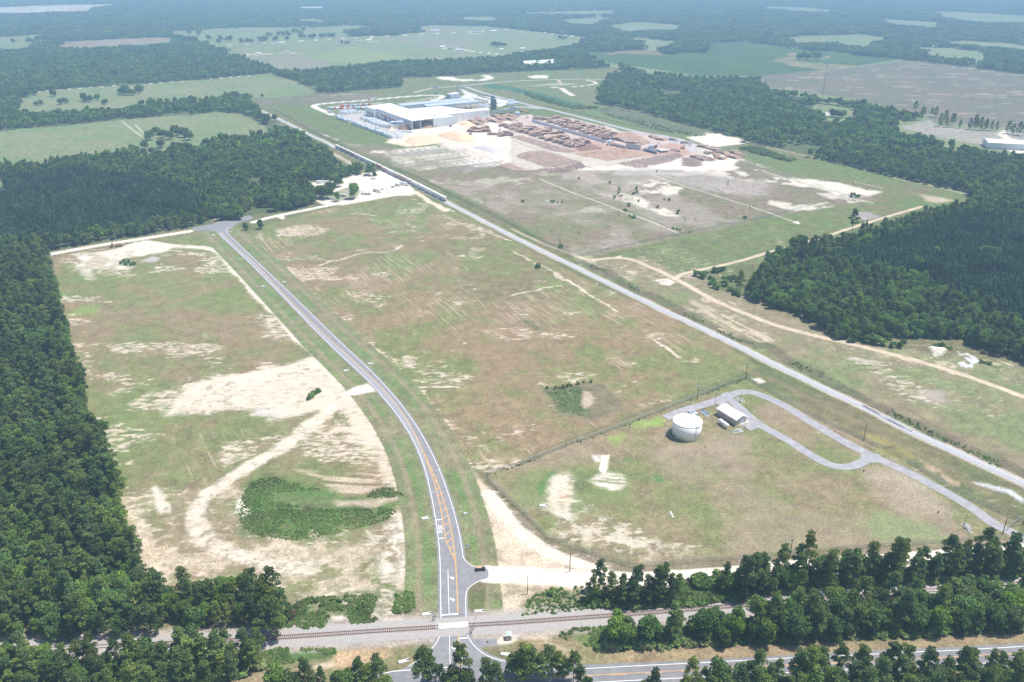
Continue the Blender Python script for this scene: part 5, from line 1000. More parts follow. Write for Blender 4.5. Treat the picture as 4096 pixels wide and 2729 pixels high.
mb = MB(); mb.lathe((0, 0, HT + .92), [(rad * .34, 0), (rad * .34, .22), (.2, .42)], 40); mb.build('roof_plate', M_ROOFW, t)
for a, q in ((2.3, .55), (-.9, .45), (0, 0)):
    mb = MB(); mb.lathe((math.cos(a) * rad * q, math.sin(a) * rad * q, HT + .6 + (q == 0) * .6), [(.35, 0), (.35, .7), (.5, .75), (.1, .95)], 12); mb.build('roof_vent', M_GALV, t)
mb = MB(); a = -1.15
for k in (-.25, .25): mb.tube((math.cos(a) * (rad + .3) + k, math.sin(a) * (rad + .3), .2), (math.cos(a) * (rad + .3) + k, math.sin(a) * (rad + .3), HT + .4), .09, n=6)
for i in range(22): mb.tube((math.cos(a) * (rad + .3) - .25, math.sin(a) * (rad + .3), .5 + i * .4), (math.cos(a) * (rad + .3) + .25, math.sin(a) * (rad + .3), .5 + i * .4), .03, n=5)
mb.build('ladder', M_GALV, t)
mb = MB(); a = 3.55; mb.lathe((math.cos(a) * rad, math.sin(a) * rad, .6), [(.5, 0), (.5, .9)], 14); mb.build('hatch', M_DARK, t)
mb = MB(); mb.tube((math.cos(2.9) * rad, math.sin(2.9) * rad, 5.5), (-rad - 6.5, -4.5, .3), .12, n=8); mb.build('overflow_pipe', mat('pipe_pale_blue', (.45, .58, .66), .5), t)
# ---------------------------------------------------------------- pump house
def quad_house(name, label, cat, ridge, eave0, eave1, h, rh, mw, mr, over=.5, group=None):
    """gabled house: eave0/eave1 are the two eave lines (pairs of points)"""
    c = tuple(sum(p[k] for p in eave0 + eave1) / 4 for k in (0, 1)); t = thing(name, label, cat, c, 0, group); lo = lambda p: (p[0] - c[0], p[1] - c[1])
    a, b = map(lo, eave0); d, e = map(lo, eave1); r0, r1 = ((a[0] + d[0]) / 2, (a[1] + d[1]) / 2), ((b[0] + e[0]) / 2, (b[1] + e[1]) / 2)
    def ins(p, q, s): dd = math.hypot(q[0] - p[0], q[1] - p[1]); return (p[0] + (q[0] - p[0]) / dd * s, p[1] + (q[1] - p[1]) / dd * s)
    w_ = [ins(ins(a, d, over), ins(b, e, over), over), ins(ins(b, e, over), ins(a, d, over), over), ins(ins(e, b, over), ins(d, a, over), over), ins(ins(d, a, over), ins(e, b, over), over)]
    mb = MB(); mb.wall(w_, 0, h - .02); R0 = ((w_[0][0] + w_[3][0]) / 2, (w_[0][1] + w_[3][1]) / 2); R1 = ((w_[1][0] + w_[2][0]) / 2, (w_[1][1] + w_[2][1]) / 2)
    k = rh * .86; mb.add([(*w_[0], h - .02), (*w_[3], h - .02), (*R0, h + k)], [(0, 1, 2)]); mb.add([(*w_[1], h - .02), (*w_[2], h - .02), (*R1, h + k)], [(0, 1, 2)]); mb.build('wall', mw, t)
    mb = MB(); v = [(*a, h), (*b, h), (*r1, h + rh), (*r0, h + rh), (*d, h), (*e, h)]; v2 = [(x, y, z + .16) for x, y, z in v]
    mb.add(v + v2, [(0, 1, 2, 3), (3, 2, 5, 4), (6, 9, 8, 7), (9, 10, 11, 8), (0, 6, 7, 1), (4, 5, 11, 10), (0, 3, 9, 6), (3, 4, 10, 9), (1, 7, 8, 2), (2, 8, 11, 5)]); mb.build('roof', mr, t)
    return t, w_
E0 = [cW(1325, 430, 4.2), cW(1805, 722, 4.2)]; E1 = [cW(1590, 338, 4.2), cW(2062, 622, 4.2)]
t, w_ = quad_house('pump_house', 'long tan pump house with a white gabled roof and a white roll-up door', 'pump house', None, E0, E1, 4.0, 1.7, M_STUCCO, M_ROOFW, .7)
def wallpart(t, a, b, f0, f1, z0, z1, name, m, th=.08):
    """a panel on the wall from a to b, between fractions f0..f1 and heights"""
    p = [a[k] + (b[k] - a[k]) * f0 for k in (0, 1)]; q = [a[k] + (b[k] - a[k]) * f1 for k in (0, 1)]; d = math.hypot(q[0] - p[0], q[1] - p[1]); an = math.atan2(q[1] - p[1], q[0] - p[0]); mb = MB()
    mb.box(((p[0] + q[0]) / 2, (p[1] + q[1]) / 2, z0), (d, th * 2, z1 - z0), an); return mb.build(name, m, t)
M_DOORW = mat('door_white', (.80, .84, .86), .5, var=.04); M_GLASS = mat('window_glass', (.10, .16, .20), .15, 0, var=.1, spec=.6); M_BLUE = mat('pipe_blue', (.10, .30, .62), .5, var=.08); M_PIPEG = mat('pipe_grey', (.55, .56, .55), .55)
wallpart(t, w_[1], w_[2], .42, .82, .1, 3.3, 'roll_up_door', M_DOORW); wallpart(t, w_[0], w_[1], .05, .09, 2.2, 3.0, 'louvre', mat('louvre_blue', (.45, .62, .68), .5)); wallpart(t, w_[0], w_[1], .52, .57, 1.6, 2.6, 'louvre', mat('louvre_blue', (.45, .62, .68), .5)); wallpart(t, w_[0], w_[1], .86, .90, 2.3, 3.0, 'louvre', mat('louvre_blue', (.45, .62, .68), .5))
mb = MB(); q = [cW(1835, 815), cW(2095, 735)]; pp = t.location; mb.strip([(q[0][0] - pp[0], q[0][1] - pp[1]), (q[1][0] - pp[0], q[1][1] - pp[1])], 1.6, .1); mb.build('apron_slab', mat('slab_tan', (.72, .62, .50), .9), t)
# small flat roofed shed behind the tank
q = [cW(648, 490, 3.6), cW(745, 452, 3.6), cW(912, 550, 3.6), cW(812, 592, 3.6)]; c = q[0]; t = thing('valve_shed', 'small tan shed with a flat grey metal roof behind the water tank', 'shed', (c[0], c[1])); lo = [(p[0] - c[0], p[1] - c[1]) for p in q][::-1]
ctr = (sum(p[0] for p in lo) / 4, sum(p[1] for p in lo) / 4); inn = [(p[0] + (ctr[0] - p[0]) * .06, p[1] + (ctr[1] - p[1]) * .06) for p in lo]; mb = MB(); mb.wall(inn, 0, 3.45); mb.build('wall', M_STUCCO2, t)
M_MET = mat('metal_roof', (.52, .56, .60), .45, .3, scale=.8); mb = MB(); mb.poly(lo, 3.65); mb.poly(lo, 3.45); mb.wall(lo, 3.45, 3.65); mb.build('roof', M_MET, t); mb = MB(); mb.lathe((ctr[0] - .6, ctr[1] + .3, 3.65), [(.25, 0), (.25, .5), (.4, .55), (.1, .7)], 12); mb.lathe((ctr[0] + .3, ctr[1] - .3, 3.65), [(.2, 0), (.2, .4), (.3, .45), (.1, .6)], 12); mb.build('roof_vent', M_DARK, t)
mb = MB()
for i in range(6): mb.tube((lo[0][0] - 1 - i * .9, lo[0][1] + .8, 0), (lo[0][0] - 1 - i * .9, lo[0][1] + .8, 1.2), .05, n=6)
mb.tube((lo[0][0] - .8, lo[0][1] + .8, 1.2), (lo[0][0] - 6, lo[0][1] + .8, 1.2), .05, n=6); mb.tube((lo[0][0] - .8, lo[0][1] + .8, .6), (lo[0][0] - 6, lo[0][1] + .8, .6), .05, n=6); mb.build('handrail', M_DOORW, t)
# pressure vessel
a = cW(1425, 722, 2.2); b = cW(1580, 835, 2.2); c = ((a[0] + b[0]) / 2, (a[1] + b[1]) / 2); an = math.atan2(b[1] - a[1], b[0] - a[0]); LL = math.hypot(b[0] - a[0], b[1] - a[1]) / 2 + .3
t = thing('pressure_vessel', 'white horizontal pressure vessel with rounded ends on legs', 'tank', c, an); r_ = 1.15
mb = MB(); prof = [(.1, -LL - .75), (r_ * .55, -LL - .6), (r_ * .9, -LL - .25), (r_, -LL + .2), (r_, LL - .2), (r_ * .9, LL + .25), (r_ * .55, LL + .6), (.1, LL + .75)]; mb.lathe((0, 0, 2.25), prof, 24, 'x'); mb.build('vessel_body', M_TANK, t, True)
for x in (-LL * .6, LL * .6):
    mb = MB(); mb.box((x, 0, 0), (.45, 1.9, 1.5)); mb.build('saddle', M_CONC, t)
mb = MB(); mb.lathe((-LL * .1, 0, 3.3), [(.3, 0), (.3, .3)], 12); mb.build('manway', M_GALV, t); mb = MB(); mb.tube((-LL - .6, 0, 2.0), (-LL - 1.6, 0, 2.0), .35, n=10); mb.tube((-LL - 1.6, 0, 2.0), (-LL - 1.6, 0, .1), .14, n=8); mb.build('nozzle', M_TANK, t)
M_BOLL = mat('bollard_cream', (.80, .76, .66), .6)
def bollard(x, y, h=1.3):
    mb = MB(); mb.tube((0, 0, 0), (0, 0, h), .11, n=8); o = mb.build('bollard', M_BOLL); o.location = (x, y, 0); return o
NB = 0
for pts, lb in (('1368,815 1500,895 1608,858 1400,800', 'cream bollard guarding the pressure vessel'), ('935,520 1005,470 1198,605 1115,610', 'cream bollard beside the blue pipes'), ('965,690 935,665', 'cream bollard between the tank and the flat shed'), ('1688,998 1888,918 1980,975 1775,1050', 'cream bollard around the grey pipework by the shed apron'), ('1822,225 1957,270 1798,260', 'cream bollard around the pumps inside the driveway loop'), ('1412,605 1447,610', 'cream bollard at the pump house wall')):
    for p in cq(cW, pts): tag(bollard(*p), lb, 'bollard', lb.replace('cream bollard', 'bollards'))
def pipes(label, c, an, mp, L=6.5, W=2.2, name='pipe_rig'):
    t = thing(name, label, 'pipework', c, an); mb = MB(); mb.box((0, 0, 0), (L, W, .15)); mb.build('slab', M_CONC, t)
    for y in (-W * .28, W * .28):
        mb = MB(); mb.tube((-L * .4, y, .1), (-L * .4, y, 1.5), .2, n=10); mb.tube((-L * .43, y, 1.45), (L * .43, y, 1.45), .21, n=10); mb.tube((L * .4, y, 1.5), (L * .4, y, .1), .2, n=10); mb.build('pipe_loop', mp, t)
    mb = MB()
    for x in (-.8, 0, .9): mb.tube((x, -W * .28, .9), (x, W * .28, .9), .13, n=8); mb.lathe((x, 0, 1.0), [(.28, 0), (.28, .35), (.08, .5), (.3, .55)], 10)
    mb.build('valve', M_PIPEG, t); return t
def ang(a, b): return math.atan2(b[1] - a[1], b[0] - a[0])
pipes('bright blue looped pipes on a concrete slab between the shed and pump house', cW(1055, 570), ang(cW(990, 510), cW(1110, 590)), M_BLUE)
pipes('grey looped pipework on a slab below the pump house apron', cW(1832, 985), ang(cW(1740, 985), cW(1930, 950)), M_PIPEG)
pipes('grey pump pipework inside the driveway loop', cW(1880, 260), ang(cW(1800, 250), cW(1960, 275)), M_PIPEG, 5.5)
pipes('pale pipework and pump on a slab near the right edge', cG(545, 745), ang(cG(450, 670), cG(600, 820)), M_CONC, 6.5, 1.7)
M_ORG = mat('pump_orange', (.60, .28, .10), .6)
for (x, y), lb in ((cW(1070, 1355), 'small rusty pump head in the brown grass in front of the tank'), (cW(530, 385), 'small tan valve stand near the fence behind the tank'), (zq(3, 2, '880,1200')[0], 'small dark hydrant on a sandy spot below the driveway loop'), (zq(3, 3, '1562,15')[0], 'small dark hydrant in the right lawn')):
    t = thing('hydrant', lb, 'hydrant', (x, y)); mb = MB(); mb.tube((0, 0, 0), (0, 0, .9), .22, n=10); mb.lathe((0, 0, .9), [(.28, 0), (.26, .15), (.08, .35)], 10); mb.build('barrel', M_ORG if 'rusty' in lb else (M_BOLL if 'tan' in lb else M_DARK), t); mb = MB(); mb.tube((-.55, 0, .55), (.55, 0, .55), .14, n=8); mb.build('outlet', M_ORG if 'rusty' in lb else M_DARK, t)
def lamp(xy, label, h=7.5, an=.3):
    t = thing('lamp_post', label, 'lamp post', xy, an); mb = MB(); mb.tube((0, 0, 0), (0, 0, h), .13, .09, 8); mb.build('mast', M_POLE, t); mb = MB(); mb.box((.35, 0, h - .05), (.8, .35, .14)); mb.build('lamp_head', M_DARK, t)
lamp(cW(1292, 365), 'dark lamp post beside the driveway left of the pump house'); lamp(cW(1882, 305), 'dark lamp post over the pumps inside the driveway loop'); lamp(cW(1996, 920), 'dark lamp post at the pump house apron'); lamp(cG(415, 755), 'dark lamp post over the pipework near the right edge')
mb = MB(); c = zq(2, 3, '1468,28')[0]; mb.box((0, 0, 0), (.8, 5.2, .12)); o = tag(mb.build('concrete_plank', M_CONC), 'pale concrete plank lying alone in the compound lawn', 'plank'); o.location = (*c, 0); o.rotation_euler = (0, 0, .12)
# ---------------------------------------------------------------- culverts, markers, signals at the crossing
M_CULV = mat('culvert_white', (.85, .84, .81), .7, var=.05)
def culvert(xy, an, label, L=4.2, W=1.5, group=None):
    t = thing('culvert_end', label, 'culvert', xy, an, group); mb = MB(); mb.box((0, W * .36, 0), (L, W * .26, .45), 0, (1, .8)); mb.box((0, -W * .36, 0), (L, W * .26, .45), 0, (1, .8)); mb.box((-L * .45, 0, 0), (L * .12, W * .45, .5)); mb.box((0, 0, 0), (L * .95, W * .46, .1)); mb.build('apron', M_CULV, t)
    mb = MB(); mb.tube((L * .30, 0, .25), (L * .52, 0, .35), W * .27, n=12); mb.build('pipe_mouth', M_DARK, t)
for (c_, r_, q), an, lb in (((1, 3, '1572,943'), .25, 'white culvert end left of the level crossing'), ((1, 3, '1560,62'), .3, 'white culvert end left of the painted railway cross'), ((1, 3, '2052,918'), .1, 'white culvert end beside the brown pole by the crossing'), ((1, 3, '1358,1378'), .35, 'white culvert end in the grass before the highway'), ((1, 3, '2297,1316'), -.15, 'white culvert end right of the railway road'), ((1, 2, '835,272'), .4, 'white culvert end left of the road above the sandy driveway'), ((1, 2, '1058,210'), 0, 'white culvert end on the right verge of the curve'), ((1, 1, '68,1065'), .5, 'white culvert end on the left verge of the upper road'), ((1, 1, '262,1028'), 0, 'white culvert end on the right verge of the upper road'), ((0, 1, '1965,595'), .5, 'white culvert end left of the far road junction'), ((0, 1, '2127,568'), 0, 'white culvert end right of the far road junction'), ((1, 3, '1928,20'), 0, 'small white culvert end right of the yellow hatching'), ((2, 1, '782,1042'), .3, 'small white culvert end beside the spur ditch'), ((2, 2, '290,1515'), .1, 'white culvert end in the sandy basin')):
    culvert(zq(c_, r_, q)[0], an, lb, 4.0 if 'small' not in lb else 2.2, 1.5 if 'small' not in lb else 1.0)
M_RED = mat('signal_red', (.45, .03, .03), .4)
def gate(xy, an, label):
    t = thing('crossing_signal', label, 'crossing signal', xy, an); mb = MB(); mb.tube((0, 0, 0), (0, 0, 4.6), .1, n=8); mb.box((0, 0, 0), (.9, .9, .4)); mb.build('mast', M_GALV, t)
    for s in (1, -1):
        mb = MB(); c45 = .85; mb.add([(-c45, -.16, 4.0 + s * -.45 - .0), (c45, -.16, 4.0 + s * .45), (c45 - .1 * s, -.16, 4.0 + s * .45 + .22), (-c45 - .1 * s, -.16, 4.0 - s * .45 + .22)], [(0, 1, 2, 3)]); mb.build('crossbuck', M_WHITE, t)
    for sx in (-.55, .55):
        mb = MB(); mb.lathe((sx, -.2, 2.7), [(.34, -.06), (.34, .06)], 16, 'y'); f = mb.build('lamp_disc', M_DARK, t); m2 = MB(); m2.lathe((sx, -.3, 2.7), [(.14, -.06), (.14, .05)], 12, 'y'); m2.build('lens', M_RED, f)
    mb = MB(); mb.box((0, .5, .9), (.5, .5, .8)); mb.build('motor_box', M_GALV, t)
    for i in range(9):      # striped arm standing upright
        pass
    for nm, m_, par in (('gate_arm', M_WHITE, 0), ('arm_stripes', M_RED, 1)):
        mb = MB(); [mb.box((.6 + (i * .75 + .375) * .12, .5, 1.2 + i * .75), (.14, .06, .74)) for i in range(11) if i % 2 == par]; mb.build(nm, m_, t)
    mb = MB(); mb.box((-.9, .6, .6), (.5, .15, .5)); mb.box((-.5, .6, .8), (.9, .1, .15)); mb.build('counterweight', M_DARK, t)
gate(cX(228, 850), 0, 'railway crossing signal with raised striped arm left of the road'); gate(cX(1108, 1150), 0, 'railway crossing signal with raised striped arm right of the road')
c = cX(1975, 1300); t = thing('signal_cabinet', 'tan signal cabinet with a pale blue gabled roof beside the tracks', 'cabinet', c); mb = MB(); mb.box((0, .9, 0), (2.1, 2.1, 2.3)); mb.build('wall', mat('cabinet_tan', (.68, .58, .47), .8, var=.05), t); mb = MB(); mb.add([(-1.2, -.3, 2.3), (0, -.3, 2.62), (1.2, -.3, 2.3), (-1.2, 2.2, 2.3), (0, 2.2, 2.62), (1.2, 2.2, 2.3)], [(0, 1, 4, 3), (1, 2, 5, 4), (0, 2, 1), (3, 4, 5), (0, 3, 5, 2)]); mb.build('roof', mat('cabinet_roof', (.62, .74, .82), .4, .2), t); mb = MB(); mb.box((.3, -.17, .1), (.85, .06, 1.9)); mb.build('door', M_STUCCO2, t)
c = cX(1468, 1440); t = thing('warning_sign', 'round yellow railway warning sign on a thin post', 'sign', c); mb = MB(); mb.tube((0, 0, 0), (0, 0, 2.3), .05, n=6); mb.build('post', M_GALV, t); mb = MB(); mb.lathe((0, -.05, 2.3), [(.48, -.02), (.48, .02)], 20, 'y'); p = mb.build('sign_plate', mat('sign_yellow', (.62, .36, .04), .5), t)
mb = MB(); [mb.add([(-s * .3 - .05, -.09, 2.0), (-s * .3 + .05, -.09, 2.0), (s * .3 + .05, -.09, 2.6), (s * .3 - .05, -.09, 2.6)], [(0, 1, 2, 3)]) for s in (1, -1)]; mb.build('cross', M_DARK, p)
for (c_, r_, q), lb in (((1, 3, '603,945'), 'orange topped white marker post in the scrub left of the road'), ((1, 3, '522,1440'), 'orange topped white marker post before the highway'), ((2, 3, '150,1325'), 'white marker post on the highway verge'), ((2, 3, '207,1322'), 'orange topped marker post on the highway verge'), ((1, 3, '1967,440'), 'white marker post near the parked off-roader'), ((1, 3, '1943,345'), 'white marker post on the right verge by the hatching'), ((2, 1, '787,870'), 'orange topped marker post beside the diagonal spur')):
    c = zq(c_, r_, q)[0]; t = thing('marker_post', lb, 'marker post', c); mb = MB(); mb.tube((0, 0, 0), (0, 0, 1.7), .11, n=8); mb.build('shaft', M_WHITE, t)
    if 'orange' in lb: mb = MB(); mb.tube((0, 0, 1.7), (0, 0, 2.1), .13, .08, n=8); mb.build('cap', mat('marker_orange', (.80, .25, .08), .5), t)
M_BLUES = mat('blue_plate', (.25, .42, .70), .5)
c = cJ(1182, 300); t = thing('utility_box', 'small blue lidded box on the verge by the yellow hatching', 'box', c); mb = MB(); mb.box((0, 0, 0), (.75, .6, .6), 0, (.9, .9)); mb.build('case', M_BLUES, t); mb = MB(); mb.box((0, 0, .6), (.8, .66, .08)); mb.build('lid', M_BLUES, t)
# ---------------------------------------------------------------- off-roader
M_OLIVE = mat('car_dark_green', (.028, .045, .04), .35, .2, spec=.5); M_TANTOP = mat('soft_top_tan', (.62, .36, .24), .85, var=.05); M_TYRE = mat('tyre', (.03, .03, .03), .85); M_RIM = mat('rim', (.35, .36, .37), .4, .6); M_HL = mat('headlight_glass', (.85, .85, .80), .2)
def wheel(t, x, y, z, r, wd, nm='wheel'):
    mb = MB(); mb.lathe((x, y, z), [(r * .7, -wd / 2), (r, -wd / 2 + .04), (r, wd / 2 - .04), (r * .7, wd / 2)], 18, 'y'); o = mb.build(nm, M_TYRE, t); m2 = MB(); m2.lathe((x, y, z), [(r * .55, -wd / 2 - .015), (r * .55, wd / 2 + .015)], 12, 'y'); m2.build('rim', M_RIM, o)
a, b = cJ(1400, 1030), cJ(1690, 1010); t = thing('offroad_car', 'dark green four-door off-roader with a tan top at the side road mouth', 'car', (cJ(1535, 1012)[0], cJ(1535, 1012)[1] + .9), ang(a, b) )
mb = MB(); mb.box((0, 0, .55), (4.3, 1.65, .55)); mb.box((1.45, 0, 1.1), (1.35, 1.35, .12), 0, (.95, .9)); mb.box((-.55, 0, 1.1), (2.75, 1.6, .08)); mb.build('body', M_OLIVE, t)
mb = MB(); mb.box((1.5, .82, .85), (1.1, .28, .14)); mb.box((1.5, -.82, .85), (1.1, .28, .14)); mb.box((-1.4, .82, .85), (1.1, .28, .14)); mb.box((-1.4, -.82, .85), (1.1, .28, .14)); mb.build('fenders', M_DARK, t)
mb = MB(); mb.box((-.62, 0, 1.18), (2.5, 1.52, .55), 0, (.94, .92)); mb.build('windows', M_GLASS, t); mb = MB(); mb.box((-.65, 0, 1.74), (2.45, 1.5, .14), 0, (.96, .94)); mb.build('soft_top', M_TANTOP, t)
for x in (-1.4, 1.5):
    for y in (-.82, .82): wheel(t, x, y, .42, .42, .28)
mb = MB(); mb.lathe((0, 0, 0), [(.25, -.12), (.4, -.1), (.4, .1), (.25, .12)], 16, 'x'); o = mb.build('spare_wheel', M_TYRE, t); o.location = (-2.28, 0, 1.05)
for y in (-.5, .5): mb = MB(); mb.lathe((2.15, y, .92), [(.12, -.03), (.12, .05)], 12, 'x'); mb.build('headlight', M_HL, t)
mb = MB(); mb.box((2.22, 0, .5), (.16, 1.6, .18)); mb.build('bumper', M_DARK, t)
# ---------------------------------------------------------------- motor scraper by the gravel lane
M_MACH = mat('machine_tan', (.58, .36, .17), .6, col2=(.46, .27, .13), scale=1.2); a = zq(0, 1, '1015,708')[0]; b = zq(0, 1, '1125,698')[0]; t = thing('motor_scraper', 'old tan earthmoving scraper parked beside the gravel lane', 'earthmover', ((a[0] + b[0]) / 2, (a[1] + b[1]) / 2), ang(a, b))
mb = MB(); mb.box((-3.8, 0, 1.0), (3.6, 2.4, 1.5), 0, (.9, .8)); mb.build('tractor_body', M_MACH, t); mb = MB(); mb.box((-3.2, 0, 2.5), (1.4, 1.4, 1.3)); mb.build('cab', M_DARK, t)
mb = MB(); mb.box((1.6, 1.35, .9), (5.4, .25, 1.9), 0, (.8, 1)); mb.box((1.6, -1.35, .9), (5.4, .25, 1.9), 0, (.8, 1)); mb.box((1.6, 0, .8), (5.0, 2.5, .25)); mb.build('scraper_bowl', M_MACH, t); mb = MB(); mb.box((5.0, 0, 1.2), (2.2, 2.2, 1.3), 0, (.8, .8)); mb.build('rear_engine', M_MACH, t); mb = MB(); mb.tube((-2.0, 0, 2.2), (0, 0, 2.9), .3, n=8); mb.tube((0, 0, 2.9), (1.0, 0, 2.2), .25, n=8); mb.build('gooseneck', M_MACH, t)
for x in (-3.9, 4.4):
    for y in (-1.45, 1.45): wheel(t, x, y, .95, .95, .7)
# ---------------------------------------------------------------- the lumber plant
M_CLAD = mat('cladding_white', (.74, .76, .78), .6, var=.04, scale=.05); M_CLADG = mat('cladding_grey', (.52, .57, .63), .55, var=.05, scale=.1); M_ROOFG = mat('roof_grey', (.56, .61, .68), .5, .2, var=.06, scale=.12); M_REDB = mat('red_band', (.38, .07, .07), .6)
M_SHADE = mat('interior_dark', (.20, .19, .20), .9); M_CHIP = mat('wood_chips', (.66, .47, .30), .95, col2=(.78, .60, .42), scale=.25); M_BARKP = mat('bark_mulch', (.20, .115, .085), .95, col2=(.30, .18, .14), scale=.3); M_DIRTP = mat('dirt_heap', (.52, .44, .37), .95, col2=(.70, .61, .52), scale=.2); M_GRAVP = mat('grey_heap', (.46, .43, .42), .95, col2=(.62, .58, .56), scale=.2)
def mound(name, label, pts, h, m, seed=0, cat='pile'):
    """heap over a footprint polygon, peaks and gullies from noise"""
    cx = sum(p[0] for p in pts) / len(pts); cy = sum(p[1] for p in pts) / len(pts); n = 40; o = resample(pts + [pts[0]], n + 1)[:n]; mb = MB(); v = []; R_ = 12
    for k in range(R_ + 1):
        f = k / R_
        for i, p in enumerate(o): v.append(((p[0] - cx) * f, (p[1] - cy) * f, 0))
    a = np.array(v); z = h * (1 - np.repeat(np.arange(R_ + 1) / R_, n)) ** .85 * (.55 + .9 * fbm(a[:, 0] + cx, a[:, 1] + cy, max(6, h * 2.2), seed, 3)) + .02
    z[-n:] = 0; z[:n] = z[:n].mean(); v = [(p[0], p[1], float(q)) for p, q in zip(v, z)]
    mb.add(v, [(k * n + i, (k + 1) * n + i, (k + 1) * n + (i + 1) % n, k * n + (i + 1) % n) for k in range(R_) for i in range(n)]); ob = mb.build(name, m); ob.location = (cx, cy, 0); return tag(ob, label, cat)
HP = 14.5
RF = [cA(1135, 345, HP), cA(1640, 272, HP), cA(2015, 392, HP), cB(830, 490, HP), cB(1375, 558, HP), cB(1800, 520, HP), cB(1835, 562, HP), cB(960, 655, HP), cB(1090, 705, HP), cB(690, 738, HP), cB(240, 790, HP), cA(1380, 388, HP), cA(1290, 396, HP)]
t = thing('plant_building', 'huge white flat roofed lumber plant hall with open chip bays', 'industrial building', (0, 0, 0)); RFc = RF[::-1]
mb = MB(); mb.poly(RF, HP + .35); mb.poly(RF, HP); mb.wall(RF, HP, HP + .35); mb.build('roof', M_ROOFW, t)
mb = MB(); mb.wall(RF, 0, HP - .02, skip=(9,)); mb.build('wall', M_CLAD, t)
A_, B_ = RF[10], RF[9]; bk = (22, 40); mb = MB(); nrm = (-(B_[1] - A_[1]), B_[0] - A_[0]); L_ = math.hypot(*nrm); nrm = (nrm[0] / L_ * 26, nrm[1] / L_ * 26); A3 = (A_[0] + nrm[0], A_[1] + nrm[1]); B3 = (B_[0] + nrm[0], B_[1] + nrm[1]); mb.wall([A_, A3, B3, B_], 0, HP - .3, False); mb.build('bay_wall', mat('bay_wall', (.50, .50, .52), .8), t)
for f in (.02, .40, .985):
    mb = MB(); mb.box((A_[0] + (B_[0] - A_[0]) * f, A_[1] + (B_[1] - A_[1]) * f, 0), (1.1, 1.1, HP)); mb.build('column', M_CLAD, t)
mb = MB(); q = [(A_[0] + (B_[0] - A_[0]) * .4 + nrm[0] * k, A_[1] + (B_[1] - A_[1]) * .4 + nrm[1] * k) for k in (0, 1)]; mb.strip(q, .5, 0); mb.wall(q, 0, 9, False); mb.build('bay_divider', mat('bay_wall', (.50, .50, .52), .8), t)
mb = MB(); mb.strip([(A_[0] - .5, A_[1] - .3), (B_[0], B_[1] - .3)], .5, HP - .1); mb.wall([(A_[0] - .5, A_[1] - .4), (B_[0], B_[1] - .4)], HP - 1.2, HP, False); mb.build('fascia', mat('fascia_tan', (.60, .52, .44), .6), t)
def facade(a, b, f0, f1, z0, z1, nm, m, th=.12): return wallpart(t, a, b, f0, f1, z0, z1, nm, m, th)
LFa, LFb = RF[11], RF[10]
facade(LFb, LFa, .38, .90, 5.0, 6.8, 'red_band', M_REDB); facade(RF[12], RF[0], 0.02, 1, 5.2, 7.0, 'red_band', M_REDB)
for i in range(7): facade(LFb, LFa, .36 + i * .085, .367 + i * .085, 7.2, 13.5, 'downpipe', mat('downpipe', (.25, .30, .38), .6), .16)
for i in range(4): facade(LFb, LFa, .30 + i * .14, .38 + i * .14, .1, 4.2, 'dock_door', mat('dock_dark', (.18, .20, .24), .7), .14)
facade(RF[12], RF[0], .03, .2, .1, 4.5, 'dock_door', mat('dock_dark', (.18, .20, .24), .7), .14); facade(RF[11], RF[12], .05, .95, 0, 10, 'pale_panel', M_CLAD, .1)
for i in range(6): facade(RF[7], RF[6], .06 + i * .16, .066 + i * .16, 0, 13.8, 'downpipe', mat('downpipe_grey', (.58, .61, .66), .6), .14)
facade(RF[7], RF[6], .92, .935, 8, 12, 'door', M_SHADE, .14); facade(RF[9], RF[8], .09, .12, 0, 3.2, 'door', M_SHADE, .14)
for x, y in ((600, 690), (640, 688), (690, 686), (730, 684)):
    c = cB(x, y, HP + .6); mb = MB(); mb.lathe((c[0], c[1], HP + .35), [(1.1, 0), (1.1, 1.5), (1.6, 1.6), (.5, 2.2)], 12); mb.build('roof_fan', M_GALV, t)
# lean-to truss canopy on the left
mb = MB(); q = [cA(2010, 615, 11), cA(2075, 640, 11), cA(1600, 690, 7.5), cA(1640, 650, 9)]
t = thing('conveyor_truss', 'white steel truss canopy reaching out from the open chip bays', 'canopy', (0, 0, 0)); a = cA(1560, 830); b = cA(2060, 800)
mb.add([(*q[3], 9.5), (*q[0], 11), (*q[1], 10.5), (*q[2], 9)], [(0, 1, 2, 3)]); mb.build('canopy_roof', M_ROOFG, t); mb = MB()
for i in range(11):
    f0, f1 = i / 11, (i + 1) / 11; p = (a[0] + (b[0] - a[0]) * f0, a[1] + (b[1] - a[1]) * f0); r_ = (a[0] + (b[0] - a[0]) * f1, a[1] + (b[1] - a[1]) * f1); mb.tube((*p, 7), (*r_, 7), .2, n=5); mb.tube((*p, 9), (*r_, 9), .2, n=5); mb.tube((*p, 7 if i % 2 else 9), (*r_, 9 if i % 2 else 7), .16, n=5)
mb.build('truss', M_CLAD, t)
for f in (0, .06, .97): mb = MB(); mb.tube((a[0] + (b[0] - a[0]) * f, a[1] + (b[1] - a[1]) * f, 0), (a[0] + (b[0] - a[0]) * f, a[1] + (b[1] - a[1]) * f, 9), .35, n=6); mb.build('leg', M_GALV, t)
mb = MB(); w0 = [cA(1610, 830), cA(2020, 790)]; mb.wall([(w0[0][0], w0[0][1] + 12), (w0[1][0], w0[1][1] + 14)], 0, 6, False); mb.build('retaining_wall', M_CONC, t)
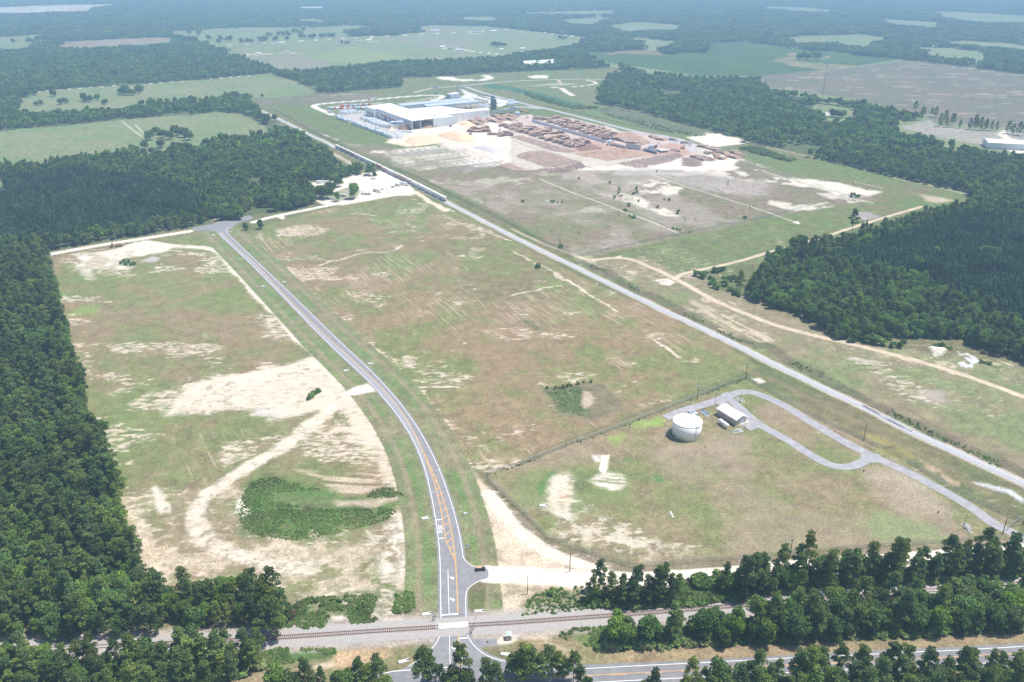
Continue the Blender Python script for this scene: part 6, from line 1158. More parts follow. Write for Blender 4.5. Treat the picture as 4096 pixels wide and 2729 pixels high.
mound('bark_heap', 'dark brown bark heap in front of the open left bay', cq(cB, '0,970 250,975 180,900 60,880 -60,960'), 8, M_BARKP, 4); mound('bark_heap', 'brown chip heap inside the right open bay', cq(cB, '440,950 690,930 640,860 480,870'), 8, mat('brown_chips', (.40, .26, .18), .95, scale=.3), 5); mound('chip_heap', 'small orange chip heap beside the truss canopy', cq(cA, '1620,850 1740,830 1690,760 1640,800'), 5, M_CHIP, 6)
def hall(name, label, q, h, mr, mw, cat='industrial building', extra=None):
    c = tuple(sum(p[k] for p in q) / 4 for k in (0, 1)); t = thing(name, label, cat, c); lo = [(p[0] - c[0], p[1] - c[1]) for p in q]; mb = MB(); mb.poly(lo, h + .3); mb.wall([(p[0] * 1.002, p[1] * 1.002) for p in lo], h, h + .3); mb.build('roof', mr, t); mb = MB(); mb.wall(lo, 0, h); mb.build('wall', mw, t); return t, lo
t, lo = hall('kiln_hall', 'long grey hall behind the white plant, farther of the pair', [cB(-60, 440, 10), cB(1300, 322, 10), cB(1440, 345, 10), cB(40, 482, 10)], 10, M_ROOFG, M_CLADG)
t2, lo2 = hall('kiln_hall', 'long grey hall behind the white plant, nearer of the pair', [cB(470, 450, 10), cB(1440, 350, 10), cB(1610, 393, 10), cB(560, 495, 10)], 10, M_ROOFG, M_CLADG)
for tt, lq, n in ((t, lo, 12), (t2, lo2, 9)):
    for i in range(n):
        f = (i + .5) / n; p = [lq[0][k] * (1 - f) + lq[1][k] * f + (lq[3][k] - lq[0][k]) * .45 for k in (0, 1)]; mb = MB(); mb.box((p[0], p[1], 10.3), (2.4, 2.4, 1.2), 0, (.6, .6)); mb.build('roof_vent', M_CLAD, tt)
    for i in range(7): wallpart(tt, lq[3], lq[2], .05 + i * .14, .056 + i * .14, 0, 9.6, 'downpipe', mat('downpipe_blue', (.36, .42, .50), .6), .14)
t, lo = hall('boiler_house', 'tall pale block with a louvred front beside the chimney stack', [cB(950, 235, 17), cB(1130, 200, 17), cB(1228, 220, 17), cB(1040, 248, 17)], 17, M_ROOFW, M_CLADG); wallpart(t, lo[3], lo[2], .22, .85, 7, 11, 'louvre', mat('dock_dark2', (.42, .44, .48), .7), .15)
for i in range(4): mb = MB(); p = [lo[0][k] * .7 + lo[2][k] * .3 for k in (0, 1)]; mb.box((p[0] + i * 2.6 - 4, p[1], 17.3), (1.6, 1.6, 1.6)); mb.build('roof_unit', M_GALV, t)
c = cB(1190, 300); t = thing('chimney_stack', 'slim tall grey chimney stack behind the pale boiler block', 'chimney', c); mb = MB(); mb.tube((0, 0, 0), (0, 0, 27), 1.1, .9, 14); mb.build('stack', mat('stack_grey', (.34, .38, .44), .6), t); mb = MB(); mb.tube((0, 0, 27), (0, 0, 27.5), 1.15, n=14); mb.build('rim', M_GALV, t)
c = cB(1915, 600); t = thing('silo_group', 'cluster of tall dark grey silos beside the white plant', 'silo', c); M_SILO = mat('silo_grey', (.22, .25, .29), .5, .3, scale=.5)
for x, y in ((-3.6, 0), (0, 0), (3.6, 0), (-1.8, 3.2), (1.8, 3.2)): mb = MB(); mb.lathe((x, y, 0), [(.6, 3.2), (1.85, 6), (1.85, 23), (.3, 24.5)], 18); mb.build('silo', M_SILO, t)
mb = MB(); mb.box((-1.5, 1.5, 24), (6, 5, 4.5), 0, (.9, .9)); mb.build('head_house', M_SILO, t)
for x, y in ((-5, -1), (5, -1), (-5, 4.5), (5, 4.5)): mb = MB(); mb.tube((x, y, 0), (x, y, 9), .3, n=6); mb.build('leg', M_GALV, t)
t, lo = hall('office', 'low white office block with grey roofs by the plant road', [cC(340, 160, 4), cC(560, 135, 4), cC(592, 152, 4), cC(375, 180, 4)], 4, M_ROOFG, M_CLAD, 'office')
[wallpart(t, lo[3], lo[2], .06 + i * .12, .12 + i * .12, 1.2, 2.6, 'window', M_GLASS, .1) for i in range(8)]
hall('site_cabin', 'flat white cabin behind the low office block', [cC(380, 98, 3.5), cC(480, 92, 3.5), cC(495, 108, 3.5), cC(400, 118, 3.5)], 3.5, M_ROOFG, M_CLAD, 'cabin'); hall('site_cabin', 'small white cabin between silos and office', [cC(140, 130, 3.5), cC(230, 118, 3.5), cC(240, 140, 3.5), cC(150, 155, 3.5)], 3.5, M_ROOFW, M_CLAD, 'cabin')
# wrapped lumber, containers, log piles
M_WRAP = mat('lumber_wrap', (.90, .91, .92), .5, var=.06, scale=.6); M_LUMB = mat('sawn_lumber', (.76, .60, .40), .8, var=.1, scale=2); M_BAND = mat('wrap_band', (.60, .64, .70), .6)
mb = MB()
for i in range(2):
    for j in range(2):
        for k in range(3): mb.box((-1.25 + 2.5 * i, -1.9 + 3.8 * j, k * 1.5), (2.3, 3.6, 1.38))
WR = mb.mesh('lumber_stack'); WR.materials.append(M_WRAP); mb = MB(); [mb.box((-1.25 + 2.5 * i, 0, k * 1.5 + 1.38), (2.1, 7, .12)) for i in range(2) for k in range(3)]; WB = mb.mesh('spacers'); WB.materials.append(M_BAND)
def wrapped(p, s, an, lb, grp):
    t = thing('lumber_stack', lb, 'lumber stack', p, an, grp); t.scale = (s, s, s * random.uniform(.75, 1.35))
    for nm, me in (('packs', WR), ('spacers', WB)): o = bpy.data.objects.new(nm, me); C.objects.link(o); o.parent = t
rr = random.Random(5); an0 = ang(cA(560, 600), cA(1700, 1000))
for f in range(44):
    k = f / 43; x = 575 + 1125 * k; y = 590 + 405 * k + rr.uniform(-6, 6)
    if f in (10, 18, 33): continue
    wrapped(cA(x, y), rr.uniform(.8, 1.05), an0 + 1.57, 'white wrapped lumber stack in the row along the grass edge', 'wrapped lumber in the row along the grass edge')
    if f % 3 == 0 and f < 36: wrapped(cA(x + 18, y - 38), rr.uniform(.7, .95), an0 + 1.57, 'white wrapped lumber stack in the row along the grass edge', 'wrapped lumber in the row along the grass edge')
for row in range(7):
    for c_ in range(8):
        x = 1075 + row * 62 + c_ * 38 - row * 4; y = 600 + row * 24 - c_ * 2 + c_ * 8
        if x > 1620 or rr.random() < .12: continue
        wrapped(cA(x, y), rr.uniform(.75, 1), an0 + rr.choice((0, 1.57)), 'white wrapped lumber stack in the block under the red striped facade', 'wrapped lumber in the block under the red striped facade')
for i in range(22): wrapped(cA(640 + (i % 8) * 38 + rr.uniform(-5, 5), 440 + (i // 8) * 27), rr.uniform(.7, 1), an0, 'white wrapped lumber stack in front of the shipping containers', 'wrapped lumber in front of the shipping containers')
for i in range(8): wrapped(cA(880 + i * 38, 470 + (i % 2) * 10), rr.uniform(.6, .85), an0, 'white wrapped lumber stack in front of the shipping containers', 'wrapped lumber in front of the shipping containers')
for i in range(12): wrapped(cA(1755 + (i % 4) * 45 + rr.uniform(-6, 6), 925 + (i // 4) * 32), rr.uniform(.6, .95), an0, 'white wrapped lumber stack beside the chip trailer', 'wrapped lumber beside the chip trailer')
for i in range(14): wrapped(cB(1640 + (i % 5) * 42, 490 + (i // 5) * 20), rr.uniform(.7, .95), an0, 'white wrapped lumber stack near the silos behind the hall', 'wrapped lumber near the silos')
mb = MB(); [mb.box((0, 0, k * 1.4), (4.2, 9, 1.25)) for k in range(4)]; LT = mb.mesh('lumber_packs'); LT.materials.append(M_LUMB)
for i in range(17):
    p = cB(1095 + i * 31, 545 - (i % 3) * 16); o = bpy.data.objects.new('sawn_lumber_stack', LT); C.objects.link(o); o.location = (*p, 0); o.rotation_euler = (0, 0, an0 + 1.57); o.scale = (.9, .9, rr.uniform(.7, 1.1)); tag(o, 'tan sawn lumber stack behind the white hall', 'lumber stack', 'tan lumber behind the white hall')
CC = {'rust red': (.48, .13, .09), 'pale blue': (.42, .58, .70), 'white': (.74, .75, .76), 'orange red': (.62, .22, .10), 'grey blue': (.32, .42, .52)}; CM = {k: mat('container_' + k.replace(' ', '_'), v, .6, var=.08, scale=.8) for k, v in CC.items()}; CMsh = {}
for k, m_ in CM.items():
    mb = MB(); mb.box((0, 0, .15), (2.44, 12.2, 2.6)); [mb.box((s * 1.23, j * 1.2, .3), (.06, .5, 2.3)) for s in (-1, 1) for j in range(-4, 5)]; me = mb.mesh('container_body'); me.materials.append(m_); mb = MB(); mb.box((-.6, -6.13, .3), (1.12, .08, 2.3)); mb.box((.6, -6.13, .3), (1.12, .08, 2.3)); md = mb.mesh('container_doors'); md.materials.append(m_ if k != 'white' else M_GALV); CMsh[k] = (me, md)
def container(p, k, an, where):
    t = thing('shipping_container', '%s shipping container %s' % (k, where), 'container', p, an, '%s containers %s' % (k, where))
    for nm, me in zip(('container_body', 'doors'), CMsh[k]): o = bpy.data.objects.new(nm, me); C.objects.link(o); o.parent = t
ks = list(CC)
for i, k in enumerate(['grey blue', 'pale blue', 'pale blue', 'rust red', 'white', 'white', 'rust red', 'rust red', 'orange red', 'white', 'rust red', 'orange red', 'white', 'rust red', 'rust red', 'pale blue', 'pale blue', 'pale blue', 'orange red', 'white', 'white']): container(cA(405 + i * 35.5, 392 + i * -.5), k, .05, 'in the front container row')
for i in range(16): container(cA(640 + i * 40, 340 - i * 2.2), ks[(i * 3 + i // 4) % 5], .05, 'in the back container row')
M_LOGT = mat('log_bark_light', (.72, .52, .39), .9, col2=(.46, .30, .22), scale=.35); M_LOGE = mat('log_ends', (.20, .10, .075), .95, col2=(.46, .28, .19), scale=.9); M_LOGD = mat('log_bark_dark', (.36, .25, .21), .9, col2=(.68, .52, .43), scale=1.3)
def pile_mesh(L, seed, depth=6.0, hmax=4.6):
    r = random.Random(seed); mb = MB(); nx = int(L / .62)
    for i in range(nx):
        f = i / nx; hh = hmax * (.62 + .38 * math.sin(f * 9 + seed) * .6 + .1 * math.sin(f * 31)) * min(1, f * 9 + .25, (1 - f) * 9 + .25); dy = 1.2 * math.sin(f * 6 + seed)
        for k in range(max(1, int(hh / .55))):
            x = -L / 2 + (i + .5 * (k % 2)) * .62; z = .3 + k * .54; l = depth / 2 + r.uniform(-.35, .35); n0 = len(mb.v); mb.mi = 0; rr_ = r.uniform(.25, .33)
            pts = [(math.cos(q * 1.2566) * rr_, math.sin(q * 1.2566) * rr_) for q in range(5)]; y0 = dy - l; y1 = dy + l
            mb.add([(x + a, y0, z + b) for a, b in pts] + [(x + a, y1, z + b) for a, b in pts], [(q, (q + 1) % 5, 5 + (q + 1) % 5, 5 + q) for q in range(5)]); mb.mi = 1; mb.f += [tuple(n0 + q for q in range(4, -1, -1)), tuple(n0 + 5 + q for q in range(5))]; mb.m += [1, 1]
    return mb
PM = {}
for dk in (0, 1):
    for s in range(3):
        mb = pile_mesh(42, s + dk * 5); me = mb.mesh('log_pile'); me.materials.append(M_LOGD if dk else M_LOGT); me.materials.append(M_LOGE); PM[dk, s] = me
def logpile(a, b, i, lb, grp, dk=0, h=1.0, dp=1.0):
    d = math.hypot(b[0] - a[0], b[1] - a[1]); o = bpy.data.objects.new('log_pile', PM[dk, i % 3]); C.objects.link(o); o.location = ((a[0] + b[0]) / 2, (a[1] + b[1]) / 2 + 2, 0); o.rotation_euler = (0, 0, ang(a, b)); o.scale = (d / 42, dp, h); tag(o, lb, 'log pile', grp)
for f, q, lb in ((cC, '910,510,1100,485 1030,528,1450,470 1180,578,1680,530 1290,602,1850,570 1420,640,1990,610 1480,668,2130,645 1620,708,2170,675 1680,722,2340,690 1850,772,2354,738', 'behind the log sorter'), (cD, '110,672,610,610 210,708,760,655 380,752,900,695 480,778,720,740 560,805,720,808', 'behind the log sorter'), (cC, '180,652,660,618 300,685,700,660 390,718,980,665 480,748,1280,705 580,778,1300,742 700,800,1310,765 780,828,1530,780 880,862,1050,835 1000,908,1640,858 1120,948,1640,915 1280,992,1980,940 1400,1018,2080,985 1500,1052,1960,1025 1590,1080,1960,1055', 'in front of the log sorter'), (cB, '1440,975,1820,945 1370,1020,1880,1005 1800,1078,2330,1045 2000,1112,2290,1085', 'on the white ground near the chip heaps')):
    for i, s in enumerate(q.split()):
        a = [float(z) for z in s.split(',')]; logpile(f(a[0], a[1]), f(a[2], a[3]), i, 'long pile of tan logs ' + lb, 'log piles ' + lb, 1 if i % 4 == 3 else 0, rr.uniform(1.2, 1.5), 1.7)
for i, s in enumerate('1420,800,1690,885 1560,760,1760,840 1790,760,2030,840 1920,700,2150,795 2080,705,2340,795 2180,670,2354,735'.split()):
    a = [float(z) for z in s.split(',')]; logpile(cB(a[0], a[1]), cB(a[2], a[3]), i, 'slanting pale log pile beside the white hall', 'slanting log piles beside the white hall', 0, 1.25, 1.7)
for f, s, dk, lb in ((cD, '750,800,1340,935', 1, 'long dark log pile above the concrete bays'), (cD, '1530,755,1880,845', 0, 'low log pile on the gravel near the parked trucks'), (cE, '660,655,980,745', 1, 'dark ended log pile right of the square log deck'), (cE, '1280,590,1640,710', 0, 'long pale log pile at the right end of the yard'), (cE, '1130,672,1350,718', 0, 'short pale log pile at the right end of the yard'), (cE, '1090,632,1250,645', 0, 'shortest pale log pile at the right end of the yard'), (cE, '790,440,1260,545', 1, 'dark log pile along the yard edge by the sandy strip'), (cE, '930,605,1220,560', 1, 'dark log pile behind the pale piles at the right end'), (cE, '1450,560,1740,660', 1, 'thin dark log pile on the far right yard edge')):
    a = [float(z) for z in s.split(',')]; logpile(f(a[0], a[1]), f(a[2], a[3]), 1, lb, None, dk, 1.3 if 'long dark' in lb else .9, 1.6)
def deck(pts, an, label, m, L=10, dens=.55, seed=1):
    cx = sum(p[0] for p in pts) / len(pts); cy = sum(p[1] for p in pts) / len(pts); r = np.random.default_rng(seed); a = np.array(pts); A = abs(sum(pts[i][0] * pts[(i + 1) % len(pts)][1] - pts[(i + 1) % len(pts)][0] * pts[i][1] for i in range(len(pts)))) / 2
    n = min(2600, int(A / L * 1.5 / dens)); X = r.uniform(a[:, 0].min(), a[:, 0].max(), n * 4); Y = r.uniform(a[:, 1].min(), a[:, 1].max(), n * 4); k = inside(X, Y, pts); X = X[k][:n]; Y = Y[k][:n]; mb = MB()
    for x, y in zip(X, Y):
        q = an + r.normal(0, .05); l = L / 2 * r.uniform(.7, 1.15); z = r.uniform(.2, 1.1); c_, s_ = math.cos(q) * l, math.sin(q) * l; mb.tube((x - cx - c_, y - cy - s_, z), (x - cx + c_, y - cy + s_, z + r.uniform(-.1, .1)), r.uniform(.2, .3), r.uniform(.14, .2), 5)
    o = mb.build('log_deck', m); o.location = (cx, cy, 0); tag(o, label, 'log deck')
deck(cq(cD, '900,1300 2090,1090 2230,1150 1950,1265 1340,1390 1010,1350'), ang(cD(1400, 1200), cD(1500, 1330)), 'wide deck of dark poles below the concrete bays', M_LOGD, 11)
deck(cq(cD, '40,1120 700,1000 960,985 1240,1065 1350,1160 870,1225 680,1245 400,1180'), ang(cD(600, 1130), cD(800, 1075)), 'wide deck of tan poles left of the concrete bays', M_LOGT, 11, seed=2)
deck(cq(cC, '450,855 620,835 1000,950 1500,1100 1750,1160 1600,1185 1300,1150 1000,1040'), ang(cC(900, 960), cC(1100, 940)), 'narrow strip of poles beside the white yard', M_LOGD, 10, seed=3)
deck(cq(cC, '540,1250 700,1185 1000,1145 1150,1165 1720,1350 1880,1380 1400,1465 1200,1485 900,1380'), ang(cC(900, 1280), cC(1100, 1250)), 'large deck of poles in the middle of the white ground', M_LOGD, 10, seed=4)
deck(cq(cC, '160,1430 400,1395 740,1530 560,1560 300,1500'), ang(cC(300, 1450), cC(380, 1410)), 'small deck of poles at the front left of the white ground', M_LOGD, 9, seed=5)
deck(cq(cC, '1000,1530 1500,1475 1860,1400 1980,1480 1700,1540 1300,1600'), ang(cC(1500, 1480), cC(1570, 1530)), 'dark deck of poles at the front of the white ground', M_LOGD, 9, seed=6)
deck(cq(cD, '740,735 1000,670 1150,668 1560,880 1420,925 1340,890 1000,790'), ang(cD(1100, 740), cD(1250, 700)), 'pale deck of poles behind the long dark log pile', M_LOGT, 11, seed=7)
deck(cq(cE, '520,675 760,695 800,850 525,855'), ang(cE(540, 760), cE(790, 775)), 'square deck of brown poles at the right of the yard', M_LOGD, 14, seed=8)
deck(cq(cE, '760,650 920,645 1130,705 1050,745 960,740'), ang(cE(800, 670), cE(1000, 720)), 'tan deck of poles right of the square deck', M_LOGT, 10, seed=9)
mound('bark_heap', 'large dark brown bark heap beside the log sorter', cq(cC, '1750,1110 1850,1160 2290,1110 2300,1070 2150,1040 1950,1020'), 5, M_BARKP, 9)
mound('chip_heap', 'biggest tan chip heap in front of the plant', cq(cB, '750,1085 1000,1185 1300,1238 1570,1232 1540,1130 1300,1040 1080,1010 900,1030'), 9, M_CHIP, 1); mound('chip_heap', 'long tan chip heap left of the biggest heap', cq(cB, '80,1220 300,1310 700,1260 930,1200 700,1100 500,1080 200,1120'), 7, M_CHIP, 2); mound('chip_heap', 'tan chip heap against the white hall wall', cq(cB, '1160,840 1300,900 1400,910 1570,885 1450,810 1300,785'), 6, M_CHIP, 3)
mound('dirt_heap', 'ridged dirt heap in front of the chip heaps', cq(cB, '1000,1390 1250,1430 1450,1535 1900,1560 1850,1470 1500,1370 1250,1310 1050,1330'), 4, M_DIRTP, 11); mound('dirt_heap', 'grey dirt heap behind the ridged heap', cq(cB, '1480,1340 1700,1400 1900,1450 2080,1430 2050,1340 1800,1310 1560,1295'), 4, M_GRAVP, 12); mound('dirt_heap', 'tan dirt heap beside the biggest chip heap', cq(cB, '760,1265 900,1310 1000,1290 960,1220 880,1205'), 3, M_DIRTP, 13)
# log sorter
t = thing('log_sorter', 'long grey log sorter line of steel bins across the yard', 'log sorter', (0, 0, 0)); a, b = cC(870, 552), cC(2370, 985); bm_ = MB(); bm_.box((0, 0, 0), (2.6, 4.2, 2.6), 0, (1, 1)); bm_.box((0, 0, 2.6), (.5, 4.6, 1.1)); bm_.box((0, 1.9, 2.6), (2.6, .3, .6)); bme = bm_.mesh('sorter_bin'); bme.materials.append(mat('sorter_grey', (.52, .56, .62), .5, .2, scale=1)); an = ang(a, b)
for i in range(48):
    f = (i + .5) / 48; o = bpy.data.objects.new('sorter_bin', bme); C.objects.link(o); o.parent = t; o.location = (a[0] + (b[0] - a[0]) * f, a[1] + (b[1] - a[1]) * f, 0); o.rotation_euler = (0, 0, an)
mb = MB(); mb.strip([a, b], .9, 4.0); mb.build('conveyor', M_DARK, t)
hall('sorter_cabin', 'pale blue machine house at the end of the log sorter', [cD(665, 830, 6), cD(735, 812, 6), cD(755, 832, 6), cD(685, 850, 6)], 6, M_ROOFG, M_CLADG, 'cabin')
t = thing('concrete_bay', 'tall curved concrete bay walls in the log yard', 'bay', cD(1200, 1020)); o_ = t.location; mb = MB()
for x0, y0, x1, y1 in ((1040, 1000, 1110, 1000), (1110, 1000, 1210, 1010), (1210, 1010, 1345, 1030)): p, q = cD(x0, y0), cD(x1, y1); mb.strip([(p[0] - o_[0], p[1] - o_[1]), (q[0] - o_[0], q[1] - o_[1])], 1.0, 7.2); mb.wall([(p[0] - o_[0], p[1] - o_[1] - .5), (q[0] - o_[0], q[1] - o_[1] - .5)], 0, 7.2, False); mb.wall([(p[0] - o_[0], p[1] - o_[1] + .5), (q[0] - o_[0], q[1] - o_[1] + .5)], 0, 7.2, False)
mb.build('bay_wall', M_CONC, t); mb = MB(); mb.box((-1, 4, 3), (9, 6, .5)); [mb.tube((x, 2, 0), (x, 2, 9), .3, n=6) for x in (-4, 0, 4)]; mb.build('loading_frame', M_GALV, t)
def platform(f, pts, h, lb, m):
    c = f(*pts[0]); t = thing('conveyor_platform', lb, 'conveyor', c); q = [(f(*p)[0] - c[0], f(*p)[1] - c[1]) for p in pts]; mb = MB(); mb.poly(q, h); mb.wall(q, h - .9, h); mb.build('deck', m, t); mb = MB()
    for p in resample(q + [q[0]], 12): mb.tube((*p, 0), (*p, h), .28, n=5)
    mb.build('legs_frame', M_GALV, t)
M_CONV = mat('conveyor_dark', (.15, .16, .18), .7, scale=.6, var=.3)
platform(cD, ((740, 905), (1040, 985), (1020, 1010), (735, 930)), 3, 'dark infeed conveyor platform left of the concrete bays', M_CONV); platform(cD, ((1380, 1040), (1500, 1010), (1700, 1090), (1660, 1112)), 3, 'dark conveyor platform right of the concrete bays', M_CONV); platform(cD, ((1640, 1020), (1900, 1050), (1940, 1070), (1760, 1085)), 3, 'grey loading platform at the end of the conveyors', M_CONC); platform(cC, ((0, 420), (450, 345), (560, 350), (60, 440)), 6, 'long raised conveyor from the silos to the debarker', M_CONV)
hall('control_cabin', 'pale control cabin standing over the conveyors', [cD(1515, 925, 8), cD(1590, 918, 8), cD(1605, 935, 8), cD(1530, 942, 8)], 8, M_ROOFG, M_CLADG, 'cabin'); hall('debarker_house', 'grey debarker block beside the knuckle cranes', [cC(515, 345, 7), cC(600, 345, 7), cC(612, 365, 7), cC(525, 370, 7)], 7, M_CLADG, M_CLADG, 'industrial building')
# vehicles
def truck(p, an, lb, trailer=(.62, .64, .67), cabc=(.82, .82, .80), load=0, L=13.5):
    t = thing('semi_truck', lb, 'truck', p, an); mt = mat('trailer_%02d' % int(trailer[0] * 99), trailer, .5); mb = MB(); z = 1.1
    if load: mb.box((-2.2, 0, 1.0), (L - 1, 2.3, .4)); [mb.box((-2.2 + k * 3 - L * .4, s * 1.2, 1.2), (.2, .15, 2.6)) for k in range(4) for s in (-1, 1)]
    else: mb.box((-2.2, 0, z), (L, 2.5, 2.7))
    mb.build('trailer', mt if not load else M_DARK, t)
    if load == 1: mb = MB(); [mb.tube((-2.2 - L * .44, -1 + .4 * (i % 6), 1.6 + .4 * (i // 6)), (-2.2 + L * .44, -1 + .4 * (i % 6), 1.6 + .4 * (i // 6)), .2, n=5) for i in range(30)]; mb.build('log_load', M_LOGD, t)
    mb = MB(); mb.box((L / 2 - .4, 0, .8), (2.2, 2.4, 2.6), 0, (.85, .9)); mb.box((L / 2 + 1.6, 0, .8), (1.9, 1.9, 1.3), 0, (.9, .85)); mb.build('cab', mat('cab_%02d' % int(cabc[0] * 99), cabc, .35), t); mb = MB(); mb.box((L / 2 + .62, 0, 2.2), (.1, 2.0, .8)); mb.build('windscreen', M_GLASS, t)
    for x in (-L / 2 - 1, -L / 2 + .4, L / 2 - 1.5, L / 2 + 1.8):
        for y in (-1.1, 1.1): wheel(t, x, y, .52, .52, .4)
truck(cB(150, 1035), ang(cB(60, 1040), cB(240, 1025)), 'white chip trailer truck in front of the open bays'); truck(cC(445, 297), ang(cC(540, 285), cC(370, 298)), 'grey tipper truck on the plant road by the office', (.40, .44, .50)); truck(cA(410, 468), ang(cA(360, 445), cA(455, 475)), 'white truck on the gravel ring road near the containers'); truck(cA(1280, 205), ang(cA(1360, 198), cA(1190, 212)), 'red cabbed truck with white trailer on the far ring road', (.72, .74, .77), (.60, .20, .14))
truck(cD(2010, 835), ang(cD(1930, 815), cD(2100, 845)), 'white cabbed truck with a dark log load on the gravel', load=1); truck(cD(2060, 1050), ang(cD(2160, 1065), cD(1970, 1020)), 'white cabbed log truck with an empty dark trailer', load=2); truck(cD(2270, 900), ang(cD(2160, 890), cD(2350, 905)), 'white cabbed truck loaded with logs beside the crane', load=1)
for (p, lb) in ((cB(710, 122), 'white box trailer parked by the far plant road'), (cB(730, 228), 'small white box trailer on the far lawn')):
    t = thing('box_trailer', lb, 'trailer', p, .1); mb = MB(); mb.box((0, 0, 1), (12 if 'by the' in lb else 6, 2.5, 2.7)); mb.build('trailer_body', M_CLADG, t); [wheel(t, x, y, .5, .5, .4) for x in (-2, 2) for y in (-1.1, 1.1)]
M_YELM = mat('machine_yellow', (.70, .40, .12), .6)
def crane(p, an, lb, m, s=1.0):
    t = thing('log_crane', lb, 'crane', p, an); t.scale = (s,) * 3; mb = MB(); mb.box((0, -1.4, 0), (4.2, .7, 1)); mb.box((0, 1.4, 0), (4.2, .7, 1)); mb.build('tracks', M_DARK, t); mb = MB(); mb.box((-.5, 0, 1.2), (3.8, 2.6, 1.6), 0, (.9, .9)); mb.box((1.0, .8, 2.8), (1.4, 1.1, 1.5)); mb.build('cab', m, t); mb = MB(); mb.tube((.8, -.4, 2.2), (4.0, -.4, 7.5), .4, .3, 6); mb.tube((4.0, -.4, 7.5), (8.0, -.4, 4.0), .3, .2, 6); mb.build('boom', m, t); mb = MB(); mb.tube((8, -.4, 4), (7.6, -.4, 2.4), .25, n=6); mb.tube((8, -.4, 4), (8.5, -.4, 2.4), .25, n=6); mb.build('grapple', M_DARK, t)
crane(cD(755, 940), 1.2, 'orange log crane beside the sorter cabin', M_YELM, 1.1); crane(cD(1650, 990), .4, 'dark log crane on the conveyor platform', M_DARK, 1.1); crane(cC(640, 345), 2.2, 'orange knuckle crane behind the debarker block', M_YELM, 1.3); crane(cC(760, 370), .5, 'orange wheeled log loader right of the debarker', M_YELM, 1.1); crane(cC(765, 468), 2.0, 'small orange grapple machine on the dark gravel', M_YELM, .8); crane(cD(2210, 1000), .2, 'yellow log loader on the brown yard', M_YELM, 1.2); crane(cB(2045, 990), 1.4, 'grey grapple loader on the white ground', M_GALV, .8); crane(cB(1445, 1070), .3, 'dark red machine beside the biggest chip heap', mat('machine_red', (.30, .14, .13), .6), .9); crane(cB(100, 975), .5, 'orange loader at the bark heap', M_YELM, .7); crane(cB(1030, 908), .1, 'dark loader against the white hall wall', M_DARK, .8); crane(cA(1130, 650), .1, 'dark red forklift among the wrapped lumber', mat('machine_red', (.30, .14, .13), .6), .6)
CARC = {'white': (.75, .76, .77), 'silver': (.48, .50, .52), 'black': (.03, .03, .035), 'red': (.45, .05, .05), 'blue': (.10, .16, .30)}; CARM = {}
for k, v in CARC.items():
    mb = MB(); mb.box((0, 0, .35), (4.6, 1.8, .6), 0, (.97, .95)); b1 = mb.mesh('body'); b1.materials.append(mat('car_' + k, v, .3, .1)); mb = MB(); mb.box((-.3, 0, .95), (2.5, 1.6, .55), 0, (.7, .85)); b2 = mb.mesh('cabin'); b2.materials.append(M_GLASS); mb = MB(); [mb.lathe((x, y, .33), [(.33, -.1), (.33, .1)], 10, 'y') for x in (-1.45, 1.45) for y in (-.85, .85)]; b3 = mb.mesh('wheels'); b3.materials.append(M_TYRE); CARM[k] = (b1, b2, b3)
def car(p, an, k, lb, grp):
    t = thing('parked_car', lb, 'car', p, an, grp)
    for nm, me in zip(('body', 'cabin', 'wheelset'), CARM[k]): o = bpy.data.objects.new(nm, me); C.objects.link(o); o.parent = t
for a, b, n in (((1735, 262), (1870, 292), 6), ((1580, 272), (1860, 350), 15), ((1490, 318), (1800, 388), 15), ((1510, 352), (1800, 420), 12), ((1990, 335), (2190, 352), 9)):
    p, q = cB(*a), cB(*b)
    for i in range(n):
        if rr.random() < .1: continue
        f = (i + rr.uniform(.3, .7)) / n; k = rr.choice(['white', 'white', 'silver', 'black', 'black', 'red', 'blue']); car((p[0] + (q[0] - p[0]) * f, p[1] + (q[1] - p[1]) * f), ang(p, q) + 1.4, k, k + ' car in the plant car park behind the silos', k + ' cars in the plant car park')
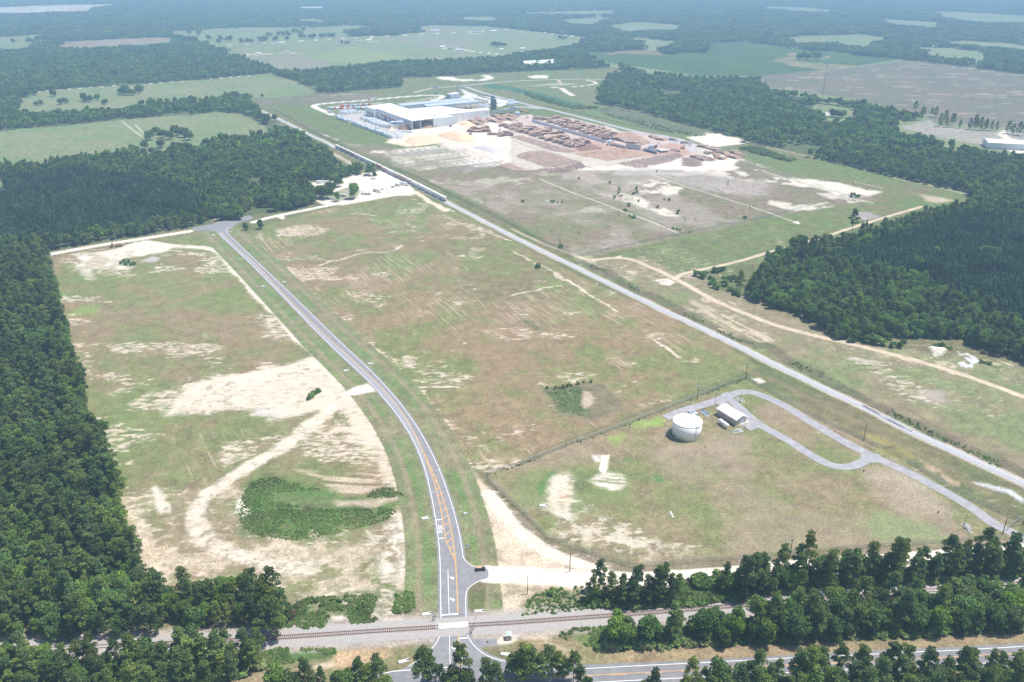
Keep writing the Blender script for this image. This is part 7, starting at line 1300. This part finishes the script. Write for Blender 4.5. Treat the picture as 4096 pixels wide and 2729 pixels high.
# ---------------------------------------------------------------- hopper train on the spur
M_HG = mat('hopper_grey', (.76, .76, .75), .6, var=.08, scale=.4); HC = {'grey': M_HG, 'pale': mat('hopper_pale', (.84, .83, .80), .6, var=.06, scale=.4), 'brown': mat('hopper_brown', (.55, .40, .35), .7, scale=.4), 'red': mat('hopper_red', (.42, .13, .11), .65, scale=.4), 'tan': mat('hopper_tan', (.64, .52, .42), .7, scale=.4)}
TR = resample([g(772.5, 340.5), g(850, 377), g(940, 420.5), g(1026, 464.5)], 20); cols = ['grey', 'brown', 'brown', 'brown', 'grey', 'grey', 'pale', 'grey', 'red', 'tan', 'grey', 'tan', 'brown', 'tan', 'pale', 'grey', 'pale', 'grey', 'grey']
dd = math.hypot(TR[1][0] - TR[0][0], TR[1][1] - TR[0][1])
for i in range(19):
    a, b = TR[i], TR[i + 1]; cc = cols[i]; LW = dd - 1.0; wh = ('first car from the plant end' if i == 0 else 'last car, nearest the white yard' if i == 18 else 'number %d from the plant end' % (i + 1))
    t = thing('hopper_car', '%s covered hopper railcar on the spur, %s' % (cc, wh), 'railcar', ((a[0] + b[0]) / 2, (a[1] + b[1]) / 2, .5), ang(a, b), 'hopper cars on the spur'); m_ = HC[cc]
    mb = MB(); h0, h1, hw, tw = 1.5, 4.8, 1.7, 1.2; xs = LW / 2 - .3; v = []; 
    for x, k in ((-xs, 0), (xs, 0)): v += [(x * .82, -hw * .8, h0), (x, -hw, h0 + .7), (x, -hw, h1 - .3), (x, -tw, h1), (x, tw, h1), (x, hw, h1 - .3), (x, hw, h0 + .7), (x * .82, hw * .8, h0)]
    mb.add(v, [(j, j + 1, 9 + j, 8 + j) for j in range(7)] + [(7, 0, 8, 15), (7, 6, 5, 4, 3, 2, 1, 0), (8, 9, 10, 11, 12, 13, 14, 15)]); [mb.box((-xs + (j + 1) * xs * 2 / 9, s * (hw + .03), h0 + .6), (.12, .12, h1 - h0 - 1)) for j in range(8) for s in (-1, 1)]; mb.build('hopper_body', m_, t)
    mb = MB(); mb.box((0, 0, h1), (LW * .97, 2.3, .2)); mb.build('roof_hatch', HC['pale'], t)
    for k in (-.28, 0, .28): mb = MB(); mb.box((k * LW, 0, .7), (LW * .16, .9, .8), 0, (1.5, 1.9)); mb.build('chute', m_, t)
    for x in (-LW * .38, LW * .38):
        mb = MB(); mb.box((x, -.85, .35), (2.2, .15, .4)); mb.box((x, .85, .35), (2.2, .15, .4)); bo = mb.build('bogie', M_DARK, t); m2 = MB(); [m2.lathe((x + dx, y, .42), [(.42, -.07), (.42, .07)], 12, 'y') for dx in (-.85, .85) for y in (-.72, .72)]; m2.build('wheelset', M_RUST, bo)
# ---------------------------------------------------------------- tower, barns, houses
c = zq(3, 0, '478,1048')[0]; t = thing('lattice_tower', 'tall thin lattice radio tower rising from a clearing in the right wood', 'tower', c); Ht = 92; mb = MB()
M_TW = mat('tower_steel', (.24, .24, .26), .6, .3)
cor = [(math.cos(a) * 1.0, math.sin(a) * 1.0) for a in (.5, 2.6, 4.7)]
for x, y in cor: mb.tube((x, y, 0), (x, y, Ht), .16, .13, 5)
for k in range(46):
    for i in range(3): a, b = cor[i], cor[(i + 1) % 3]; mb.tube((*a, k * 2), (*b, k * 2 + 2), .07, n=4, caps=False)
mb.build('lattice', M_TW, t)
for z in (89, 82, 74, 58): mb = MB(); mb.lathe((.8, -.8, z), [(.2, -.4), (1.2, -.1), (1.3, .3)], 12, 'y'); mb.build('dish', M_CLAD, t)
mb = MB(); [mb.box((math.cos(a) * 2, math.sin(a) * 2, 89), (.35, .35, 2.6)) for a in (0, 1.05, 2.1, 3.14, 4.2, 5.2)]; mb.build('antenna', M_CLAD, t)
def house(p, an, lb, L=15, W=9, h=3.2, rh=1.8, mw=None, mr=None, name='house', cat='house'):
    t = thing(name, lb, cat, p, an); mb = MB(); mb.box((0, 0, 0), (L, W, h)); mb.add([(-L / 2, -W / 2, h), (-L / 2, W / 2, h), (-L / 2, 0, h + rh * .9)], [(0, 1, 2)]); mb.add([(L / 2, -W / 2, h), (L / 2, W / 2, h), (L / 2, 0, h + rh * .9)], [(0, 1, 2)]); mb.build('wall', mw or M_CLAD, t)
    mb = MB(); a, b = L / 2 + .5, W / 2 + .6; mb.add([(-a, -b, h - .1), (a, -b, h - .1), (a, 0, h + rh), (-a, 0, h + rh), (-a, b, h - .1), (a, b, h - .1)], [(0, 1, 2, 3), (3, 2, 5, 4)]); mb.build('roof', mr or M_ROOFW, t)
    mb = MB(); mb.box((L * .1, -W / 2 - .03, .1), (1.1, .08, 2.1)); mb.build('door', M_SHADE, t)
    for x in (-L * .3, L * .32): mb = MB(); mb.box((x, -W / 2 - .03, 1.1), (1.4, .08, 1.1)); mb.build('window', M_GLASS, t)
M_RB = mat('house_brown', (.35, .27, .22), .8); M_RG = mat('house_roof_grey', (.42, .43, .46), .7)
hs = [((1, 0, '215,402'), 'white shed with a sandy drive in the far left field', 22, 12, None, M_ROOFG), ((1, 0, '292,487'), 'small grey roofed house on a sandy patch in the left far field', 16, 9, None, M_RG), ((1, 0, '950,387'), 'low row of small sheds left of the field road bend', 20, 6, None, M_RG), ((1, 0, '1030,378'), 'small white house at the field road bend', 12, 9, None, None), ((1, 0, '1645,287'), 'long white house beside the far field road', 36, 9, None, None), ((1, 0, '2022,300'), 'grey roofed house on the far green rise', 24, 12, M_RB, M_RG), ((1, 0, '2175,292'), 'white farmhouse right of the grey roofed one', 20, 12, None, None), ((1, 0, '1715,438'), 'white barn at the left end of the pale track', 18, 12, None, None), ((1, 0, '1880,468'), 'cluster house beside the pale track', 26, 10, None, M_ROOFG), ((1, 0, '1785,450'), 'tiny dark roofed hut between barn and track', 10, 6, M_RB, M_RG), ((1, 0, '2258,464'), 'small white hut near the end of the pale track', 10, 7, None, None), ((1, 0, '30,500'), 'small white house at the left edge of the far fields', 14, 8, None, None), ((2, 0, '98,455'), 'white cottage under the big tree by the far green field', 16, 9, None, None), ((0, 0, '450,45'), 'white farm sheds beyond the pale sandy field', 60, 14, None, None), ((0, 0, '1310,692'), 'white house half hidden in the left wood', 26, 10, None, M_ROOFW), ((3, 0, '1575,436'), 'long white roofed shed in the far right pasture', 46, 14, M_RB, M_ROOFW), ((3, 0, '2125,572'), 'white tent like hut on the right wood edge', 14, 10, None, None), ((1, 0, '1100,140'), 'white house in the far woods behind the fields', 40, 12, None, None), ((1, 0, '2245,155'), 'pale house near the far clearing', 26, 12, M_RB, M_RG)]
for (c_, r_, q), lb, L, W, mw, mr in hs: house(zq(c_, r_, q)[0], random.uniform(-.2, .2) + .05, lb, L, W, 3.4, 2.2, mw, mr)
house(zq(1, 0, '520,78')[0], -.02, 'very long white poultry barn among the far woods', 170, 22, 5, 4, name='barn', cat='barn')
a = zq(2, 0, '85,600,t')[0]; E0 = [g(1177 + 110 / 4, 597 / 4, 9), g(1177 + 402 / 4, 583 / 4, 9)]; E1 = [g(1177 + 90 / 4, 563 / 4, 9), g(1177 + 390 / 4, 546 / 4, 9)]
t, w_ = quad_house('storage_barn', 'big white roofed open barn among the trees behind the plant', 'barn', None, E0, E1, 8.8, 5, M_CLAD, M_ROOFW, 1.0); wallpart(t, w_[0], w_[1], .02, .98, .2, 7.0, 'open_front', M_SHADE)
b0 = zq(3, 0, '2240,1385')[0]; house((b0[0] + 12, b0[1] + 20), -.28, 'big white warehouse at the right edge behind the oak wood', 75, 34, 9, 2, None, M_ROOFW, 'warehouse', 'warehouse')
# ---------------------------------------------------------------- white gravel yard left of the spur
M_TNK = mat('tanker_pale', (.74, .75, .76), .45)
def tanker(p, an, lb, m=None):
    t = thing('cement_trailer', lb, 'tanker trailer', p, an); mb = MB(); mb.lathe((0, 0, 2.2), [(.2, -4.4), (1.1, -3.6), (1.25, -1), (.95, 0), (1.25, 1), (1.1, 3.6), (.2, 4.4)], 16, 'x'); mb.build('vessel', m or M_TNK, t); mb = MB(); mb.box((0, 0, .7), (8.5, 1.2, .3)); [mb.box((x, 0, .8), (.3, 1.4, 1)) for x in (-2.4, 2.4)]; mb.build('chassis', M_GALV, t); [wheel(t, x, y, .5, .5, .4) for x in (-3, -1.9) for y in (-.9, .9)]
for i, x in enumerate((1530, 1590, 1645)): tanker(cY(x, 595), 1.9, ('left', 'middle', 'right')[i] + ' one of three pale cement trailers beside the yard tree')
tanker(cY(1200, 640), -.5, 'pale tanker trailer parked under the yard oaks'); tanker(cY(2140, 455), -.55, 'white tanker trailer near the spur at the yard'); 
truck(cY(2250, 440), -.6, 'white box truck beside the hopper cars in the yard', (.78, .78, .78), L=9); truck(cY(1780, 560), -.6, 'pale flatbed truck in the middle of the yard', (.60, .62, .60), L=7); truck(cY(830, 410), .1, 'white box truck behind the yard oaks', (.80, .81, .82), L=10)
car(cY(2050, 478), .05, 'red', 'red car alone on the white gravel yard', None); car(cY(1870, 520), 1.3, 'silver', 'silver car in the middle of the white yard', None); car(cY(1015, 690), .2, 'white', 'white car under the small yard tree', None)
for (x, y), lb in (((2028, 570), 'thin post left of the red car in the yard'), ((2090, 480), 'thin post right of the red car in the yard')):
    o = MB(); o.tube((0, 0, 0), (0, 0, 7), .12, n=6); o = o.build('lamp_post', M_CONC); o.location = (*cY(x, y), 0); tag(o, lb, 'lamp post')
# ---------------------------------------------------------------- trees and bushes standing on their own
def oaks(q, lb, grp=None, key='oak', s=1.0, name='oak_tree', cat='tree'):
    for i, (c_, r_, st) in enumerate(q):
        for j, tk in enumerate(st.split()):
            p = zq(c_, r_, tk)[0]; single(key, random.randrange(3), p, 0, name, lb, grp, s * random.uniform(.8, 1.2), cat)
oaks([(0, 0, '1385,1290 1440,1240 1500,1270 1560,1285 1620,1250 1700,1265 1740,1290 1330,1370 1400,1420 1480,1360 1330,1440 1450,1450 1650,1400 1700,1410 1600,1440')], 'rounded oak in the grove at the bottom of the left pasture', 'oaks in the pasture grove', s=1.15)
oaks([(0, 0, '1110,865 1150,875 1190,878 1230,875 1275,860 1290,840 1160,850')], 'oak in the dark clump alone in the upper left pasture', 'oaks of the pasture clump', s=1.3)
oaks([(0, 0, '120,395 265,395 300,400 350,380')], 'oak in the small far left field', 'oaks in the small far left field', s=1.4)
oaks([(0, 0, '265,895 330,880 340,975 380,970 160,975 190,960 490,890 560,960 600,955 800,940 830,940 775,930 900,922 970,965')], 'scattered tree along the lower edge of the upper left pasture', 'scattered trees of the upper left pasture', s=.95)
oaks([(0, 0, '1745,320 1833,325 2010,400 2030,380 2085,380 2120,380 2220,400 2275,398 2310,398 1920,370'), (1, 0, '45,390 85,388 115,345 140,335 185,380 210,330 250,335 290,325 285,375 300,335 350,310 390,310 420,330 440,290 420,360 450,355 500,360 530,355 600,355 640,345 680,350 710,350')], 'tree standing in the far fields left of the grove', 'trees dotted over the far left fields', s=1.45)
oaks([(1, 0, '880,335 920,340 960,338 1030,330 1070,330 1110,330 1150,328 1200,328 1250,325 1300,322 900,310 1100,300 1200,300')], 'tree of the long grove beside the far field road', 'trees of the far road grove', s=1.5)
oaks([(1, 0, '790,405 830,408 855,405')], 'low tree in the small clump in the brown field', 'small clump in the brown field', s=.8); oaks([(1, 0, '2175,425 2200,428 2230,430 2260,430 2290,428')], 'tree of the green clump in the far right field', 'green clump in the far right field', s=1.1)
oaks([(2, 0, '440,362 470,365 490,362')], 'tree of the tiny clump right in the far green field', 'tiny clump of the far green field', s=1.1); oaks([(3, 0, '280,545 310,548 350,550 390,550 430,548 460,545 330,520 400,520 440,525')], 'oak of the dark clump in the pale patch of crop', 'oaks of the crop field clump', s=1.35)
oaks([(3, 0, '590,1078 640,1082 680,1085 400,985')], 'oak in the tower clearing', 'oaks in the tower clearing', s=1.1); oaks([(3, 0, '1345,1050 1400,1105 1430,1080 1500,1070 1540,1080 1410,1085 1580,1165 1640,1170 1700,1170 1760,1180 1850,1190 1900,1195 1950,1200 2000,1200 2050,1205 2100,1205 2200,1230 2250,1240 2300,1245 1620,1145 1690,1150 1900,1170 2000,1180 2340,1250')], 'tree in the loose row below the brown crop field', 'trees below the brown crop field', key='pine', s=1.15, name='pine_tree')
oaks([(1, 1, '600,255 660,262 690,215')], 'big spreading oak at the entrance of the white yard', 'spreading oaks at the white yard', s=1.35); oaks([(1, 1, '905,258')], 'tall lone tree at the middle of the white yard edge', None, key='broad', s=1.75, name='broadleaf_tree'); oaks([(1, 1, '745,285')], 'small bright tree beside the lane at the white yard', None, key='broad', s=.85, name='broadleaf_tree'); oaks([(1, 1, '720,120 760,150')], 'dark oak behind the yard entrance oaks', 'dark oaks behind the yard entrance', s=1.0)
oaks([(1, 1, '180,375 260,345 340,340 420,330 480,305 300,300 400,290 470,260')], 'silvery oak between the gravel lane and the left wood', 'silvery oaks by the gravel lane', s=1.15); oaks([(0, 1, '2262,548')], 'small grey green tree right of the far road junction', None, key='broad', s=.7, name='broadleaf_tree'); oaks([(1, 1, '40,540')], 'dark oak with hanging branches right of the far junction', None, key='broad', s=1.2, name='broadleaf_tree')
oaks([(0, 1, '2060,455 2140,455 2200,450 2000,430 2100,420'), ], 'broad oak in the corner between the two tracks', 'oaks in the corner by the junction', key='oak', s=.9)
oaks([(3, 1, '770,580')], 'tall thin pine at the upper edge of the dark plantation', None, key='pine', s=1.1, name='pine_tree'); oaks([(3, 1, '860,560 900,540')], 'narrow cone shaped cedar beside the orange track', 'two narrow cedars', key='cone', s=.9, name='cedar_tree'); oaks([(3, 1, '215,745 300,720')], 'dark round oak of the pair at the plantation corner', 'pair of oaks at the plantation corner', key='broad', s=1.2, name='broadleaf_tree')
oaks([(3, 1, '1930,800 2000,790 2060,810')], 'grey oak standing inside the dark plantation', 'grey oaks inside the plantation', s=.9); oaks([(3, 1, '1400,930 1360,900 1480,800 1540,800 1600,760 1350,700 2190,600 2330,540')], 'bright green tree standing out of the dark plantation', 'bright trees inside the plantation', key='broad', s=.85, name='broadleaf_tree')
oaks([(0, 2, '960,850')], 'yellow green bushy tree leaning out of the left wood', None, key='broad', s=.8, name='broadleaf_tree'); oaks([(2, 1, '2095,1105')], 'slim lone pine in the scrub left of the oak wood', None, key='pine', s=.9, name='pine_tree')
oaks([(2, 3, '800,720')], 'tall open pine at the left end of the right tree belt', None, key='pine', s=1.05, name='pine_tree'); oaks([(1, 3, '150,1090 110,1095')], 'dark pine at the end of the left wood by the railway', 'two dark pines by the railway', key='pine', s=1.15, name='pine_tree'); oaks([(1, 3, '200,1160 95,1190 30,1320')], 'pine beside the railway at lower left', 'pines beside the railway at lower left', key='pine', s=1.0, name='pine_tree')
def snag(p, lb, h=11, lean=1.2):
    t = thing('dead_tree', lb, 'dead tree', p); mb = MB(); mb.tube((0, 0, 0), (-lean, .3, h), .17, .05, 6); mb.build('trunk', M_DEAD, t); mb = MB(); [mb.tube((-lean * f, .3 * f, h * f), (-lean * f + math.cos(a) * 1.6, .3 * f + math.sin(a) * 1.6, h * f + 1), .06, .02, 4) for f, a in ((.5, 1), (.62, 3.4), (.74, 5), (.85, 2.2))]; mb.build('branches', M_DEAD, t)
snag(zq(1, 3, '337,920')[0], 'bare dead pine nearer the brown shrub'); snag(zq(1, 3, '397,890')[0], 'bare leaning dead pine right of the brown shrub'); snag(zq(3, 0, '985,1500')[0], 'pale dead tree in the right oak wood', 14, .5); snag(zq(0, 0, '1415,1440')[0], 'pale dead tree below the pasture grove', 14, .5); snag(zq(0, 3, '262,800')[0], 'pale forked dead tree poking out of the left wood', 17, .5)
M_BRN = leaf_mat('dry_leaves', [(0, (.22, .10, .05)), (1, (.32, .16, .08))]); bl = leaves_mesh('dry_crown', broad_lobes(3, 6, 5, 8, .0), 420, .25, M_BRN, 3); o = bpy.data.objects.new('dry_shrub', bl); C.objects.link(o); o.location = (*zq(1, 3, '295,985')[0], 0); tag(o, 'rust brown dead shrub beside the dark pines at the railway', 'shrub')
def bushes(pts, lb, grp, s=1.0, key='bush'):
    for p in pts:
        q = s * random.uniform(.7, 1.25)
        if key == 'bush': single('bush', random.randrange(4), p, 0, 'bush', lb, grp, q, 'bush')
        else: o = bpy.data.objects.new('shrub', PROTO['scrub'][random.randrange(4)][0]); C.objects.link(o); o.location = (*p, 0); o.scale = (q,) * 3; o.rotation_euler = (0, 0, random.uniform(0, 6)); tag(o, lb, 'shrub', grp)
bushes(zq(2, 1, '100,293 360,293 385,298 420,300 460,298 900,122 985,185 1145,175 1150,205 1120,222 1010,240 980,215 940,255 1400,272 1445,280 1340,345 1160,290 1070,330'), 'light green bush on the bare ground inside the plant fence', 'light green bushes inside the plant fence', 1.2)
bushes(zq(2, 1, '1525,400'), 'largest light green bush inside the plant fence', None, 2.1); bushes(zq(2, 1, '1035,370 1050,378 1080,430 1105,440 1125,438 1515,545 1540,552 1480,540 620,80 2135,440 2150,445 1640,575 1330,15 1990,110 1985,135'), 'darker bush along the pale drains inside the plant fence', 'darker bushes along the drains', 1.0); bushes(zq(2, 1, '450,710 240,895'), 'small dark bush beside the fence and spur', 'small bushes by the spur', 1.5); bushes(zq(3, 1, '780,245 810,250 840,248'), 'dark bush beside the end of the right drain', 'bushes at the right drain end', 1.8)
bushes(zq(2, 2, '400,440 430,435 455,440 470,430 510,420 525,410 545,415 605,400 660,385 730,380 320,440'), 'light green willow bush on the marsh edge', 'willow bushes on the marsh edge', .65)
bushes(zq(2, 1, '1700,975 1740,985 1780,970 1760,1000 1820,1000 1850,930 1880,940 1920,930 1950,920 1830,1050 1860,1080 1890,1095 1850,1040 1950,1030 1990,1010 2020,1020 1960,1060 2050,1000 2070,1030 2000,1110 2040,1125 2060,1140 2090,1160 2180,1080 2170,1170'), 'light green bush in the scrub beside the oak wood', 'bushes in the scrub beside the oak wood', 1.8)
bushes(zq(3, 1, '1180,1500 1220,1480 1260,1510 1330,1480 1390,1400 1430,1390 1460,1400 1390,1440 1510,1420 1560,1480 1610,1480 1640,1500 1580,1520 1700,1500 1730,1540 1790,1545 1860,1555 1290,1540 1100,1550 1050,1550 1480,1540 1400,1530') + zq(3, 2, '760,10 1000,30 1060,40 1150,60 1210,60 1250,20 900,20'), 'light green bush at the foot of the oak wood', 'light bushes at the foot of the oak wood', 2.0)
bushes(zq(3, 2, '1530,60 1560,55 1600,58 1640,80 1670,95'), 'bush behind the pale sand heap right of the sandy track', 'bushes behind the sand heap', 1.3); bushes(zq(3, 2, '1960,200 1990,205 2030,215'), 'brownish bush right of the grey rubble', 'bushes right of the grey rubble', 1.3, 'scrub')
bushes(zq(1, 2, '490,540 505,520 525,500 545,490 570,475 590,470'), 'green bush of the clump on the white sandy ground', 'bush clump on the white sand', 1.1); bushes(zq(0, 1, '1110,860 1140,845 1180,850 1210,870 1160,870 1235,865'), 'grey green bush on the upper left sandy ground', 'bushes on the upper left sandy ground', 1.0)
bushes(zq(2, 3, '640,830 680,840 700,800 660,860 620,870 370,740 360,770 710,700 730,740 1800,1000 780,1270 820,1250 860,1240'), 'green bush in the scrub left of the right tree belt', 'bushes left of the right tree belt', .8); bushes(zq(2, 3, '1700,680 1750,660 1790,690 1830,680 1860,720 1880,620 1900,700 1780,740 1850,770 1720,720'), 'bright bush between the two belts of trees by the white track', 'bushes between the tree belts', 2.0)
bushes(zq(1, 3, '960,870 990,850 1010,880 1040,870 940,900 1290,770 1380,740 1400,800 560,830 600,870 700,820 830,780 770,830 620,930'), 'dense green bush in the scrub above the railway', 'bushes in the scrub above the railway', .6)
def cover(poly, n, lb, name, seed, s0=.6, s1=1.4, pat=None):
    a = np.array(poly); r = np.random.default_rng(seed); X = r.uniform(a[:, 0].min(), a[:, 0].max(), n * 5); Y = r.uniform(a[:, 1].min(), a[:, 1].max(), n * 5); k = inside(X, Y, poly); X, Y = X[k], Y[k]
    if pat is not None: k = fbm(X, Y, 9, seed + 70, 3) > pat; X, Y = X[k], Y[k]
    instance_stuff(name, lb, np.stack([X[:n], Y[:n]], 1), proto_coll('scrub_near', [PROTO['scrub'][i][0] for i in range(4)]), 4, s0, s1, seed=seed)
cover(vq('556,1140 580,1105 620,1094 680,1110 740,1126 640,1132 620,1150 740,1170 850,1170 930,1160 890,1195 840,1210 740,1235 680,1243 600,1235 556,1215 548,1170'), 3800, 'dense green brush covering the curved basin in the left field', 'basin_brush', 1, .12, .42, .34)
cover(vq('860,1128 890,1120 925,1135 928,1142 880,1146 840,1142'), 160, 'dark brush on the upper right rim of the curved basin', 'basin_rim_brush', 2, .2, .55); cover(vq('660,1400 700,1375 950,1362 955,1395 930,1418 860,1430 690,1450 640,1452'), 1700, 'patchy brush between the left field and the railway', 'field_edge_brush', 3, .2, .6, pat=.5)
cover(vq('600,1500 640,1490 770,1492 775,1505 700,1520 600,1535'), 420, 'brush strip below the railway left of the road', 'railway_brush', 4, .2, .6, pat=.4); cover(vq('1215,1375 1260,1355 1340,1350 1380,1395 1280,1412 1200,1415'), 300, 'brush left of the right tree belt above the railway', 'belt_brush', 5, .2, .65, pat=.45); cover(vq('1265,1450 1400,1440 1400,1490 1380,1495 1300,1470'), 300, 'brush below the railway left of the lower tree belt', 'lower_belt_brush', 6, .2, .65, pat=.45)
cover(vq('1560,1345 1655,1335 1690,1355 1640,1385 1565,1395'), 500, 'bright vines between the two upper tree belts', 'vine_cover', 7, 1, 2); cover(zq(2, 2, '330,470 500,430 640,430 640,620 700,700 560,690 420,610 350,520'), 300, 'reeds in the green marsh of the middle field', 'marsh_reeds', 8, .15, .35)
dl = resample(dit if 'dit' in globals() else zq(2, 1, '620,850 760,900 900,950 1100,1080 1400,1220 1700,1380 2000,1530') + zq(3, 2, '0,60 300,240 700,440 1000,590 1400,800 1800,990 2354,1230'), 900); r_ = np.random.default_rng(4); dp = np.array(dl) + r_.normal(0, 1.8, (900, 2)); k = fbm(dp[:, 0], dp[:, 1], 20, 5, 3) > .5
instance_stuff('ditch_brush', 'low brush in the ditch beside the diagonal spur', dp[k], proto_coll('scrub_near', []), 4, .25, .6, seed=12)
fl = np.concatenate([np.array(resample(FENCE_MAIN[:9], 260)), np.array(resample(FENCE_PLANT, 300))]); fl = fl + r_.normal(0, .8, fl.shape); k = r_.random(len(fl)) < .2; instance_stuff('fence_weeds', 'weeds growing along the chain link fences', fl[k], proto_coll('scrub_near', []), 4, .25, .55, seed=13)
X = r_.uniform(-60, 420, 6000); Y = r_.uniform(560, 1000, 6000); PFp = vq('880,330 960,372 1177,392 1560,382 1900,420 1990,450 1900,478 1765,500 1545,547 1330,590 1250,545 1100,465 950,400'); k = inside(X, Y, PFp) & (fbm(X, Y, 30, 9, 3) > .5); instance_stuff('yard_weeds', 'small weeds dotted over the bare plant ground', np.stack([X[k], Y[k]], 1)[:500], proto_coll('scrub_near', []), 4, .25, .6, seed=14)
for q, n, nm, lb in ((zq(2, 0, '110,850 340,915 560,975 800,990 790,1005 560,1005 340,950 120,880'), 500, 'pond_bushes', 'light bushes along the long green pond'), (zq(2, 0, '2080,1370 2200,1350 2354,1380 2354,1395 2200,1375 2100,1385') + zq(3, 0, '0,1400 260,1470 200,1490 0,1445'), 260, 'ditch_bushes', 'light bushes along the ditch by the right wood')): cover(q, n, lb, nm, 20 + n, 1.2, 2.4)
r2 = np.random.default_rng(9); X = r2.uniform(*sorted((g(2000, 250)[0] * .2, 500)), 5000); 
bp = zq(2, 0, '800,1010 900,990 1240,1065 1700,1195 1900,1230 1700,1258 1400,1210 1100,1135 850,1055'); cover(bp, 900, 'rough brush over the long grassy bank beyond the log yard', 'bank_brush', 31, .7, 1.4)
for i, q in enumerate(('200,1080 215,1085', )): pass

for i, (pl_, n) in enumerate(((W_A1, 260), (W_A2, 620), (W_B, 900), (W_DL, 700), (W_C, 500))): cover(pl_, n, 'leafy undergrowth below the tree belts, patch %s' % ('left', 'right', 'centre', 'far left', 'front')[i], 'undergrowth', 50 + i, 1.0, 2.3)
build_haze()
